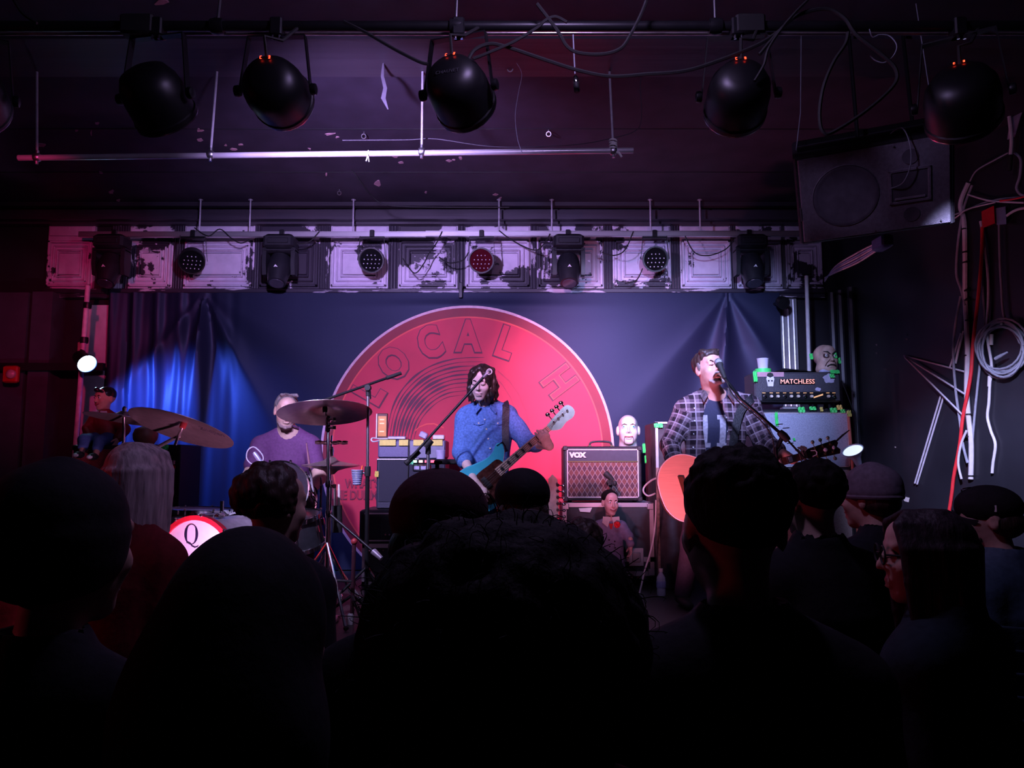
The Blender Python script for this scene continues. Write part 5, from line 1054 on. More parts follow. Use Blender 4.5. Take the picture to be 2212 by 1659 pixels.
# serif Q: ring of varying width with a curled tail
ring_o, ring_i = [], []
for a in np.linspace(0, 2*math.pi, 40, endpoint=False):
    w_ = .006+.013*abs(math.cos(a))**1.5; ring_o.append(qc+xq*math.cos(a)*.050+yb_*math.sin(a)*.060); ring_i.append(qc+xq*math.cos(a)*(.050-w_)+yb_*math.sin(a)*(.060-.004))
e = bd_d*.0008
MB().loft([[tuple(p) for p in ring_o], [tuple(p) for p in ring_i], [tuple(p+e) for p in ring_i], [tuple(p+e) for p in ring_o]], closed=True).tube([qc+xq*u+yb_*v for u, v in ((-.032, -.052), (-.022, -.045), (-.008, -.050), (.01, -.066), (.03, -.074), (.048, -.07), (.056, -.06))], [.002, .003, .004, .005, .004, .003, .001], 6).build('lettering', M('drum_print', (.02, .015, .05), .5), bdm, False)
for s_ in (-1, 1): MB().cyl(bdc+xb_*s_*.27-bd_d*.1, bdc+xb_*s_*.36-bd_d*.0+V(0, 0, -(bdc[2]-STAGE)+.012), .008, n=8).build('spur', chrome, bdm)
MB().tube([bdc-bd_d*.2+yb_*.27, bdc-bd_d*.2+yb_*.37], .012, 8).build('tom_mount', chrome, bdm)
def drum(name, c, axis, r, h, shell, head, label, nl=8, legs=0, hoop=chrome):
    axis = unit(axis); t = thing(name, (c[0], c[1], STAGE), label, 'drum')
    shl_ = MB().lathe([(r-.006, -h), (r-.006, 0)], c, axis, 36).build('shell', shell, t)
    MB().lathe([(0, 0), (r-.002, 0), (r-.002, .004), (0, .006)], c, axis, 36).build('drum_skin', head, t)
    for hz in (-.006, -h+.012): MB().lathe([(r-.004, hz-.012), (r+.006, hz-.012), (r+.008, hz+.014), (r, hz+.016)], c, axis, 36, cap=False).build('hoop', hoop, t)
    x, y, _ = frame_of(axis)
    for k in range(nl):
        a = 2*math.pi*k/nl; o = x*math.cos(a)+y*math.sin(a); MB().cyl(c+o*(r+.012)+axis*.008, c+o*(r+.012)-axis*h*.9, .004, n=6).cyl(c+o*(r+.010)-axis*h*.25, c+o*(r+.010)-axis*h*.45, .011, n=8).build('lug', chrome, shl_); MB().ball(c+o*(r+.012)+axis*.01, (.009, .009, .008), 8).build('rod_cap', chrome, shl_)
    for k in range(legs):
        a = 2*math.pi*k/max(legs, 1)+.3; o = V(math.cos(a), math.sin(a), 0); b_ = c-axis*h; MB().tube([b_+o*(r+.02)+V(0, 0, .18), b_+o*(r+.02)+V(0, 0, -.02), V((b_+o*(r+.05))[0], (b_+o*(r+.05))[1], STAGE+.01)], .008, 8).build('leg', chrome, t)
    return t
drum('floor_tom', at(430, 1101, 5.05), (.03, .0, 1), .205, .36, pearl, M('drum_head_lilac', (.55, .52, .7), .5), 'floor tom with pale top and chrome lugs behind the bass drum', 8, 3)
tomc = at(596, 1062, 4.95); drum('rack_tom', tomc+V(0, .0, 0), (0, -.92, .40), .205, .24, dark_shell, M('drum_head_dark', (.03, .025, .035), .85, spec=.1), 'dark tom with a ring of chrome lugs before the drummer', 10, 3)
drum('side_tom', at(645, 1117, 4.8), (-.15, -.25, .95), .13, .2, dark_shell, M('drum_head_black', (.012, .012, .014), .25), 'small black tom with shiny rim below the drummer right arm', 6, 3)
dm_ = thing('drum_microphone', tuple(at(566, 1000, 4.72)), 'silver microphone clipped on the tom rim with a curled cable', 'microphone')
MB().lathe([(.012, 0), (.014, .02), (.014, .06), (.011, .085), (0, .088)], at(566, 1002, 4.72), unit(V(-.6, 0, .8)), 12).build('capsule', M('mic_silver', (.45, .48, .7), .35, .6), dm_)
MB().tube([at(566, 1002, 4.72), at(572, 1012, 4.74), tomc+V(-.065, .075, .172)], .008, 8).build('clip', rubber, dm_)
MB().tube(spline([at(566, 1002, 4.72), at(568, 985, 4.72), at(550, 966, 4.72), at(536, 972, 4.72), at(533, 990, 4.72), at(545, 1003, 4.72), at(570, 1012, 4.75)], 6), .004, 6).build('lead', cable_grey, dm_)
# drumsticks in holder, striped cup, sticks in flight
sh_ = at(728, 1075, 4.75); hold = thing('stick_holder', (sh_[0], 4.75, at(728, 1120, 4.75)[2]), 'pair of pale drumsticks standing in a black holder on the stand', 'drumsticks')
for s_ in (-1, 1): MB().tube([at(728+s_*3, 1130, 4.75), at(728+s_*4, 1060, 4.75), at(728+s_*4, 1046, 4.75)], [.0085, .0085, .006], 8).build('drumstick', M('stick_pale', (.75, .6, .55), .5), hold)
MB().cyl(at(729, 1150, 4.75), at(728, 1092, 4.75), .03, n=14).build('holder', rubber, hold)
cp = at(772, 1040, 4.72); cpt = thing('striped_cup', tuple(at(772, 1045, 4.72)), 'pale striped cup holder clipped to the overhead stand', 'cup')
for k in range(8): MB().lathe([(.036-.0015*k, -.004-k*.0115), (.0375-.0015*k, 0-k*.0115), (.036-.0015*k, .0035-k*.0115)], at(772, 1016, 4.72), (0, 0, 1), 20).build('band', M('cup_lilac', (.35, .38, .6), .4), cpt)
MB().lathe([(.033, .002), (.033, -.02), (.022, -.088), (0, -.09)], at(772, 1016, 4.72), (0, 0, 1), 20).build('cup', M('cup_dark', (.05, .05, .09), .4), cpt)
MB().cyl(at(780, 1020, 4.72), at(783, 1006, 4.72), .005, n=8).build('orange_stick', M('orange', (.9, .15, .04), .5), cpt)
MB().cyl(at(779, 1022, 4.72), at(795, 1022, 4.72), .006, n=8).build('clip', black_metal, cpt)
# overhead boom stand
ob = V(at(793, 1200, 4.72)[0], 4.72, STAGE); oj = at(795, 838, 4.72)
om = thing('overhead_stand', tuple(ob), 'tall black boom stand with long arm over the crash cymbal', 'microphone stand')
MB().cyl(ob+V(0, 0, .02), at(794, 1015, 4.72), .013, n=12).build('lower_pole', black_metal, om); MB().cyl(at(794, 1030, 4.72), oj, .009, n=10).build('upper_pole', steel, om)
MB().lathe([(.018, -.03), (.02, 0), (.018, .03)], at(794, 1018, 4.72), (0, 0, 1), 12).build('clutch', rubber, om)
tripod(om, ob, .3, .3, black_metal, (80, 200, 320))
b1_, b2_ = at(690, 868, 4.60), at(866, 806, 4.85)
MB().cyl(b1_, b2_, .0085, n=10).build('boom', black_metal, om); MB().cyl(at(835, 817, 4.8), b2_, .012, n=10).build('counter_grip', rubber, om)
MB().lathe([(.018, -.025), (.022, 0), (.018, .025)], oj, (0, 1, 0), 12).cyl(oj, oj-V(0, 0, .05), .013, n=10).build('joint', rubber, om); MB().cyl(oj+V(.012, -.01, -.005), oj+V(.02, -.02, -.07), .006, n=8).build('wing_screw', chrome, om)
# low boom stand with guitar microphone near the front of stage
lb_ = V(at(760, 1330, 4.55)[0], 4.55, STAGE); lj = at(765, 1170, 4.55)
lm = thing('low_stand', tuple(lb_), 'short maroon lit boom stand with pale microphone end near the kick drum', 'microphone stand')
MB().cyl(lb_, lj, .012, n=12).build('pole', M('stand_maroon', (.14, .05, .07), .4, .5), lm); tripod(lm, lb_, .22, .16, black_metal, (60, 180, 300))
MB().cyl(at(714, 1112, 4.62), at(812, 1196, 4.5), .008, n=10).build('boom', black_metal, lm); MB().cyl(at(806, 1191, 4.505), at(824, 1207, 4.48), .02, .014, n=12).build('microphone', M('mic_pale', (.55, .48, .55), .4, .4), lm)
MB().ball(lj, (.02, .02, .02), 10).build('joint', M('joint_red', (.5, .05, .06), .4), lm)
MB().lathe([(.02, 0), (.02, .05), (.012, .06)], lb_+V(-.005, -.01, .0), n=10).build('white_boot', white_paint, lm)
# kick pedal / hardware clutter by the stands, with a pale shoe-like clamp
hk = thing('drum_hardware', (at(700, 1260, 4.5)[0], 4.5, STAGE), 'cluster of chrome clamps and pedal parts at the foot of the cymbal stand', 'drum hardware')
for (px, py, r_, ax) in ((690, 1252, .016, (1, .2, 0)), (705, 1245, .018, (1, 0, .1)), (715, 1248, .014, (0, 0, 1)), (725, 1280, .014, (1, 0, 0)), (735, 1292, .012, (0, 1, .5)), (702, 1300, .02, (1, .5, 0))):
    MB().lathe([(r_*.7, -.03), (r_, -.02), (r_, .02), (r_*.7, .03)], at(px, py, 4.5), ax, 12).build('clamp', chrome, hk)
MB().cyl(at(690, 1252, 4.5), at(760, 1256, 4.5), .008, n=8).build('cross_bar', chrome, hk); MB().tube([at(705, 1250, 4.5), at(706, 1290, 4.5), V(at(704, 1330, 4.5)[0], 4.5, STAGE+.01)], .012, 8).build('pedal_post', steel, hk)
MB().box((at(697, 1330, 4.5)[0], 4.4, STAGE+.004), (at(722, 1330, 4.5)[0], 4.66, STAGE+.03), .006).build('foot_plate', steel, hk)
MB().tube([at(702, 1258, 4.5), at(700, 1280, 4.5), at(704, 1300, 4.5)], [.02, .022, .012], 10).build('pale_clamp', white_paint, hk)
# ---------------------------------------------------------------- figures
def lerp(a, b, t): return np.asarray(a, float)*(1-t)+np.asarray(b, float)*t
def skin_mat(name, col): return M(name, col, .5, var=.08, scale=60, bump=.04)
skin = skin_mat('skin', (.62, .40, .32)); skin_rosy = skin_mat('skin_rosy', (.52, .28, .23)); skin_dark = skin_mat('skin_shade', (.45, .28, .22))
def hair_mat(name, col, rough=.5, spec=.4): return M(name, col, rough, var=.5, scale=60, stretch=(1, 1, .12), bump=.6, spec=spec)
hair_black = hair_mat('hair_black', (.008, .006, .006), .75, .12); hair_brown = hair_mat('hair_brown', (.05, .028, .022)); hair_grey = hair_mat('hair_grey', (.16, .14, .14)); hair_light = hair_mat('hair_light', (.16, .115, .11))
def add_head(s, R, t, k=1.0, mouth=0.0, jaw=1.0, ears=True, nose=1.0, sockets=True):
    s.frame(np.asarray(R, float)*1.0, t)
    q = lambda *a: tuple(np.array(a)*k)
    e = lambda c, r, kk=.02, op=1, rot=None: s.ell(np.array(c)*k, np.array(r)*k, kk*k, op, rot)
    e((0, .018, .032), (.074, .094, .084)); e((0, -.030, -.035), (.060*jaw, .062, .078), .03); e((0, -.062, -.095), (.030*jaw, .024, .022), .02); e((0, -.055, .052), (.052, .035, .045), .03)
    for x in (-1, 1):
        e((x*.036, -.062, -.022), (.026, .022, .022), .025)
        if sockets: e((x*.031, -.101, .013), (.021, .017, .013), .012, -1); e((x*.031, -.0795, .011), (.0165, .0135, .0125), .004)
        if ears: e((x*.074, .012, -.004), (.010, .020, .031), .008); e((x*.083, .004, .0), (.006, .009, .016), .006, -1)
    s.cone(q(-.040, -.080, .033), q(.040, -.080, .033), .010*k, .010*k, .012*k)
    s.cone(q(0, -.088, .022), q(0, -.106-.004*nose, -.022), .008*k, .0115*k*nose, .010*k)
    for x in (-1, 1): e((x*.011, -.094, -.026), (.009, .010, .008), .006)
    e((0, -.088, -.056), (.024, .013, .0075), .006); e((0, -.087, -.071-.012*mouth), (.021, .013, .0085), .006)
    e((0, -.101, -.0635-.006*mouth), (.022, .012, .0028+.010*mouth), .004, -1)
    s.frame(); return s
def torso(s, J, g=0.0, low=0.0):
    P, Nk, w_ = J['pelvis'], J['neck'], J.get('w', 1.0); f = J['fwd']; a = lerp(P, Nk, .35); b = lerp(P, Nk, .68); c = lerp(P, Nk, .88); kk = .05
    P2 = P-unit(Nk-P)*low
    s.cone(P2, a, (.158+g)*w_, (.142+g)*w_, kk, 1, f, .70); s.cone(a, b, (.142+g)*w_, (.160+g)*w_, kk, 1, f, .68); s.cone(b, c, (.160+g)*w_, (.105+g)*w_, kk, 1, f, .72)
    s.cone(J['shl'], J['shr'], .056+g, .056+g, .05)
    for q in ('shl', 'shr'): s.cone(Nk+V(0, 0, .015), lerp(Nk, J[q], .7)+V(0, 0, .012), .048+g*.6, .044+g, .04)
def arm(s, J, q, g=0.0, upto=1.0, r=1.0):
    sh, el, wr = J['sh'+q], J['el'+q], J['wr'+q]
    s.cone(sh, el, (.051*r+g), (.040*r+g), .03); s.cone(el, lerp(el, wr, upto), .040*r+g, lerp(.040*r, .027*r, upto)+g, .025)
def leg(s, J, q, g=0.0): s.cone(J['hip'+q], J['kn'+q], .084+g, .056+g, .04); s.cone(J['kn'+q], J['an'+q], .055+g, .038+g, .03)
def hand(s, wr, d, n, thumb, curls=((15, 20, 15),)*4, k=1.0, tc=0.3):
    """palm and five fingers: d along the hand, n out of the palm, thumb = +1/-1 side"""
    d = unit(d); n = unit(n-d*np.dot(n, d)); sd = np.cross(d, n)*thumb; wr = np.asarray(wr, float)
    s.cone(wr, wr+d*.03*k, .026*k, .026*k, .015, 1, n, .75); s.cone(wr+d*.035*k+sd*.006*k, wr+d*.075*k, .033*k, .037*k, .012, 1, n, .42)
    for i, (off, L) in enumerate(((.030, .072), (.010, .080), (-.010, .075), (-.029, .060))):
        p = wr+d*(.086-.006*abs(i-1))*k+sd*off*k; a = 0
        for j, (fr, r0, r1) in enumerate(((.46, .0098, .0090), (.30, .0088, .0080), (.24, .0079, .0066))):
            a += math.radians(curls[i][j]); dd = d*math.cos(a)+n*math.sin(a)+sd*off*.8*(1 if j == 0 else 0); p2 = p+dd*L*fr*k; s.cone(p, p2, r0*k, r1*k, .004); p = p2
    p = wr+d*.028*k+sd*.024*k; d1 = unit(sd*.75+d*.65+n*tc); p2 = p+d1*.042*k; d2 = unit(sd*.3+d*.9+n*tc*1.4); s.cone(p, p2, .014*k, .011*k, .008); s.cone(p2, p2+d2*.034*k, .0105*k, .008*k, .004)
def neck(s, R, t, base, k=1.0, g=0.0): s.cone(np.asarray(R)@np.array([0, .020, -.065])*1.0*k+t, base-V(0, 0, .02), .052*k+g, .060*k+g, .03)
def shoes(t, J, d=(0, -1, 0), mat=rubber):
    d = unit(d)
    for q in 'lr':
        s = Sdf(); a = J['an'+q]; g0 = J.get('ground', STAGE); c = V(a[0], a[1], g0+.045)
        s.cone(c-d*.045, c+d*.15-V(0, 0, .012), .044, .033, .02, 1, (0, 0, 1), .8); s.cone(c-d*.03+V(0, 0, .01), V(a[0], a[1], g0+.10), .042, .042, .02); v, f = s.mesh(.009); v[:, 2] = np.maximum(v[:, 2], g0+.001); link_mesh('shoe', v, f, mat, t)
def project(v, s, direction, off, steps=14):
    """slide points along a direction until they lie on the surface of s"""
    v = np.array(v, float); d = unit(direction)
    for _ in range(steps):
        g = s.value(v[:, 0], v[:, 1], v[:, 2])-off; v = v+d*np.clip(g, -.03, .03)[:, None]*.85
    return v
def decal(mb, s, direction, off, name, mat, parent):
    mb.v = [tuple(p) for p in project(mb.v, s, direction, off)]; return mb.build(name, mat, parent)
def quad_grid(f, nu=8, nv=8): return MB().grid([[tuple(f(u, v)) for v in np.linspace(0, 1, nv)] for u in np.linspace(0, 1, nu)])
def brows(t, R, o, k=1.0, mat=hair_black, drop=0.0):
    for x in (-1, 1):
        MB().tube([R@(np.array(p)*k)+o for p in ((x*.014, -.0935, .028-drop), (x*.030, -.0925, .034), (x*.047, -.080, .029))], [.0035*k, .0042*k, .0022*k], 6).build('eyebrow', mat, t)
def lashes(t, R, o, k=1.0, mat=hair_black):
    for x in (-1, 1): MB().tube([R@(np.array(p)*k)+o for p in ((x*.017, -.0925, .0065), (x*.031, -.0945, .0035), (x*.045, -.087, .0065))], [.0012*k, .0016*k, .001*k], 5).build('eyelash', mat, t)

# ------------------------------------------------ bassist
J = dict(neck=at(1050, 880, 5.44), shl=at(1006, 902, 5.44), shr=at(1096, 898, 5.44), ell=at(996, 978, 5.40), wrl=at(1027, 1043, 5.03), elr=at(1138, 956, 5.34), wrr=at(1187, 964, 5.03), pelvis=at(1050, 1038, 5.46), fwd=V(0, -1, 0), w=.98, ground=STAGE)
J['hipl'] = J['pelvis']+V(-.09, 0, -.04); J['hipr'] = J['pelvis']+V(.09, 0, -.04); px_ = J['pelvis'][0]
J['knl'] = V(px_-.18, 5.38, STAGE+.42); J['knr'] = V(px_+.18, 5.38, STAGE+.42); J['anl'] = V(px_-.24, 5.48, STAGE+.09); J['anr'] = V(px_+.24, 5.48, STAGE+.09)
R = rotm(0, 0, -12)@rotm(15, 0, 0)@rotm(0, 3, 0); hc = at(1040, 828, 5.33)
t = thing('person', (px_, 5.46, STAGE), 'person in blue denim shirt with shoulder-length dark hair playing a turquoise bass', 'person')
s = Sdf(); add_head(s, R, hc, .98); neck(s, R, hc, J['neck']); torso(s, J, -.012)
for q in 'lr': arm(s, J, q, -.002); leg(s, J, q, -.006)
hand(s, J['wrl'], at(1046, 1070, 5.00)-J['wrl'], V(.2, .9, -.2), -1, ((25, 35, 20), (30, 35, 20), (35, 35, 25), (40, 40, 30)))
hand(s, J['wrr'], at(1168, 930, 4.95)-J['wrr'], V(-.35, .85, .3), 1, ((20, 45, 35), (25, 50, 35), (30, 50, 35), (35, 50, 40)), tc=1.2)
s.out('body', skin_mat('skin_pale', (.68, .50, .45)), t, .0055)
denim = M('denim', (.09, .19, .46), .8, scale=70, var=.3, bump=.35, spec=.2)
s = Sdf(); torso(s, J, .012, .09); arm(s, J, 'l', .016, .30, 1.05); arm(s, J, 'r', .018, .42, 1.05)
for q, u in (('l', .30), ('r', .42)): e = lerp(J['el'+q], J['wr'+q], u); d = unit(J['wr'+q]-J['el'+q]); s.cone(e-d*.03, e, .057, .055, .006)
s.cone(J['neck']+V(0, -.03, .09), J['neck']+V(0, -.02, .0), .045, .03, .012, -1); s.cone(J['neck']+V(0, -.10, .03), J['neck']+V(0, -.13, -.05), .032, .012, .012, -1); s.cone(J['neck']+V(0, .01, .1), J['neck']+V(0, .01, .03), .066, .07, .01, -1)
shirt_s = s; sho = s.out('shirt', denim, t, .007, .0045, 45)
for x in (-1, 1):
    n0 = J['neck']; c = MB().loft([[n0+V(x*.072, .03, .045), n0+V(x*.078, .03, .05), n0+V(x*.09, .03, .02), n0+V(x*.082, .03, .015)], [n0+V(x*.066, -.05, .045), n0+V(x*.072, -.055, .05), n0+V(x*.088, -.06, .0), n0+V(x*.08, -.055, .0)], [n0+V(x*.028, -.10, -.01), n0+V(x*.032, -.108, -.008), n0+V(x*.07, -.115, -.055), n0+V(x*.064, -.105, -.05)]]); c.build('collar', denim, t)
for k in range(5):
    b_ = MB().lathe([(.006, 0), (.005, .003), (0, .0035)], (0, 0, 0), (0, -1, 0), 10); c = project([at(1046+k*4, 905+k*21, 5.25)], shirt_s, (0, 1, 0), .001)[0]; b_.xf(None, c); b_.build('button', cream, sho)
for x0 in (1020, 1062):
    qd = quad_grid(lambda u, v: at(x0+u*26, 905+v*9+(v*4*(1-abs(2*u-1))), 5.25), 7, 4); decal(qd, shirt_s, (0, 1, 0), .004, 'pocket_flap', denim, sho)
    c = project([at(x0+13, 913, 5.25)], shirt_s, (0, 1, 0), .006)[0]; MB().lathe([(.006, 0), (.005, .003), (0, .0035)], c, (0, -1, 0), 10).build('button', cream, sho)
s = Sdf()
for q in 'lr': leg(s, J, q, .012)
s.cone(J['hipl'], J['hipr'], .11, .11, .05); s.out('trousers', M('jeans_dark', (.03, .04, .08), .8, scale=60, bump=.2), t, .011); shoes(t, J)
s = Sdf(); s.frame(R, hc); s.ell((0, .026, .045), (.086, .102, .086), .02)
s.ell((0, -.105, -.02), (.062, .055, .095), .012, -1)
for x in (-1, 1):
    for i in range(9):
        a = .25+i*.22; bx, by_ = math.sin(a)*.078*x, .03-.095*math.cos(a)*.9; pts = [(x*.01, -.03+.02*i*.5, .118)]
        for j in range(6):
            u = (j+1)/6; pts.append((bx*(.75+.45*min(u*1.6, 1))+.008*math.sin(j*1.9+i*2+x), by_*(.6+.45*min(u*1.5, 1))+.008*math.cos(j*1.7+i), .112-.235*u**1.15+.01*math.sin(i*3)))
        s.chain(pts, [.014, .017, .017, .016, .015, .013, .007], k=.006)
s.chain([(.0, -.06, .118), (-.03, -.092, .085), (-.055, -.088, .045), (-.07, -.07, .0)], [.014, .016, .014, .008], k=.006); s.chain([(.01, -.06, .118), (.04, -.088, .085), (.06, -.08, .045), (.072, -.06, .0)], [.014, .016, .014, .008], k=.006)
s.frame(); s.out('hair', hair_mat('hair_dark_brown', (.028, .016, .014), .38), t, .0055)
brows(t, R, hc, .98); lashes(t, R, hc, .98)
MB().tube([R@np.array(p)+hc for p in ((-.02, -.1005, -.0635), (0, -.1045, -.0625), (.02, -.1005, -.0635))], [.0012, .0018, .0012], 5).build('lip_line', skin_dark, t)

# bass guitar hung from the strap
bA, bB = at(1046, 1046, 5.10), at(1186, 924, 5.02)      # bridge side of the neck line, nut
bd_ = unit(bB-bA); bn = unit(V(.05, -1, -.12)-bd_*np.dot(V(.05, -1, -.12), bd_)); bu = np.cross(bn, bd_)*-1.0
if bu[2] < 0: bu = -bu
bass = thing('bass_guitar', tuple(at(1050, 1070, 5.10)), 'turquoise bass guitar with dark pickguard and matching headstock', 'guitar')
def bp_(u, v, w_=0.0): return bA+bd_*u+bu*v+bn*w_
turq = M('turquoise_lacquer', (.06, .52, .62), .25, var=.05)
body = [(.20, .035), (.245, .075), (.265, .12), (.235, .145), (.19, .125), (.13, .115), (.05, .135), (-.04, .165), (-.13, .16), (-.19, .12), (-.215, .04), (-.20, -.06), (-.15, -.13), (-.06, -.165), (.03, -.145), (.09, -.12), (.15, -.135), (.185, -.14), (.19, -.10), (.16, -.05), (.15, -.035)]
bs_ = spline(body+[body[0]], 4)[:-1]
lo = [(p[0]*.985, p[1]*.985) for p in bs_]
MB().loft([[bp_(u, v, -.036) for u, v in lo], [bp_(p[0], p[1], -.028) for p in bs_], [bp_(p[0], p[1], -.008) for p in bs_], [bp_(u, v, 0) for u, v in lo]]).build('body', turq, bass)
pg = spline([(.19, .03), (.17, .07), (.10, .075), (.02, .08), (-.06, .06), (-.09, -.02), (-.10, -.09), (-.03, -.135), (.05, -.115), (.12, -.09), (.15, -.04), (.19, .03)], 4)[:-1]
MB().prism([(p[0], p[1]) for p in pg], bA+bn*.0005, bd_, bu, bn*.003).build('pickguard', M('tortoise', (.055, .018, .014), .25, var=.6, scale=40), bass)
Ln = float(np.linalg.norm(bB-bA)); maple = M('maple', (.72, .52, .4), .4, var=.08)
nko = MB().loft([[bp_(.12, -.030, .002), bp_(.12, .030, .002), bp_(.12, .030, .014), bp_(.12, -.030, .014)], [bp_(Ln, -.020, -.004), bp_(Ln, .020, -.004), bp_(Ln, .020, .014), bp_(Ln, -.020, .014)]]).build('neck', maple, bass, False)
for k in range(20):
    x_ = Ln-(Ln+.15)*(1-2**(-(k+1)/12)); w_ = .020+.010*(Ln-x_)/Ln
    if x_ > .13: MB().cyl(bp_(x_, -w_, .0145), bp_(x_, w_, .0145), .0012, n=5).build('fret', steel, nko)
for k in (2, 4, 6, 8, 11, 14): 
    x_ = Ln-(Ln+.15)*(1-2**(-(k+.5)/12)); MB().prism([(-.008, -.014), (.008, -.014), (.008, .014), (-.008, .014)], bp_(x_, 0, .0141), bd_, bu, bn*.0006).build('inlay', rubber, nko, False)
hs = spline([(0, -.022), (.03, -.045), (.06, -.055), (.11, -.045), (.16, -.05), (.195, -.03), (.20, .01), (.175, .04), (.10, .035), (.05, .03), (.02, .024), (0, .022)], 3)
hso = MB().prism([(p[0], p[1]) for p in hs], bp_(Ln, 0, -.006), bd_, bu, bn*.014).build('headstock', M('headstock_mint', (.25, .68, .58), .3), bass)
for k in range(4):
    x_ = .05+.038*k; MB().lathe([(.009, 0), (.009, .008), (.005, .018)], bp_(Ln+x_, .012, .008), bn, 10).build('string_post', chrome, hso)
    MB().cyl(bp_(Ln+x_, .03, .0), bp_(Ln+x_, .06, .0), .004, n=6).ball(bp_(Ln+x_, .07, .0), (.016, .008, .014), 10).build('tuning_peg', chrome, hso)
    v0 = (-.024+.016*k); MB().tube([bp_(-.12, v0, .016), bp_(Ln, v0*.6, .0165), bp_(Ln+x_, .012, .018)], .0011, 4).build('string', steel, bass)
MB().box((-.02, -.04, 0), (.02, .04, .014), .003).xf(np.stack([bd_, bu, bn], 1), bp_(-.12, 0, .0)).build('bridge', chrome, bass); MB().box((-.018, -.04, 0), (.018, .04, .012), .003).xf(np.stack([bd_, bu, bn], 1), bp_(.02, 0, .003)).build('pickup', rubber, bass)
for k in range(3): MB().lathe([(.012, 0), (.011, .012), (0, .013)], bp_(-.07-.03*k*.8, -.105+.012*k, .003), bn, 12).build('knob', chrome, bass)
J0 = J; sp0 = [at(1090, 868, 5.46), at(1093, 874, 5.36), at(1092, 900, 5.27), at(1091, 940, 5.25), at(1093, 975, 5.22), bp_(.255, .135, .0)]
sp0 = [project([p], shirt_s, (0, 1, 0), .012)[0] if 0 < i < 4 else p for i, p in enumerate(sp0)]
a_ = spline(sp0, 5)
for _ in range(6): a_ = [a_[0]]+[(a_[i-1]+a_[i]*2+a_[i+1])/4 for i in range(1, len(a_)-1)]+[a_[-1]]
rows = []
for i, p in enumerate(a_):
    d = unit(a_[min(i+1, len(a_)-1)]-a_[max(i-1, 0)]); x_ = unit(np.cross(d, (0, -1, 0)))*.024; rows.append([p-x_+V(0, -.002, 0), p+x_+V(0, -.002, 0), p+x_+V(0, -.006, 0), p-x_+V(0, -.006, 0)])
MB().loft(rows).build('strap', black_vinyl, bass)

# ------------------------------------------------ bassist's boom microphone
bm = thing('boom_stand', (at(915, 1010, 5.15)[0], 5.1, STAGE), 'black boom microphone stand slanting up to the bassist face', 'microphone stand')
j_ = at(925, 958, 5.08); m0 = at(876, 1002, 5.02); m1 = at(1044, 815, 4.98)
MB().cyl((at(925, 1000, 5.08)[0], 5.08, STAGE+.02), j_, .011, n=12).build('pole', steel, bm); MB().cyl(m0, at(905, 975, 5.05), .018, n=12).build('counterweight', rubber, bm)
MB().cyl(m0, m1, .0085, n=10).build('boom', black_metal, bm); MB().lathe([(.022, -.03), (.026, 0), (.022, .03)], j_, unit(m1-m0), 12).cyl(j_, j_-V(0, 0, .07), .018, n=10).build('joint', rubber, bm); tripod(bm, V(j_[0], 5.08, STAGE), .3, .3, black_metal, (70, 190, 310))
mic = thing('microphone', tuple(at(1052, 805, 4.96)), 'silver microphone on the boom in front of the bassist forehead', 'microphone')
d = unit(m1-m0); MB().lathe([(.009, 0), (.011, .03), (.013, .055), (.017, .065), (.018, .08), (.013, .094), (0, .097)], m1-d*.02, d+V(0, .5, .0), 16).build('body', M('mic_silver2', (.5, .5, .55), .4, .7), mic); MB().torus(at(1057, 803, 4.97), (.4, 1, 0), .018, .004, 18, 6).build('clip', white_paint, mic)

# ------------------------------------------------ singer
J = dict(neck=at(1543, 856, 5.04), shl=at(1483, 886, 5.05), shr=at(1616, 880, 5.05), ell=at(1446, 962, 5.02), wrl=at(1474, 1036, 4.80), elr=at(1652, 958, 5.0), wrr=at(1712, 993, 4.82), pelvis=at(1545, 1060, 5.08), fwd=V(.1, -1, 0), w=1.06, ground=STAGE)
J['hipl'] = J['pelvis']+V(-.095, 0, -.04); J['hipr'] = J['pelvis']+V(.095, 0, -.04); px_ = J['pelvis'][0]
J['knl'] = V(px_-.17, 5.02, STAGE+.42); J['knr'] = V(px_+.17, 5.02, STAGE+.42); J['anl'] = V(px_-.22, 5.1, STAGE+.09); J['anr'] = V(px_+.22, 5.1, STAGE+.09)
R = rotm(0, 0, 16)@rotm(-10, 0, 0)@rotm(0, -7, 0); hc = at(1531, 798, 4.96); hk = 1.03
t = thing('person', (px_, 5.08, STAGE), 'person singing in an open plaid shirt over a navy tee, playing acoustic guitar', 'person')
s = Sdf(); add_head(s, R, hc, hk, mouth=.2, jaw=1.1); neck(s, R, hc, J['neck'], 1.1); torso(s, J, -.014)
for q in 'lr': arm(s, J, q, .0, 1, 1.08); leg(s, J, q, -.004)
hand(s, J['wrl'], at(1492, 1062, 4.74)-J['wrl'], V(.5, .75, -.1), -1, ((20, 25, 20),)*4)
hand(s, J['wrr'], at(1732, 986, 4.76)-J['wrr'], V(.15, -.35, .85), -1, ((50, 60, 40), (52, 60, 40), (55, 60, 40), (55, 60, 45)), tc=.8)
s.out('body', skin_rosy, t, .0055)
s = Sdf(); torso(s, J, .002, .10); s.cone(J['neck']+V(0, -.02, .1), J['neck']+V(0, -.02, .02), .075, .070, .01, -1); tee_s = s; teo = s.out('tee', M('navy_tee', (.016, .018, .05), .8, scale=70, bump=.15), t, .008)
prn = M('print_grey', (.36, .34, .4), .7, var=.3, scale=60)
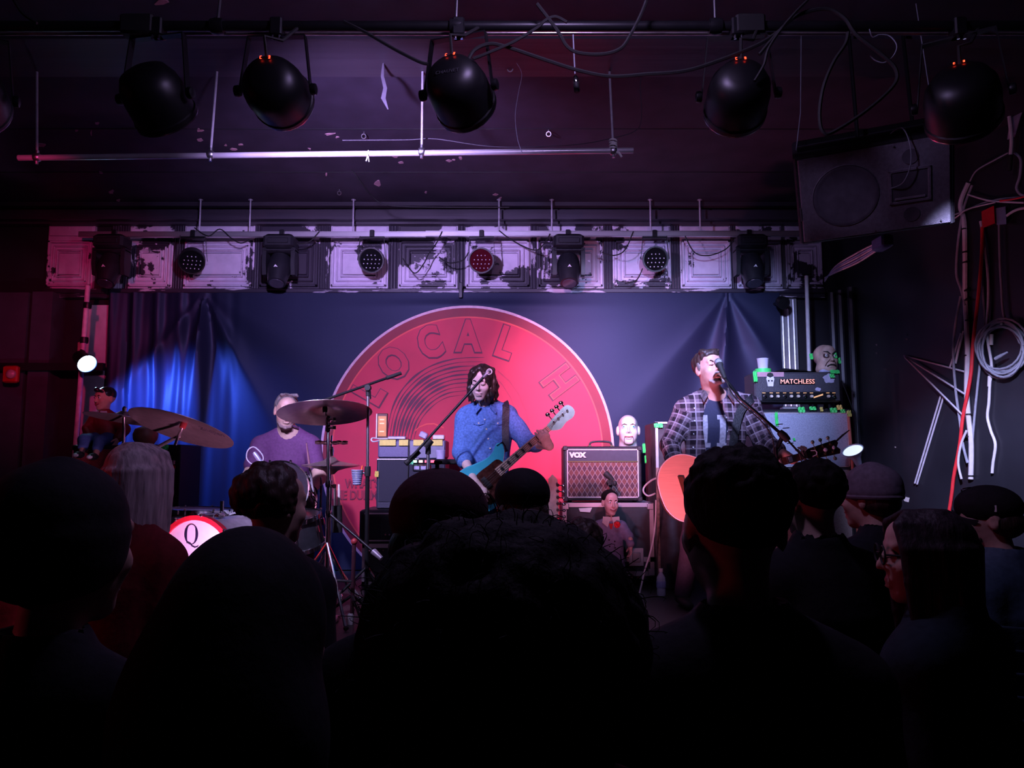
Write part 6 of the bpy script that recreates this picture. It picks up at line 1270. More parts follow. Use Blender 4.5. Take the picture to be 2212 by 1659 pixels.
for (x0, flag) in ((1521, 1), (1561, 1)):
    W_ = 24
    def blk(u0, u1, v0, v1): return decal(quad_grid(lambda u, v: at(x0+(u0+(u1-u0)*u)*W_, 892+(v0+(v1-v0)*v)*74, 4.8), 7, 9), tee_s, (0, 1, 0), .003, 'print', prn, teo)
    blk(.22, .80, .02, .86); blk(0, 1.1, .86, 1.0); blk(0, .22, .02, .16)
pl_m = M('plaid', (.05, .03, .045), .85, scale=80, bump=.25, spec=.2); N, L, b = nodes_of(pl_m)
an = N.new('ShaderNodeAttribute'); an.attribute_name = 'cloth'; sx_ = N.new('ShaderNodeSeparateXYZ'); L.new(an.outputs['Vector'], sx_.inputs[0])
def tri(o_, freq, wd):
    f_ = mth('FRACT', mth('MULTIPLY', o_, freq)); return mth('LESS_THAN', f_, wd)
h1, v1 = tri(sx_.outputs[0], 17.0, .5), tri(sx_.outputs[1], 17.0, .5); h2, v2 = tri(sx_.outputs[0], 17.0, .13), tri(sx_.outputs[1], 17.0, .13)
base_ = mth('MULTIPLY', mth('ADD', h1, v1), .5); fine = mth('MAXIMUM', h2, v2)
cr = N.new('ShaderNodeValToRGB'); cr.color_ramp.interpolation = 'CONSTANT'; e0 = cr.color_ramp.elements; e0[0].color = (.022, .014, .022, 1); e0[1].position = .4; e0[1].color = (.10, .065, .085, 1); e2 = e0.new(.9); e2.color = (.20, .14, .17, 1); L.new(base_, cr.inputs[0])
mx = N.new('ShaderNodeMix'); mx.data_type = 'RGBA'; L.new(mth('MULTIPLY', fine, .6), mx.inputs[0]); L.new(cr.outputs[0], mx.inputs[6]); mx.inputs[7].default_value = (.45, .36, .42, 1); L.new(mx.outputs[2], b.inputs['Base Color'])
s = Sdf(); torso(s, J, .020, .13); arm(s, J, 'l', .018, .80, 1.12); arm(s, J, 'r', .020, .45, 1.12)
s.cone(J['neck']+V(0, -.02, .12), J['neck']+V(0, -.02, .02), .082, .080, .01, -1)
cxm = at(1547, 900, 4.9)[0]
s.cone(V(cxm, 4.86, J['neck'][2]), V(cxm+.005, 4.86, J['pelvis'][2]-.2), .098, .118, .008, -1, (0, 1, 0), 1.1)
plaid_s = s; v, f = s.mesh(.0075); v = wrinkle(v, f, .005, 40)
o = link_mesh('plaid_shirt', v, f, pl_m, t)
segs = [(J['shl'], J['ell']), (J['ell'], J['wrl']), (J['shr'], J['elr']), (J['elr'], J['wrr'])]; uv = np.stack([v[:, 0]*1.0, v[:, 2], v[:, 1]], 1); best = np.full(len(v), .085)
for i, (a, b_) in enumerate(segs):
    ba = b_-a; h = np.clip(((v-a)@ba)/(ba@ba), -.1, 1.1); d_ = v-a-h[:, None]*ba; dist = np.linalg.norm(d_, axis=1); x_, y_, _ = frame_of(ba, (0, 1, 0)); ang = np.arctan2(d_@x_, d_@y_)
    mcond = (dist < best) & (h > (.12 if i % 2 == 0 else -.2)); uv[mcond] = np.stack([ang*.075, h*np.linalg.norm(ba)+(.3 if i % 2 else 0), 0*h], 1)[mcond]; best[mcond] = dist[mcond]
at_ = o.data.attributes.new('cloth', 'FLOAT_VECTOR', 'POINT'); at_.data.foreach_set('vector', uv.astype(np.float32).ravel())
for x in (-1, 1):
    n0 = J['neck']; MB().loft([[n0+V(x*.08, .03, .05), n0+V(x*.088, .03, .055), n0+V(x*.105, .03, .02), n0+V(x*.095, .03, .015)], [n0+V(x*.075, -.05, .045), n0+V(x*.082, -.058, .05), n0+V(x*.105, -.07, -.005), n0+V(x*.095, -.06, -.005)], [n0+V(x*.062, -.09, .0), n0+V(x*.068, -.11, .0), n0+V(x*.098, -.12, -.05), n0+V(x*.09, -.1, -.05)]]).build('collar', M('collar_plaid', (.12, .085, .10), .85, scale=40, var=.6), t)
for (px, py) in ((1515, 878), (1515, 906), (1514, 935), (1514, 965), (1580, 899), (1583, 930), (1452, 963)):
    c = project([at(px-(2 if px < 1540 else -2), py, 4.8)], plaid_s, (0, 1, 0), .001)[0]; MB().lathe([(.0055, 0), (.005, .003), (0, .0035)], c, (0, -1, 0), 10).build('snap_button', white_paint, o)
s = Sdf()
for q in 'lr': leg(s, J, q, .016)
s.cone(J['hipl'], J['hipr'], .115, .115, .05); s.out('trousers', M('jeans_plum', (.05, .035, .06), .8, scale=60, bump=.2), t, .011); shoes(t, J)
s = Sdf(); s.frame(R, hc); k = hk; s.ell(np.array((0, .028, .046))*k, np.array((.079, .098, .080))*k, .02); s.ell(np.array((0, -.045, .080))*k, np.array((.062, .050, .036))*k, .02); s.ell(np.array((0, -.105, -.012))*k, np.array((.068, .062, .082))*k, .01, -1); s.ell(np.array((0, .0, -.09))*k, np.array((.12, .14, .055))*k, .02, -1)
for i in range(26):
    a = -1.3+2.6*i/25; s.chain([np.array((.05*math.sin(a), -.03+.01*math.cos(3*a), .104))*k, np.array((.060*math.sin(a), -.058-.005*(i % 3), .098+.004*(i % 2)))*k], [.018, .008], k=.006)
s.frame(); hv, hf = s.mesh(.006); link_mesh('hair', wrinkle(hv, hf, .003, 160), hf, hair_mat('hair_singer', (.035, .02, .018)), t)
for x in (-1, 1): s = Sdf(); s.frame(R, hc); s.ell(np.array((x*.0735, -.008, .02))*k, np.array((.006, .020, .030))*k, .01); s.frame(); s.out('sideburn', hair_grey, t, .006)
s = Sdf(); s.frame(R, hc); s.chain([np.array(p)*k for p in ((-.034, -.085, -.068), (-.02, -.098, -.050), (0, -.103, -.047), (.02, -.098, -.050), (.034, -.085, -.068))], [.004, .0055, .0055, .0055, .004], k=.006); s.frame(); s.out('moustache', hair_grey, t, .004)
s = Sdf(); s.frame(R, hc); s.chain([np.array(p)*k for p in ((-.045, -.055, -.085), (-.028, -.078, -.102), (0, -.089, -.108), (.028, -.078, -.102), (.045, -.055, -.085))], [.008, .012, .014, .012, .008], k=.01); s.frame(); s.out('beard', M('beard_grey', (.34, .26, .25), .9, scale=200, var=.4, bump=.4), t, .0045)
MB().ball(R@(np.array((0, -.094, -.071))*k)+hc, np.array((.014, .004, .004))*k, 10, R).build('mouth', M('mouth_dark', (.06, .01, .012), .4), t)
brows(t, R, hc, hk, hair_mat('hair_singer', (.035, .02, .018)), .004); lashes(t, R, hc, hk)
# acoustic guitar
gA, gB = at(1512, 1046, 4.70), at(1742, 983, 4.66); gd_ = unit(gB-gA); gn_ = unit(V(-.05, -1, .10)-gd_*np.dot(V(-.05, -1, .10), gd_)); gu = np.cross(gn_, gd_)
if gu[2] < 0: gu = -gu
ac = thing('acoustic_guitar', tuple(gA), 'honey coloured acoustic guitar with dark headstock held by the singer', 'guitar')
def gp(u, v, w_=0.0): return gA+gd_*u+gu*v+gn_*w_
half = [(-.245, 0), (-.235, .09), (-.19, .165), (-.11, .205), (-.03, .195), (.05, .145), (.10, .118), (.15, .125), (.20, .142), (.245, .125), (.265, .07), (.268, 0)]
ol = spline([(a, b) for a, b in half]+[(a, -b) for a, b in half[-2::-1]], 4)[:-1]
spruce = M('spruce', (.82, .42, .30), .4, var=.06, scale=20, stretch=(.15, 6, 6)); mahog = M('mahogany', (.12, .035, .02), .35, var=.2)
MB().loft([[gp(p[0], p[1], -.11) for p in ol], [gp(p[0], p[1], -.002) for p in ol]]).build('sides', mahog, ac)
MB().prism([(p[0]*.99, p[1]*.99) for p in ol], gp(0, 0, -.001), gd_, gu, gn_*.003).build('top', spruce, ac)
MB().tube([gp(p[0]*.995, p[1]*.995, .0) for p in ol], .004, 6, closed=True).build('binding', M('binding_white', (.8, .75, .75), .4), ac)
MB().lathe([(.0, .0022), (.048, .0022), (.048, .0028), (0, .003)], gp(.11, 0), gn_, 28).build('sound_hole', rubber, ac); MB().torus(gp(.11, 0, .002), gn_, .055, .003, 30, 6).build('rosette', mahog, ac)
MB().prism([(-.015, -.08), (.015, -.07), (.015, .07), (-.015, .08)], gp(-.10, 0, .002), gd_, gu, gn_*.008).build('bridge', mahog, ac)
pgd = spline([(.07, -.03), (.13, -.055), (.19, -.04), (.2, -.1), (.1, -.12), (.03, -.1), (.04, -.06), (.07, -.03)], 3)[:-1]; MB().prism([(p[0], p[1]) for p in pgd], gp(0, 0, .002), gd_, gu, gn_*.0015).build('pickguard', rubber, ac)
Lg = float(np.linalg.norm(gB-gA))
nkg = MB().loft([[gp(.17, -.027, .004), gp(.17, .027, .004), gp(.17, .027, .014), gp(.17, -.027, .014)], [gp(Lg, -.021, -.008), gp(Lg, .021, -.008), gp(Lg, .021, .012), gp(Lg, -.021, .012)]]).build('neck', mahog, ac, False)
for k_ in (2, 4, 6, 8, 11):
    x_ = Lg-(Lg+.1)*(1-2**(-(k_+.5)/12)); MB().prism([(-.012, -.015), (.012, -.015), (.012, .015), (-.012, .015)], gp(x_, 0, .0135), gd_, gu, gn_*.0012).build('inlay', M('pearl_inlay', (.7, .65, .72), .3), nkg, False)
for k_ in range(14):
    x_ = Lg-(Lg+.1)*(1-2**(-(k_+1)/12)); MB().cyl(gp(x_, -.024, .0145), gp(x_, .024, .0145), .0011, n=5).build('fret', steel, nkg)
hst = [(0, -.022), (.02, -.034), (.19, -.043), (.20, -.02), (.185, 0), (.20, .02), (.19, .043), (.02, .034), (0, .022)]
hsg = MB().prism(hst, gp(Lg, 0, -.008), gd_, gu, gn_*.015).build('headstock', M('headstock_dark', (.018, .012, .012), .25), ac)
for sgn in (-1, 1):
    for k_ in range(3):
        x_ = .06+.047*k_; MB().lathe([(.009, 0), (.010, .004), (.006, .012)], gp(Lg+x_, sgn*.024, .007), gn_, 10).build('string_post', brass, hsg)
        MB().cyl(gp(Lg+x_, sgn*.036, 0), gp(Lg+x_, sgn*.055, 0), .003, n=6).ball(gp(Lg+x_, sgn*.064, 0), (.012, .007, .012), 10).build('tuning_peg', M('peg_green', (.25, .32, .22), .3, .5), hsg)
MB().tube([gp(Lg+.03, .018, .009), gp(Lg+.055, .014, .009), gp(Lg+.062, 0, .009), gp(Lg+.055, -.014, .009), gp(Lg+.03, -.018, .009)], .0035, 6).build('inlay', M('pearl_inlay', (.7, .65, .72)), ac); MB().ball(gp(Lg+.115, 0, .0085), (.014, .004, .012), 8).ball(gp(Lg+.165, 0, .0085), (.01, .004, .012), 8).build('emblem', M('pearl_inlay', (.7, .65, .72)), ac)
for k_ in range(6): MB().cyl(gp(-.1, -.026+.0104*k_, .011), gp(Lg, -.016+.0064*k_, .0165), .0008, n=4).build('string', steel, ac)
MB().cyl(gp(Lg-.02, -.03, .02), gp(Lg-.02, .03, .02), .008, n=8).cyl(gp(Lg-.03, -.03, -.02), gp(Lg-.03, .03, -.02), .008, n=8).build('capo', chrome, ac)
MB().tube([gp(Lg+.19, .03, 0), gp(Lg+.24, .055, 0), gp(Lg+.29, .075, 0)], [.006, .006, .003], 6).build('string_end', rubber, ac)
sl_ = [at(1628, 856, 5.12), at(1622, 862, 5.0), at(1606, 885, 4.90), at(1592, 930, 4.88), at(1588, 975, 4.87)]; sl_ = [project([p], plaid_s, (0, 1, 0), .006)[0] if i else p for i, p in enumerate(sl_)]; a_ = spline(sl_, 5); rows = []
for i, p in enumerate(a_):
    d = unit(a_[min(i+1, len(a_)-1)]-a_[max(i-1, 0)]); x_ = unit(np.cross(d, (0, -1, 0)))*.026; rows.append([p-x_, p+x_, p+x_+V(0, -.005, 0), p-x_+V(0, -.005, 0)])
MB().loft(rows).build('strap', black_vinyl, ac)
# singer's microphone and boom stand
vm = thing('vocal_microphone', tuple(at(1550, 787, 4.68)), 'round-headed vocal microphone at the singer mouth', 'microphone')
h0 = at(1552, 783, 4.70); d = unit(at(1566, 818, 4.60)-h0); MB().ball(h0, (.027, .027, .027), 16).build('grille_ball', M('mic_mesh', (.32, .32, .36), .4, .8, scale=250, var=.4, bump=.6), vm); MB().lathe([(.022, .018), (.024, .024), (.018, .04), (.013, .14), (.01, .15)], h0, d, 14).build('body', rubber, vm)
vs = thing('vocal_stand', (at(1735, 1000, 4.62)[0], 4.62, STAGE), 'black boom stand slanting across the singer from lower right', 'microphone stand')
v0_, vj = at(1566, 818, 4.60), at(1693, 942, 4.60); v1_ = at(1738, 990, 4.60)
MB().tube([v0_, at(1600, 862, 4.6), vj], .0095, 10).build('boom', black_metal, vs); MB().cyl(vj, v1_, .006, n=8).build('boom_tail', black_metal, vs); MB().lathe([(.02, -.035), (.026, 0), (.02, .035)], vj, unit(vj-v0_), 12).build('joint', rubber, vs)
MB().cyl(at(1692, 940, 4.6), at(1678, 968, 4.6), .013, n=10).build('elbow', rubber, vs); pb = V(at(1676, 970, 4.6)[0], 4.6, STAGE); MB().cyl(at(1677, 968, 4.6), pb+V(0, 0, .02), .011, n=10).build('pole', black_metal, vs); tripod(vs, pb, .3, .3, black_metal, (70, 190, 310))
for (px, py, dx, dz) in ((1683, 917, .03, .004), (1697, 925, .028, .006), (1700, 950, .02, .01), (1706, 958, .02, .012)): MB().cyl(at(px-6, py, 4.59), at(px+8, py-1, 4.59), .003, n=6).build('spare_pick_clip', rubber, vs)
MB().tube(spline([v0_, at(1590, 862, 4.58), at(1640, 905, 4.58), at(1668, 945, 4.58), at(1672, 985, 4.58)], 5), .004, 6).build('lead', rubber, vs)

# ------------------------------------------------ drummer
J = dict(neck=at(624, 936, 5.56), shl=at(563, 962, 5.58), shr=at(672, 962, 5.58), ell=at(537, 1030, 5.44), wrl=at(562, 1062, 5.22), elr=at(691, 1032, 5.44), wrr=at(672, 1062, 5.22), pelvis=at(618, 1105, 5.70), fwd=V(.05, -1, 0), w=1.02, ground=STAGE)
px_ = J['pelvis'][0]
J['hipl'] = J['pelvis']+V(-.1, -.02, -.02); J['hipr'] = J['pelvis']+V(.1, -.02, -.02); J['knl'] = V(px_-.24, 5.38, STAGE+.52); J['knr'] = V(px_+.24, 5.38, STAGE+.52); J['anl'] = V(px_-.24, 5.32, STAGE+.1); J['anr'] = V(px_+.24, 5.32, STAGE+.1)
R = rotm(0, 0, 22)@rotm(8, 0, 0)@rotm(0, 4, 0); hc = at(618, 889, 5.50)
t = thing('person', (px_, 5.7, STAGE), 'person in a plum tee shirt sitting behind the drum kit', 'person')
s = Sdf(); add_head(s, R, hc, 1.02, jaw=1.05); neck(s, R, hc, J['neck'], 1.08); torso(s, J, -.012)
for q in 'lr': arm(s, J, q, .0, 1, 1.08); leg(s, J, q, -.004)
fist = ((65, 75, 50),)*4
hand(s, J['wrl'], unit(V(.45, -.8, -.2)), V(.2, .1, -1), 1, fist, tc=.8); hand(s, J['wrr'], unit(V(-.35, -.85, -.1)), V(-.2, .1, -1), -1, fist, tc=.8)
s.out('body', skin, t, .0062)
s = Sdf(); torso(s, J, .010, .1); 
for q in 'lr': sh, el = J['sh'+q], J['el'+q]; s.cone(sh, lerp(sh, el, .62), .066, .062, .03); s.cone(lerp(sh, el, .55), lerp(sh, el, .64), .06, .061, .01)
s.cone(J['neck']+V(.005, -.02, .12), J['neck']+V(.005, -.025, .022), .076, .07, .008, -1); s.out('tee', M('plum_tee', (.14, .045, .15), .8, scale=60, bump=.15), t, .009, .003, 28)
MB().torus(J['neck']+V(.005, -.025, .03), (0, .4, 1), .068, .006, 28, 6).build('neckband', M('plum_tee', (.14, .045, .15)), t)
s = Sdf()
for q in 'lr': leg(s, J, q, .016)
s.cone(J['hipl'], J['hipr'], .12, .12, .05); s.out('trousers', M('jeans_black', (.015, .015, .02), .8), t, .012); shoes(t, J)
s = Sdf(); s.frame(R, hc); s.ell((0, .028, .046), (.081, .100, .083), .02); s.ell((0, -.095, -.005), (.070, .07, .09), .01, -1); s.ell((0, .0, -.09), (.12, .14, .055), .02, -1)
for i in range(22):
    a = -1.2+2.4*i/21; s.chain([np.array((.05*math.sin(a), -.02, .112)), np.array((.060*math.sin(a)+.004*(i % 3), -.046-.006*(i % 3), .121+.006*(i % 2)))], [.014, .005], k=.006)
s.frame(); hv, hf = s.mesh(.0065); link_mesh('hair', wrinkle(hv, hf, .004, 130), hf, hair_grey, t)
s = Sdf(); s.frame(R, hc); s.chain([np.array(p) for p in ((-.05, -.04, -.075), (-.03, -.074, -.1), (0, -.088, -.108), (.03, -.074, -.1), (.05, -.04, -.075))], [.009, .011, .012, .011, .009], k=.01); s.frame(); s.out('beard', M('stubble', (.30, .2, .19), .9, scale=200, var=.4), t, .006)
brows(t, R, hc, 1.02); lashes(t, R, hc, 1.02)
MB().torus(J['wrr'], unit(J['wrr']-J['elr']), .033, .012, 20, 8).build('wristband', rubber, t)
th = thing('drum_throne', (px_, 5.75, STAGE), 'round black drum stool under the drummer', 'stool')
sz = J['pelvis'][2]-.15; MB().lathe([(.0, 0), (.17, 0), (.18, .02), (.175, .06), (.15, .075), (0, .078)], (px_, 5.75, sz-.078), n=28).build('seat', black_vinyl, th); MB().cyl((px_, 5.75, STAGE+.15), (px_, 5.75, sz-.07), .016, n=10).build('pole', chrome, th); tripod(th, V(px_, 5.75, STAGE), .25, .3)
for a, b_, lb in ((at(676, 1062, 5.1), at(662, 957, 4.98), 'drumstick raised in the drummer right-side hand'), (at(566, 1068, 5.1), at(590, 1046, 4.99), 'drumstick in the drummer left-side hand over the tom')):
    tag(MB().tube([a, lerp(a, b_, .7), lerp(a, b_, .95), b_], [.0075, .0072, .004, .005], 8).build('drumstick', M('stick_lilac', (.62, .55, .62), .5)), lb, 'drumstick')
# ---------------------------------------------------------------- ventriloquist dolls and masks
def eye(t, p, d, r, iris, white=(.8, .8, .78)):
    d = unit(d); MB().ball(p, r, 12).build('eyeball', M('eye_white', white, .25), t); MB().lathe([(.0, 0), (r*.55, 0), (r*.5, r*.12), (0, r*.2)], p+d*r*.9, d, 12).build('iris', iris, t); MB().ball(p+d*r*1.07, r*.22, 8).build('pupil', rubber, t)
# pale bald doll-head mask on the combo
R = rotm(0, 0, -6)@rotm(-4, 0, 0); hc = at(1357, 929, 6.0); k = 1.02
t = thing('doll_mask', tuple(at(1357, 964, 6.0)), 'pale bald doll head mask with teal eyes on the brown combo amplifier', 'mask')
s = Sdf(); add_head(s, R, hc, k, jaw=1.12, nose=.75); s.cone(hc+V(0, .03, -.05), V(hc[0], 6.02, vz1+.012), .062, .070, .03); s.frame(R, hc)
for x in (-1, 1): s.ell((x*.082, .01, -.006), (.012, .024, .036), .008)
s.frame(); s.out('mask', M('mask_pale', (.5, .52, .48), .5, var=.08), t, .0055)
for x in (-1, 1): eye(t, R@np.array((x*.032, -.081, .013))*k+hc, R@np.array((x*.25, -1, .15)), .0155, M('iris_teal', (.05, .35, .36), .3)); MB().tube([R@(np.array(p)*k)+hc for p in ((x*.012, -.094, .030), (x*.032, -.098, .036), (x*.05, -.084, .028))], [.002, .003, .0015], 6).build('eyebrow', hair_brown, t)
for x in (-1, 1): MB().tube([R@(np.array(p)*k)+hc for p in ((x*.030, -.084, -.058), (x*.033, -.078, -.08), (x*.031, -.072, -.105))], .0018, 6).build('jaw_line', hair_brown, t)
MB().tube([R@(np.array(p)*k)+hc for p in ((-.03, -.088, -.058), (0, -.103, -.062), (.03, -.088, -.058))], .0035, 6).build('lips', M('lip_red', (.35, .08, .1), .4), t)
# scowling bald mask on the amplifier head
R = rotm(0, 0, 6)@rotm(-3, 0, 0); hc = at(1782, 776, 5.86); k = .98
t = thing('scowling_mask', (hc[0], 5.86, hz1), 'scowling bald mask with dark eye sockets and green tape on the amplifier head', 'mask')
s = Sdf(); add_head(s, R, hc, k, jaw=1.25, nose=1.2, ears=False); s.ell(hc+V(0, -.01, -.08), (.075, .07, .05), .03); v, f = s.mesh(.0055); v[:, 2] = np.maximum(v[:, 2], hz1+.001); link_mesh('mask', v, f, M('mask_flesh', (.55, .38, .30), .5, var=.25, scale=22), t)
s = Sdf(); s.ell(hc+V(0, -.03, -.092), (.066, .060, .040), .02); v, f = s.mesh(.0055); v[:, 2] = np.maximum(v[:, 2], hz1+.0015); link_mesh('pale_chin', v, f, M('mask_chin', (.5, .52, .72), .6), t)
for x in (-1, 1):
    MB().lathe([(.0, 0), (.024, .0), (.02, .006), (0, .008)], R@np.array((x*.032, -.083, .012))*k+hc, R@np.array((x*.25, -1, .05)), 16).build('eye_socket', M('socket_dark', (.06, .02, .02), .7), t)
    eye(t, R@np.array((x*.032, -.0855, .012))*k+hc, R@np.array((x*.1, -1, .05)), .0125, M('iris_pale', (.35, .35, .3), .3)); MB().tube([R@(np.array(p)*k)+hc for p in ((x*.010, -.102, .024), (x*.03, -.101, .040), (x*.054, -.084, .044))], [.005, .005, .002], 6).build('eyebrow', rubber, t)
    MB().tube([R@(np.array(p)*k)+hc for p in ((x*.014, -.102, -.02), (x*.035, -.09, -.045), (x*.045, -.08, -.07))], .003, 6).build('cheek_line', M('socket_dark', (.06, .02, .02)), t)
MB().tube([R@(np.array(p)*k)+hc for p in ((-.036, -.093, -.072), (-.015, -.106, -.06), (.015, -.106, -.06), (.036, -.093, -.072))], .004, 6).build('mouth', rubber, t)
for (px, py, w_, h_, lb) in ((1752, 770, .025, .05, 'green tape on the left temple of the scowling mask'), (1803, 768, .03, .045, 'green tape strip across the right eye of the scowling mask'), (1811, 779, .035, .05, 'green tape sticking out right of the scowling mask')): tape_blob('tape_piece', px, py, 5.78 if px > 1760 and px < 1806 else 5.84, w_, h_, lb)
# doll in grey suit standing against the road case
R = rotm(0, 0, 8)@rotm(4, 0, 4); hc = at(1318, 1086, 5.62); k = .74
t = thing('suit_doll', (hc[0], 5.66, STAGE), 'doll in a grey double-breasted suit with a red flower before the road case', 'doll')
bx = hc[0]; b0 = hc-V(0, -.03, .10)
gsuit = M('suit_grey', (.26, .23, .36), .8, scale=50, bump=.2); s = Sdf(); add_head(s, R, hc, k, jaw=1.02, nose=1.1); s.cone(hc+V(0, .015, -.05), b0-V(0, 0, .05), .03, .035, .02); s.cone(b0-V(0, 0, .06), b0-V(-.01, 0, .27), .042, .042, .03)
hnd = at(1362, 1183, 5.58); hn2 = at(1292, 1176, 5.6)
for (h_, sx_) in ((hnd, 1), (hn2, -1)): hand(s, h_-V(0, 0, -.02), (0, 0, -1), V(-sx_, -.2, 0), sx_, ((15, 20, 15),)*4, .62); s.cone(h_+V(0, 0, .06), h_, .018, .016, .01)
for x in (-.04, .05): s.cone(V(bx+x, 5.66, b0[2]-.3), V(bx+x*1.3, 5.64, STAGE+.05), .035, .025, .02)
s.out('body', M('doll_face', (.66, .40, .38), .4, var=.06), t, .005)
s = Sdf(); s.cone(b0-V(0, 0, .075), b0-V(-.005, 0, .20), .074, .082, .03, 1, (0, 1, 0), .75); s.cone(b0-V(-.005, 0, .20), b0-V(-.012, 0, .31), .082, .092, .03, 1, (0, 1, 0), .72)
s.cone(b0+V(-.075, 0, -.065), b0+V(.08, 0, -.065), .034, .034, .03)
for (h_, sx_) in ((hnd, 1), (hn2, -1)): shd = b0+V(sx_*.085, 0, -.07); el = lerp(shd, h_, .5)+V(sx_*.02, .01, 0); s.cone(shd, el, .037, .034, .02); s.cone(el, h_+V(0, 0, .03), .034, .030, .015)
s.out('jacket', gsuit, t, .006, .003, 50); coat_s = s
s = Sdf()
for x in (-.042, .052): s.cone(V(bx+x, 5.66, b0[2]-.30), V(bx+x*1.3, 5.64, STAGE+.06), .052, .042, .02)
s.out('trousers', gsuit, t, .007)
for x in (-.055, .066): MB().ball((bx+x, 5.61, STAGE+.03), (.034, .065, .03), 12).build('shoe', rubber, t)
for x in (-1, 1): MB().prism([(0, .03), (x*.055, .035), (x*.06, -.01), (x*.02, -.045)], b0+V(x*.003, -.066, -.028), (1, 0, 0), unit(V(0, -.25, 1)), (0, -.005, 0)).build('collar', white_paint, t)
MB().prism([(-.016, .0), (.016, 0), (.006, -.04), (-.004, -.04)], b0+V(0, -.062, -.045), (1, 0, 0), unit(V(0, -.2, 1)), (0, -.005, 0)).build('bow', red_plastic, t)
fl = b0+V(.04, -.088, -.05)
m_ = MB()
for i in range(9): m_.ball(fl+V(.013*math.cos(i*.9)*(i > 0), -.004*(i % 3), .013*math.sin(i*.9)*(i > 0)), (.012, .008, .012), 8)
m_.build('flower', M('flower_red', (.8, .01, .02), .5), t)
for (x, z) in ((-.015, -.16), (.025, -.17), (-.012, -.205), (.028, -.215)): c = project([b0+V(x, -.12, z)], coat_s, (0, 1, 0), .001)[0]; MB().lathe([(.006, 0), (.005, .004), (0, .0045)], c, (0, -1, 0), 8).build('button', rubber, t)
s = Sdf(); s.frame(R, hc); s.ell(np.array((0, .022, .05))*k, np.array((.080, .098, .076))*k, .015); s.ell(np.array((0, -.095, -.012))*k, np.array((.07, .06, .092))*k, .008, -1); s.ell(np.array((0, 0, -.1))*k, np.array((.12, .14, .08))*k, .015, -1); s.frame(); s.out('hair', hair_black, t, .005)
for x in (-1, 1): eye(t, R@np.array((x*.031, -.082, .012))*k+hc, R@np.array((x*.1, -1, .05)), .0105, M('iris_grey', (.4, .38, .42), .3)); 
brows(t, R, hc, k, hair_black); MB().tube([R@(np.array(p)*k)+hc for p in ((-.03, -.090, -.052), (0, -.106, -.066), (.03, -.090, -.052))], .004, 6).build('lips', M('lip_red', (.35, .08, .1)), t)
# amp microphone on its short stand between doll and combo
am = thing('amp_microphone', (at(1319, 1050, 5.74)[0], 5.74, cz1), 'black microphone aimed at the diamond cloth above the suit doll', 'microphone')
a = at(1319, 1056, 5.74); am.location = (a[0], 5.74, STAGE)
MB().tube([V(a[0]+.02, 5.77, STAGE+.01), V(a[0]+.02, 5.77, a[2]-.03), a, at(1320, 1036, 5.74)], .009, 8).lathe([(.09, 0), (.09, .008), (.01, .015)], V(a[0]+.02, 5.77, STAGE), n=16).build('stand', rubber, am)
MB().lathe([(.013, 0), (.017, .02), (.022, .05), (.024, .075), (.018, .085), (0, .087)], at(1325, 1038, 5.75), unit(at(1306, 1021, 5.76)-at(1325, 1038, 5.75)), 14).build('body', rubber, am); MB().torus(at(1319, 1048, 5.735), (0, 0, 1), .016, .005, 14, 6).build('collar', chrome, am); MB().ball(at(1328, 1044, 5.74), (.018, .014, .022), 10).build('clip', rubber, am)
# doll in red jacket sitting on the red amplifier
R = rotm(0, 0, -22)@rotm(3, 0, -3); hc = at(227, 862, 5.92); k = .76
t = thing('jacket_doll', (hc[0], 5.92, lz1), 'boy doll in red jacket and blue jeans sitting on the red amplifier', 'doll')
b0 = hc-V(0, 0, .105); hipc = V(hc[0]+.005, 5.93, lz1+.055)
s = Sdf(); add_head(s, R, hc, k, jaw=1.05, nose=1.1); s.cone(hc+V(0, .015, -.05), b0-V(0, 0, .04), .03, .035, .02); s.cone(b0-V(0, 0, .05), hipc, .045, .045, .03)
kn = [at(182, 950, 5.74), at(216, 952, 5.74)]; an = [at(176, 978, 5.66), at(206, 982, 5.66)]; wr = [at(196, 944, 5.84), at(254, 948, 5.86)]
for i in (0, 1):
    s.cone(hipc+V((-.04, .04)[i], -.03, 0), kn[i], .04, .032, .02); s.cone(kn[i], an[i], .026, .022, .015)
    shd = b0+V((-.075, .075)[i], 0, -.05); el = lerp(shd, wr[i], .5)+V((-.05, .05)[i], .03, 0); s.cone(shd, el, .026, .024, .02); s.cone(el, wr[i], .024, .018, .015); hand(s, wr[i], V(0, -.5, -.85), V((.8, -.8)[i], 0, 0), (1, -1)[i], ((25, 25, 20),)*4, .62)
s.out('body', M('doll_tan', (.6, .30, .24), .4, var=.06), t, .005)
s = Sdf(); s.cone(b0-V(0, 0, .05), hipc+V(0, 0, .03), .085, .092, .03, 1, (0, 1, 0), .75); s.cone(b0+V(-.065, 0, -.045), b0+V(.065, 0, -.045), .036, .036, .03)
for i in (0, 1): shd = b0+V((-.075, .075)[i], 0, -.05); el = lerp(shd, wr[i], .5)+V((-.05, .05)[i], .03, 0); s.cone(shd, el, .042, .042, .02); s.cone(el, lerp(el, wr[i], .85), .042, .036, .015)
s.out('jacket', M('jacket_red', (.25, .015, .025), .55, scale=40, bump=.3), t, .006, .003, 45)
for x in (-1, 1): MB().prism([(0, .03), (x*.05, .03), (x*.055, -.005), (x*.02, -.03)], b0+V(x*.004, -.06, -.02), (1, 0, 0), unit(V(0, -.3, 1)), (0, -.005, 0)).build('collar', M('collar_white', (.6, .6, .7), .6), t)
s = Sdf()
for i in (0, 1): s.cone(hipc+V((-.04, .04)[i], -.02, 0), kn[i], .052, .042, .02); s.cone(kn[i], lerp(kn[i], an[i], .55), .042, .036, .015)
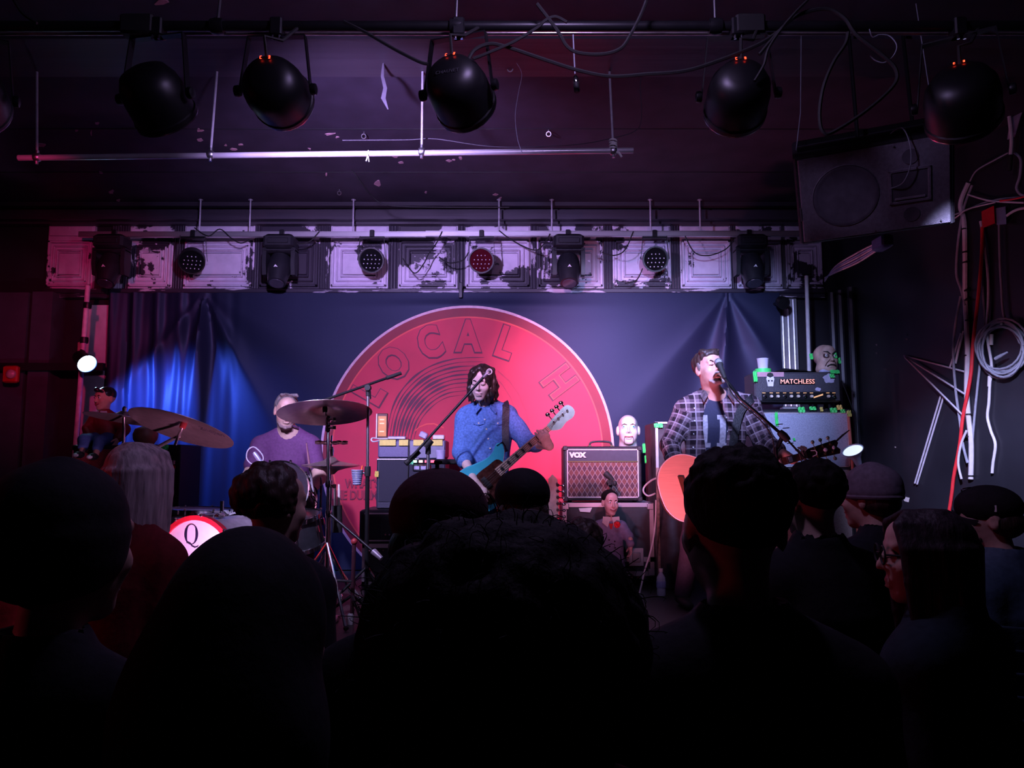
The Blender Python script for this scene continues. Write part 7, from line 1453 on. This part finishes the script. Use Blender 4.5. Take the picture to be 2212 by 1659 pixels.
s.cone(hipc-V(.04, 0, 0), hipc+V(.04, 0, 0), .054, .054, .02); v, f = s.mesh(.006); v[:, 2] = np.where(v[:, 1] > 5.75, np.maximum(v[:, 2], lz1+.001), v[:, 2]); link_mesh('jeans', v, f, M('jeans_blue', (.08, .14, .36), .8, scale=50, bump=.2), t)
for i in (0, 1): MB().ball(an[i]+V(0, -.03, -.015), (.03, .06, .026), 12).build('shoe', rubber, t); MB().ball(an[i]+V(0, -.075, -.018), (.022, .02, .016), 8).build('toe_cap', white_paint, t)
s = Sdf(); s.frame(R, hc); s.ell(np.array((0, .022, .05))*k, np.array((.080, .098, .078))*k, .015); s.ell(np.array((0, -.095, -.018))*k, np.array((.075, .06, .086))*k, .008, -1); s.ell(np.array((0, 0, -.1))*k, np.array((.12, .14, .08))*k, .015, -1); s.chain([np.array((-.05, -.06, .1))*k, np.array((0, -.095, .09))*k, np.array((.055, -.07, .07))*k], [.016, .016, .01], k=.01); s.frame(); s.out('hair', M('doll_hair', (.012, .012, .016), .22), t, .005)
for x in (-1, 1): eye(t, R@np.array((x*.031, -.082, .012))*k+hc, R@np.array((x*.1, -1, .05)), .0105, M('iris_brown', (.06, .03, .02), .3))
brows(t, R, hc, k, hair_black); MB().tube([R@(np.array(p)*k)+hc for p in ((-.03, -.090, -.05), (0, -.106, -.066), (.03, -.090, -.05))], .004, 6).build('lips', M('lip_red', (.35, .08, .1)), t)
oc = at(314, 944, 5.85); oc[2] = rz1+.07
tag(MB().lathe([(.0, -.07), (.06, -.065), (.085, -.03), (.09, .01), (.075, .05), (.03, .07), (0, .072)], V(oc[0], 5.85, oc[2]), (0, 0, 1), 20).build('orange_globe', M('orange_globe', (.35, .13, .09), .5)), 'dull orange globe behind the big left cymbal', 'globe')
# ---------------------------------------------------------------- the audience
def curls(s, c, r, R0, n, rad, seed, zmin=-1.0, front=None, kk=.008):
    rg = np.random.default_rng(seed); i = 0
    while i < n:
        d = rg.normal(size=3); d /= np.linalg.norm(d)
        if d[2] < zmin or (front is not None and d@front > .45 and d[2] < .5): continue
        s.ell(np.asarray(c)+R0@(d*np.asarray(r)), rad*(.7+.6*rg.random()), kk); i += 1
def wisps(c, r, R0, n, L, seed, zmin=-.2):
    rg = np.random.default_rng(seed); mb = MB()
    for _ in range(n):
        d = rg.normal(size=3); d /= np.linalg.norm(d)
        if d[2] < zmin: d[2] = abs(d[2])
        p = np.asarray(c)+R0@(d*np.asarray(r)); o = R0@d; u = unit(rg.normal(size=3)); l = L*(.4+rg.random()); mb.tube([p-o*.012]+[p+o*l*(.6*math.sin(a_))+u*l*.5*(1-math.cos(a_)) for a_ in (.5, 1.0, 1.6, 2.2, 2.8)], [.0006, .0006, .0006, .0005, .0004, .0003], 3)
    return mb
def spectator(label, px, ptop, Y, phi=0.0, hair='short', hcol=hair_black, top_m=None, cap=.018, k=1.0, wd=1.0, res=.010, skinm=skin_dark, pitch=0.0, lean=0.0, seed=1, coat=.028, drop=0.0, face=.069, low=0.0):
    top = at(px, ptop, Y); R = rotm(0, 0, 180-phi)@rotm(pitch, 0, 0); Rb = rotm(0, 0, 180-phi*.45); hc = V(top[0], Y, top[2]-cap-.117*k)
    B = lambda x, y, z: Rb@np.array([x, y, z])
    nk = hc+B(0, .035, -.185*k)+R@np.array([0, .01, 0]); f = Rb@np.array([0, -1, 0])
    H = hc[2]+.117*k; pel = V(nk[0]+lean, nk[1], H*.535); sz = nk[2]-.06-drop
    J = dict(neck=nk, pelvis=pel, fwd=f, w=wd, ground=0.0)
    for q, x in (('l', -1), ('r', 1)):
        sh = V(nk[0], nk[1], sz)+B(x*.165*wd, 0, 0); J['sh'+q] = sh; J['el'+q] = sh+B(x*.05, .03, -.29); J['wr'+q] = sh+B(x*.03, -.10, -.50)
        J['hip'+q] = pel+B(x*.09, 0, -.04); J['kn'+q] = V(0, 0, H*.28)+(pel+B(x*.11, -.02, 0))*V(1, 1, 0); J['an'+q] = V(0, 0, .09)+(pel+B(x*.12, .02, 0))*V(1, 1, 0)
    t = thing('person', (pel[0], pel[1], 0), label, 'person', 'audience watching the stage')
    s = Sdf(); add_head(s, R, hc, k); neck(s, R, hc, nk); torso(s, J, -.012)
    for q, x in (('l', -1), ('r', 1)): arm(s, J, q); leg(s, J, q, -.006); hand(s, J['wr'+q], B(0, -.25, -1), B(-x, 0, 0), x, ((20, 25, 20),)*4)
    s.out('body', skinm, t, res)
    s = Sdf(); torso(s, J, coat-.008, .12)
    for q in 'lr': arm(s, J, q, coat-.012, .93)
    s.cone(nk+V(0, 0, -.01), nk+V(0, 0, .05), .092, .082, .02); s.cone(nk+V(0, 0, .12), nk+V(0, 0, .03), .064, .062, .01, -1)
    jac = s; s.out('jacket', top_m or black_cloth, t, .0115, .005, 28)
    s = Sdf()
    for q in 'lr': leg(s, J, q, .014)
    s.cone(J['hipl'], J['hipr'], .11, .11, .05); s.out('trousers', M('trousers_dark', (.012, .013, .018), .85), t, .016); shoes(t, J, f)
    T_ = lambda *a: R@(np.array(a)*k)+hc
    if hair in ('short', 'beanie', 'cap', 'hood', 'curly', 'long', 'afro'):
        s = Sdf(); s.frame(R, hc); q = lambda c, r, kk=.015, op=1: s.ell(np.array(c)*k, np.array(r)*k, kk, op)
        if hair == 'short':
            q((0, .028, .045), (.080, .102, .084)); q((0, -.10, -.02), (.074, .062, .10), .01, -1); q((0, .02, -.125), (.12, .14, .06), .02, -1); s.frame(); curls(s, T_(0, .03, .05), np.array((.074, .095, .078))*k, R, 130, .012, seed, -.1, np.array([0, -1, 0]), .006)
        elif hair == 'curly':
            q((0, .030, .045), (.082, .104, .088)); q((0, -.10, -.02), (.072, .062, .10), .01, -1); q((0, .02, -.12), (.12, .14, .06), .02, -1); s.frame(); curls(s, T_(0, .03, .045), np.array((.082, .104, .088))*k, R, 190, .0175, seed, -.65, np.array([0, -1, 0]), .005)
        elif hair == 'afro':
            q((0, .03, .005), (.150, .150, .135), .03); q((0, .04, -.09), (.135, .12, .12), .04); q((0, -.15, -.04), (.07, .08, .11), .01, -1); s.frame(); curls(s, T_(0, .03, .0), np.array((.150, .150, .135))*k, R, 520, .020, seed, -.9, np.array([0, -1, 0]), .008)
        elif hair == 'long':
            q((0, .028, .045), (.082, .104, .086)); s.ell(np.array((0, .035, -.09))*k, np.array((.088, .072, .17))*k, .03); s.ell(np.array((0, .045, -.2))*k, np.array((.082, .058, .14))*k, .03); q((0, -face-.066, -.045), (.062, .066, .105), .01, -1)
            for i in range(26):
                a = -2.2+4.4*i/25; s.chain([np.array(p)*k for p in ((.03*math.sin(a), .03+.03*math.cos(a), .118), (.082*math.sin(a), .03+.098*math.cos(a), .03), (.088*math.sin(a)+.004*(i % 3), .035+.085*math.cos(a), -.1), (.086*math.sin(a), .045+.065*math.cos(a), -.20-.02*(i % 4)), (.088*math.sin(a)+.01*math.sin(i*2), .05+.065*math.cos(a), -.27-.018*(i % 5)))], [.010, .013, .013, .011, .004], k=.004)
            for x in (-1, 1):
                for i in range(9):
                    y0 = -.072+.012*i if face > .05 else -.03+.01*i
                    s.chain([np.array(p)*k for p in ((x*.012, y0*.6, .120), (x*.052, y0, .088), (x*.079, y0+.008, .03), (x*.085, y0+.012, -.05), (x*.087, y0+.02+.004*(i % 3), -.15), (x*.090+.006*math.sin(i*3), y0+.022, -.24-.02*(i % 4)))], [.008, .013, .014, .013, .011, .004], k=.005)
            s.frame()
        elif hair == 'beanie':
            q((0, .020, .050), (.091, .112, .092)); q((0, .02, .028), (.094, .114, .045), .012); q((0, .02, -.09-low), (.13, .15, .085), .006, -1); q((0, .02, .125), (.03, .03, .02), .02)
            if low: q((0, .022, -.01), (.090, .110, .07), .03); s.frame()
        elif hair == 'cap':
            q((0, .006, .048), (.086, .114, .080)); q((0, .02, -.072), (.13, .16, .085), .006, -1); s.frame()
        elif hair == 'hood':
            q((0, .030, .02), (.098, .118, .130), .03); q((0, .095, -.055), (.10, .10, .10), .06); q((0, .06, -.12), (.115, .13, .10), .06); q((0, -.20, -.01), (.072, .12, .10), .02, -1); s.frame(); s.cone(nk, nk+V(0, 0, .08), .115, .115, .05)
        nm = {'beanie': 'beanie', 'cap': 'cap_crown', 'hood': 'hood'}.get(hair, 'hair')
        hv, hf = s.mesh(.0075 if hair != 'afro' else .009)
        if hair in ('hood', 'beanie'): hv = wrinkle(hv, hf, .003, 35)
        ho = link_mesh(nm, hv, hf, hcol, t)
        if hair == 'afro': wisps(T_(0, .03, .045 if hair != 'afro' else .0), np.array((.092, .114, .096) if hair == 'curly' else (.165, .165, .15) if hair == 'afro' else (.084, .105, .088))*k, R, 520 if hair == 'afro' else 200, .022 if hair == 'afro' else .016, seed+5).build('hair_wisps', hcol, t, False)['kind'] = 'stuff'
        if hair == 'beanie' and not low: MB().tube([T_(.086*math.cos(a), .02+.106*math.sin(a), .012) for a in np.linspace(0, 2*math.pi, 36, endpoint=False)], .010*k, 8, closed=True).build('cuff', hcol, t)
        if hair in ('cap', 'beanie'):
            s = Sdf(); s.frame(R, hc); s.ell(np.array((0, .045, -.01))*k, np.array((.078, .078, .06))*k, .02); s.ell(np.array((0, -.1, -.03))*k, np.array((.1, .085, .1))*k, .01, -1); s.frame(); s.out('hair', hair_brown, t, .009)
    return dict(t=t, R=R, hc=hc, J=J, k=k, T=T_, jac=jac)
def brim(P, mat, back=False, side=0):
    s_ = 1 if back else -1; T_ = P['T']; rows = []
    for r in (.0, .35, .7, 1.0):
        row = [T_(math.sin(a)*.080*(1-.12*r), .01+s_*(.112+.075*r*math.cos(a*.9))*math.cos(a), .022-.02*r-.018*abs(math.sin(a))*1.2) for a in np.linspace(-1.15, 1.15, 13)]; rows.append([tuple(p) for p in row])
    g2 = [[tuple(np.array(p)+P['R']@np.array([0, 0, -.004])) for p in r][::-1] for r in rows]; MB().grid(rows).grid(g2).build('cap_brim', mat, P['t'])
dk = lambda n, c: M('crowd_'+n, c, .85, scale=40, var=.2, bump=.2, spec=.2)
spectator('person in a dark beanie at the left edge, nearest the camera there', 155, 1003, 1.46, 18, 'beanie', dk('beanie_dark', (.014, .013, .017)), dk('coat_a', (.012, .012, .016)), .02, k=1.19, low=.05)
spectator('person under a dark hood in the left foreground', 560, 1144, 1.16, 16, 'hood', dk('hood', (.012, .012, .016)), dk('hood', (.012, .012, .016)), .03, k=1.12, wd=.95)
_w = spectator('person with long hair lit in streaks and dark red top before the bass drum', 303, 951, 2.75, 14, 'long', hair_mat('hair_lit_streaks', (.45, .34, .36), .5), dk('coat_red', (.16, .012, .02)), .02, wd=.84, res=.008, skinm=skin, seed=3, drop=.035)  # pale tone puts the light on the hair into its colour
P = _w
fl_ = Sdf(); fl_.frame(P['R'], P['hc'])
for i in range(14):
    a = 1.1+.11*i; x0, y0 = -math.sin(a)*.086, .045+math.cos(a)*.06
    fl_.chain([np.array(p) for p in ((x0, y0, -.16), (x0*1.05, y0, -.22), (x0*1.2-.01, y0+.005*(i % 3), -.255-.01*(i % 3)), (x0*1.3-.035, y0+.01*(i % 4), -.262+.012*(i % 4)))], [.012, .012, .009, .003], k=.004)
fl_.frame(); fl_.out('hair_ends', hair_mat('hair_ends', (.42, .22, .2), .5), P['t'], .006)
spectator('person with curly dark hair and visible right ear before the drummer', 598, 1004, 2.5, 36, 'curly', hair_brown, dk('coat_b', (.014, .013, .018)), .02, res=.008, skinm=skin, seed=4)
P = spectator('person in a maroon cap left of the foreground curly head', 952, 1002, 1.55, 8, 'cap', dk('cap_maroon', (.05, .015, .025)), dk('coat_c', (.013, .012, .016)), .02, k=1.12); brim(P, dk('cap_maroon', (.05, .015, .025)), False)
MB().ball(P['T'](0, .02, .138), (.009, .009, .005), 8).build('cap_button', dk('cap_maroon', (.05, .015, .025)), P['t'])
P = spectator('person in a plain black cap right below the bass guitar neck', 1128, 1004, 2.42, -4, 'cap', dk('cap_black', (.014, .013, .015)), dk('coat_d', (.012, .012, .016)), .02, k=1.0); brim(P, dk('cap_black', (.014, .013, .015)))
spectator('person with a huge mass of curly hair in the centre foreground', 1088, 1102, .90, 0, 'afro', hair_black, dk('coat_e', (.010, .010, .013)), .036, k=.92, seed=7)
spectator('small rounded head seen in front of the grey suited doll', 1256, 1117, 3.05, 0, 'short', hair_brown, dk('coat_f', (.013, .012, .016)), .018, k=.98, seed=8)
spectator('tall short-haired person with broad shoulders in the right foreground', 1576, 962, 1.42, -4, 'short', hair_black, dk('coat_g', (.012, .011, .014)), .018, k=1.14, wd=1.12, seed=9)
spectator('person with short wavy dark hair right of the tall foreground person', 1748, 992, 2.5, -18, 'short', hair_black, dk('coat_h', (.012, .011, .014)), .018, k=1.0, res=.009, skinm=skin, seed=10)
spectator('person in a grey beanie and dark coat before the reflector lamp', 1873, 1004, 3.25, -38, 'beanie', dk('beanie_grey', (.20, .17, .21)), dk('coat_i', (.016, .018, .024)), .02, k=1.05, res=.008, skinm=skin, seed=11)
P = spectator('person with glasses and long dark hair in profile at the right', 1990, 1092, 1.95, -78, 'long', hair_mat('hair_plum', (.028, .016, .021), .6), dk('coat_teal', (.014, .024, .032)), .02, k=.94, wd=.9, res=.0075, skinm=skin, seed=12)
g_ = MB()
for x in (-1, 1): g_.torus(P['T'](x*.032, -.108, .010), P['R']@np.array([0, 1., 0]), .022, .0025, 18, 6); g_.tube([P['T'](x*.054, -.105, .013), P['T'](x*.078, -.05, .012), P['T'](x*.082, .01, .008)], .0028, 6)
g_.tube([P['T'](-.011, -.111, .014), P['T'](.011, -.111, .014)], .0025, 6).build('glasses', rubber, P['t']); lashes(P['t'], P['R'], P['hc'], 1.0)
jac = dk('jacket_blue', (.075, .12, .17))
P = spectator('person in a black cap and blue quilted jacket at the right edge', 2128, 1042, 2.9, -66, 'cap', dk('cap_print', (.02, .016, .02)), jac, .02, res=.0075, skinm=skin, seed=13, coat=.036); brim(P, dk('cap_print', (.02, .016, .02)))
for z in range(7): 
    c = P['J']['neck']+V(0, 0, -.16-.075*z); MB().torus(c, (0, 0, 1), .21, .004, 40, 5, (0, 1, 0)).build('quilt_seam', dk('seam', (.04, .07, .10)), P['t'])
text_mb('VENTURA', .016, P['T'](.0, -.092, .06), P['R']@np.array([1., 0, 0]), P['R']@np.array([0, -.3, 1.]), .001) if False else None
MB().box((-.022, -.002, -.012), (.022, .002, .012), .001).xf(P['R']@rotm(0, 0, 70), P['T'](.078, .0, .045)).build('cap_patch', paper, P['t']); MB().box((-.024, -.002, -.003), (.024, .002, .003), .001).xf(P['R'], P['T'](.0, -.088, .05)).build('cap_print', M('cap_lettering', (.2, .17, .2), .6), P['t'])
MB().torus(P['T'](0, -.06, .11), (0, .4, 1), .02, .003, 14, 5).build('cap_loop', chrome, P['t'])
for x in (-1, 1): MB().torus(P['T'](x*.032, -.108, .010), P['R']@np.array([0, 1., 0]), .02, .0022, 16, 6).build('glasses', rubber, P['t'])
s = Sdf(); s.frame(P['R'], P['hc']); s.chain([np.array(p) for p in ((-.052, -.035, -.07), (-.03, -.07, -.1), (0, -.086, -.106), (.03, -.07, -.1), (.052, -.035, -.07))], [.01, .012, .013, .012, .01], k=.01); s.frame(); s.out('beard', hair_brown, P['t'], .006)
spectator('person in a bright red jacket cut off by the left edge', -60, 1000, 2.3, 10, 'short', hair_brown, dk('jacket_bright_red', (.55, .02, .03)), .018, seed=15)
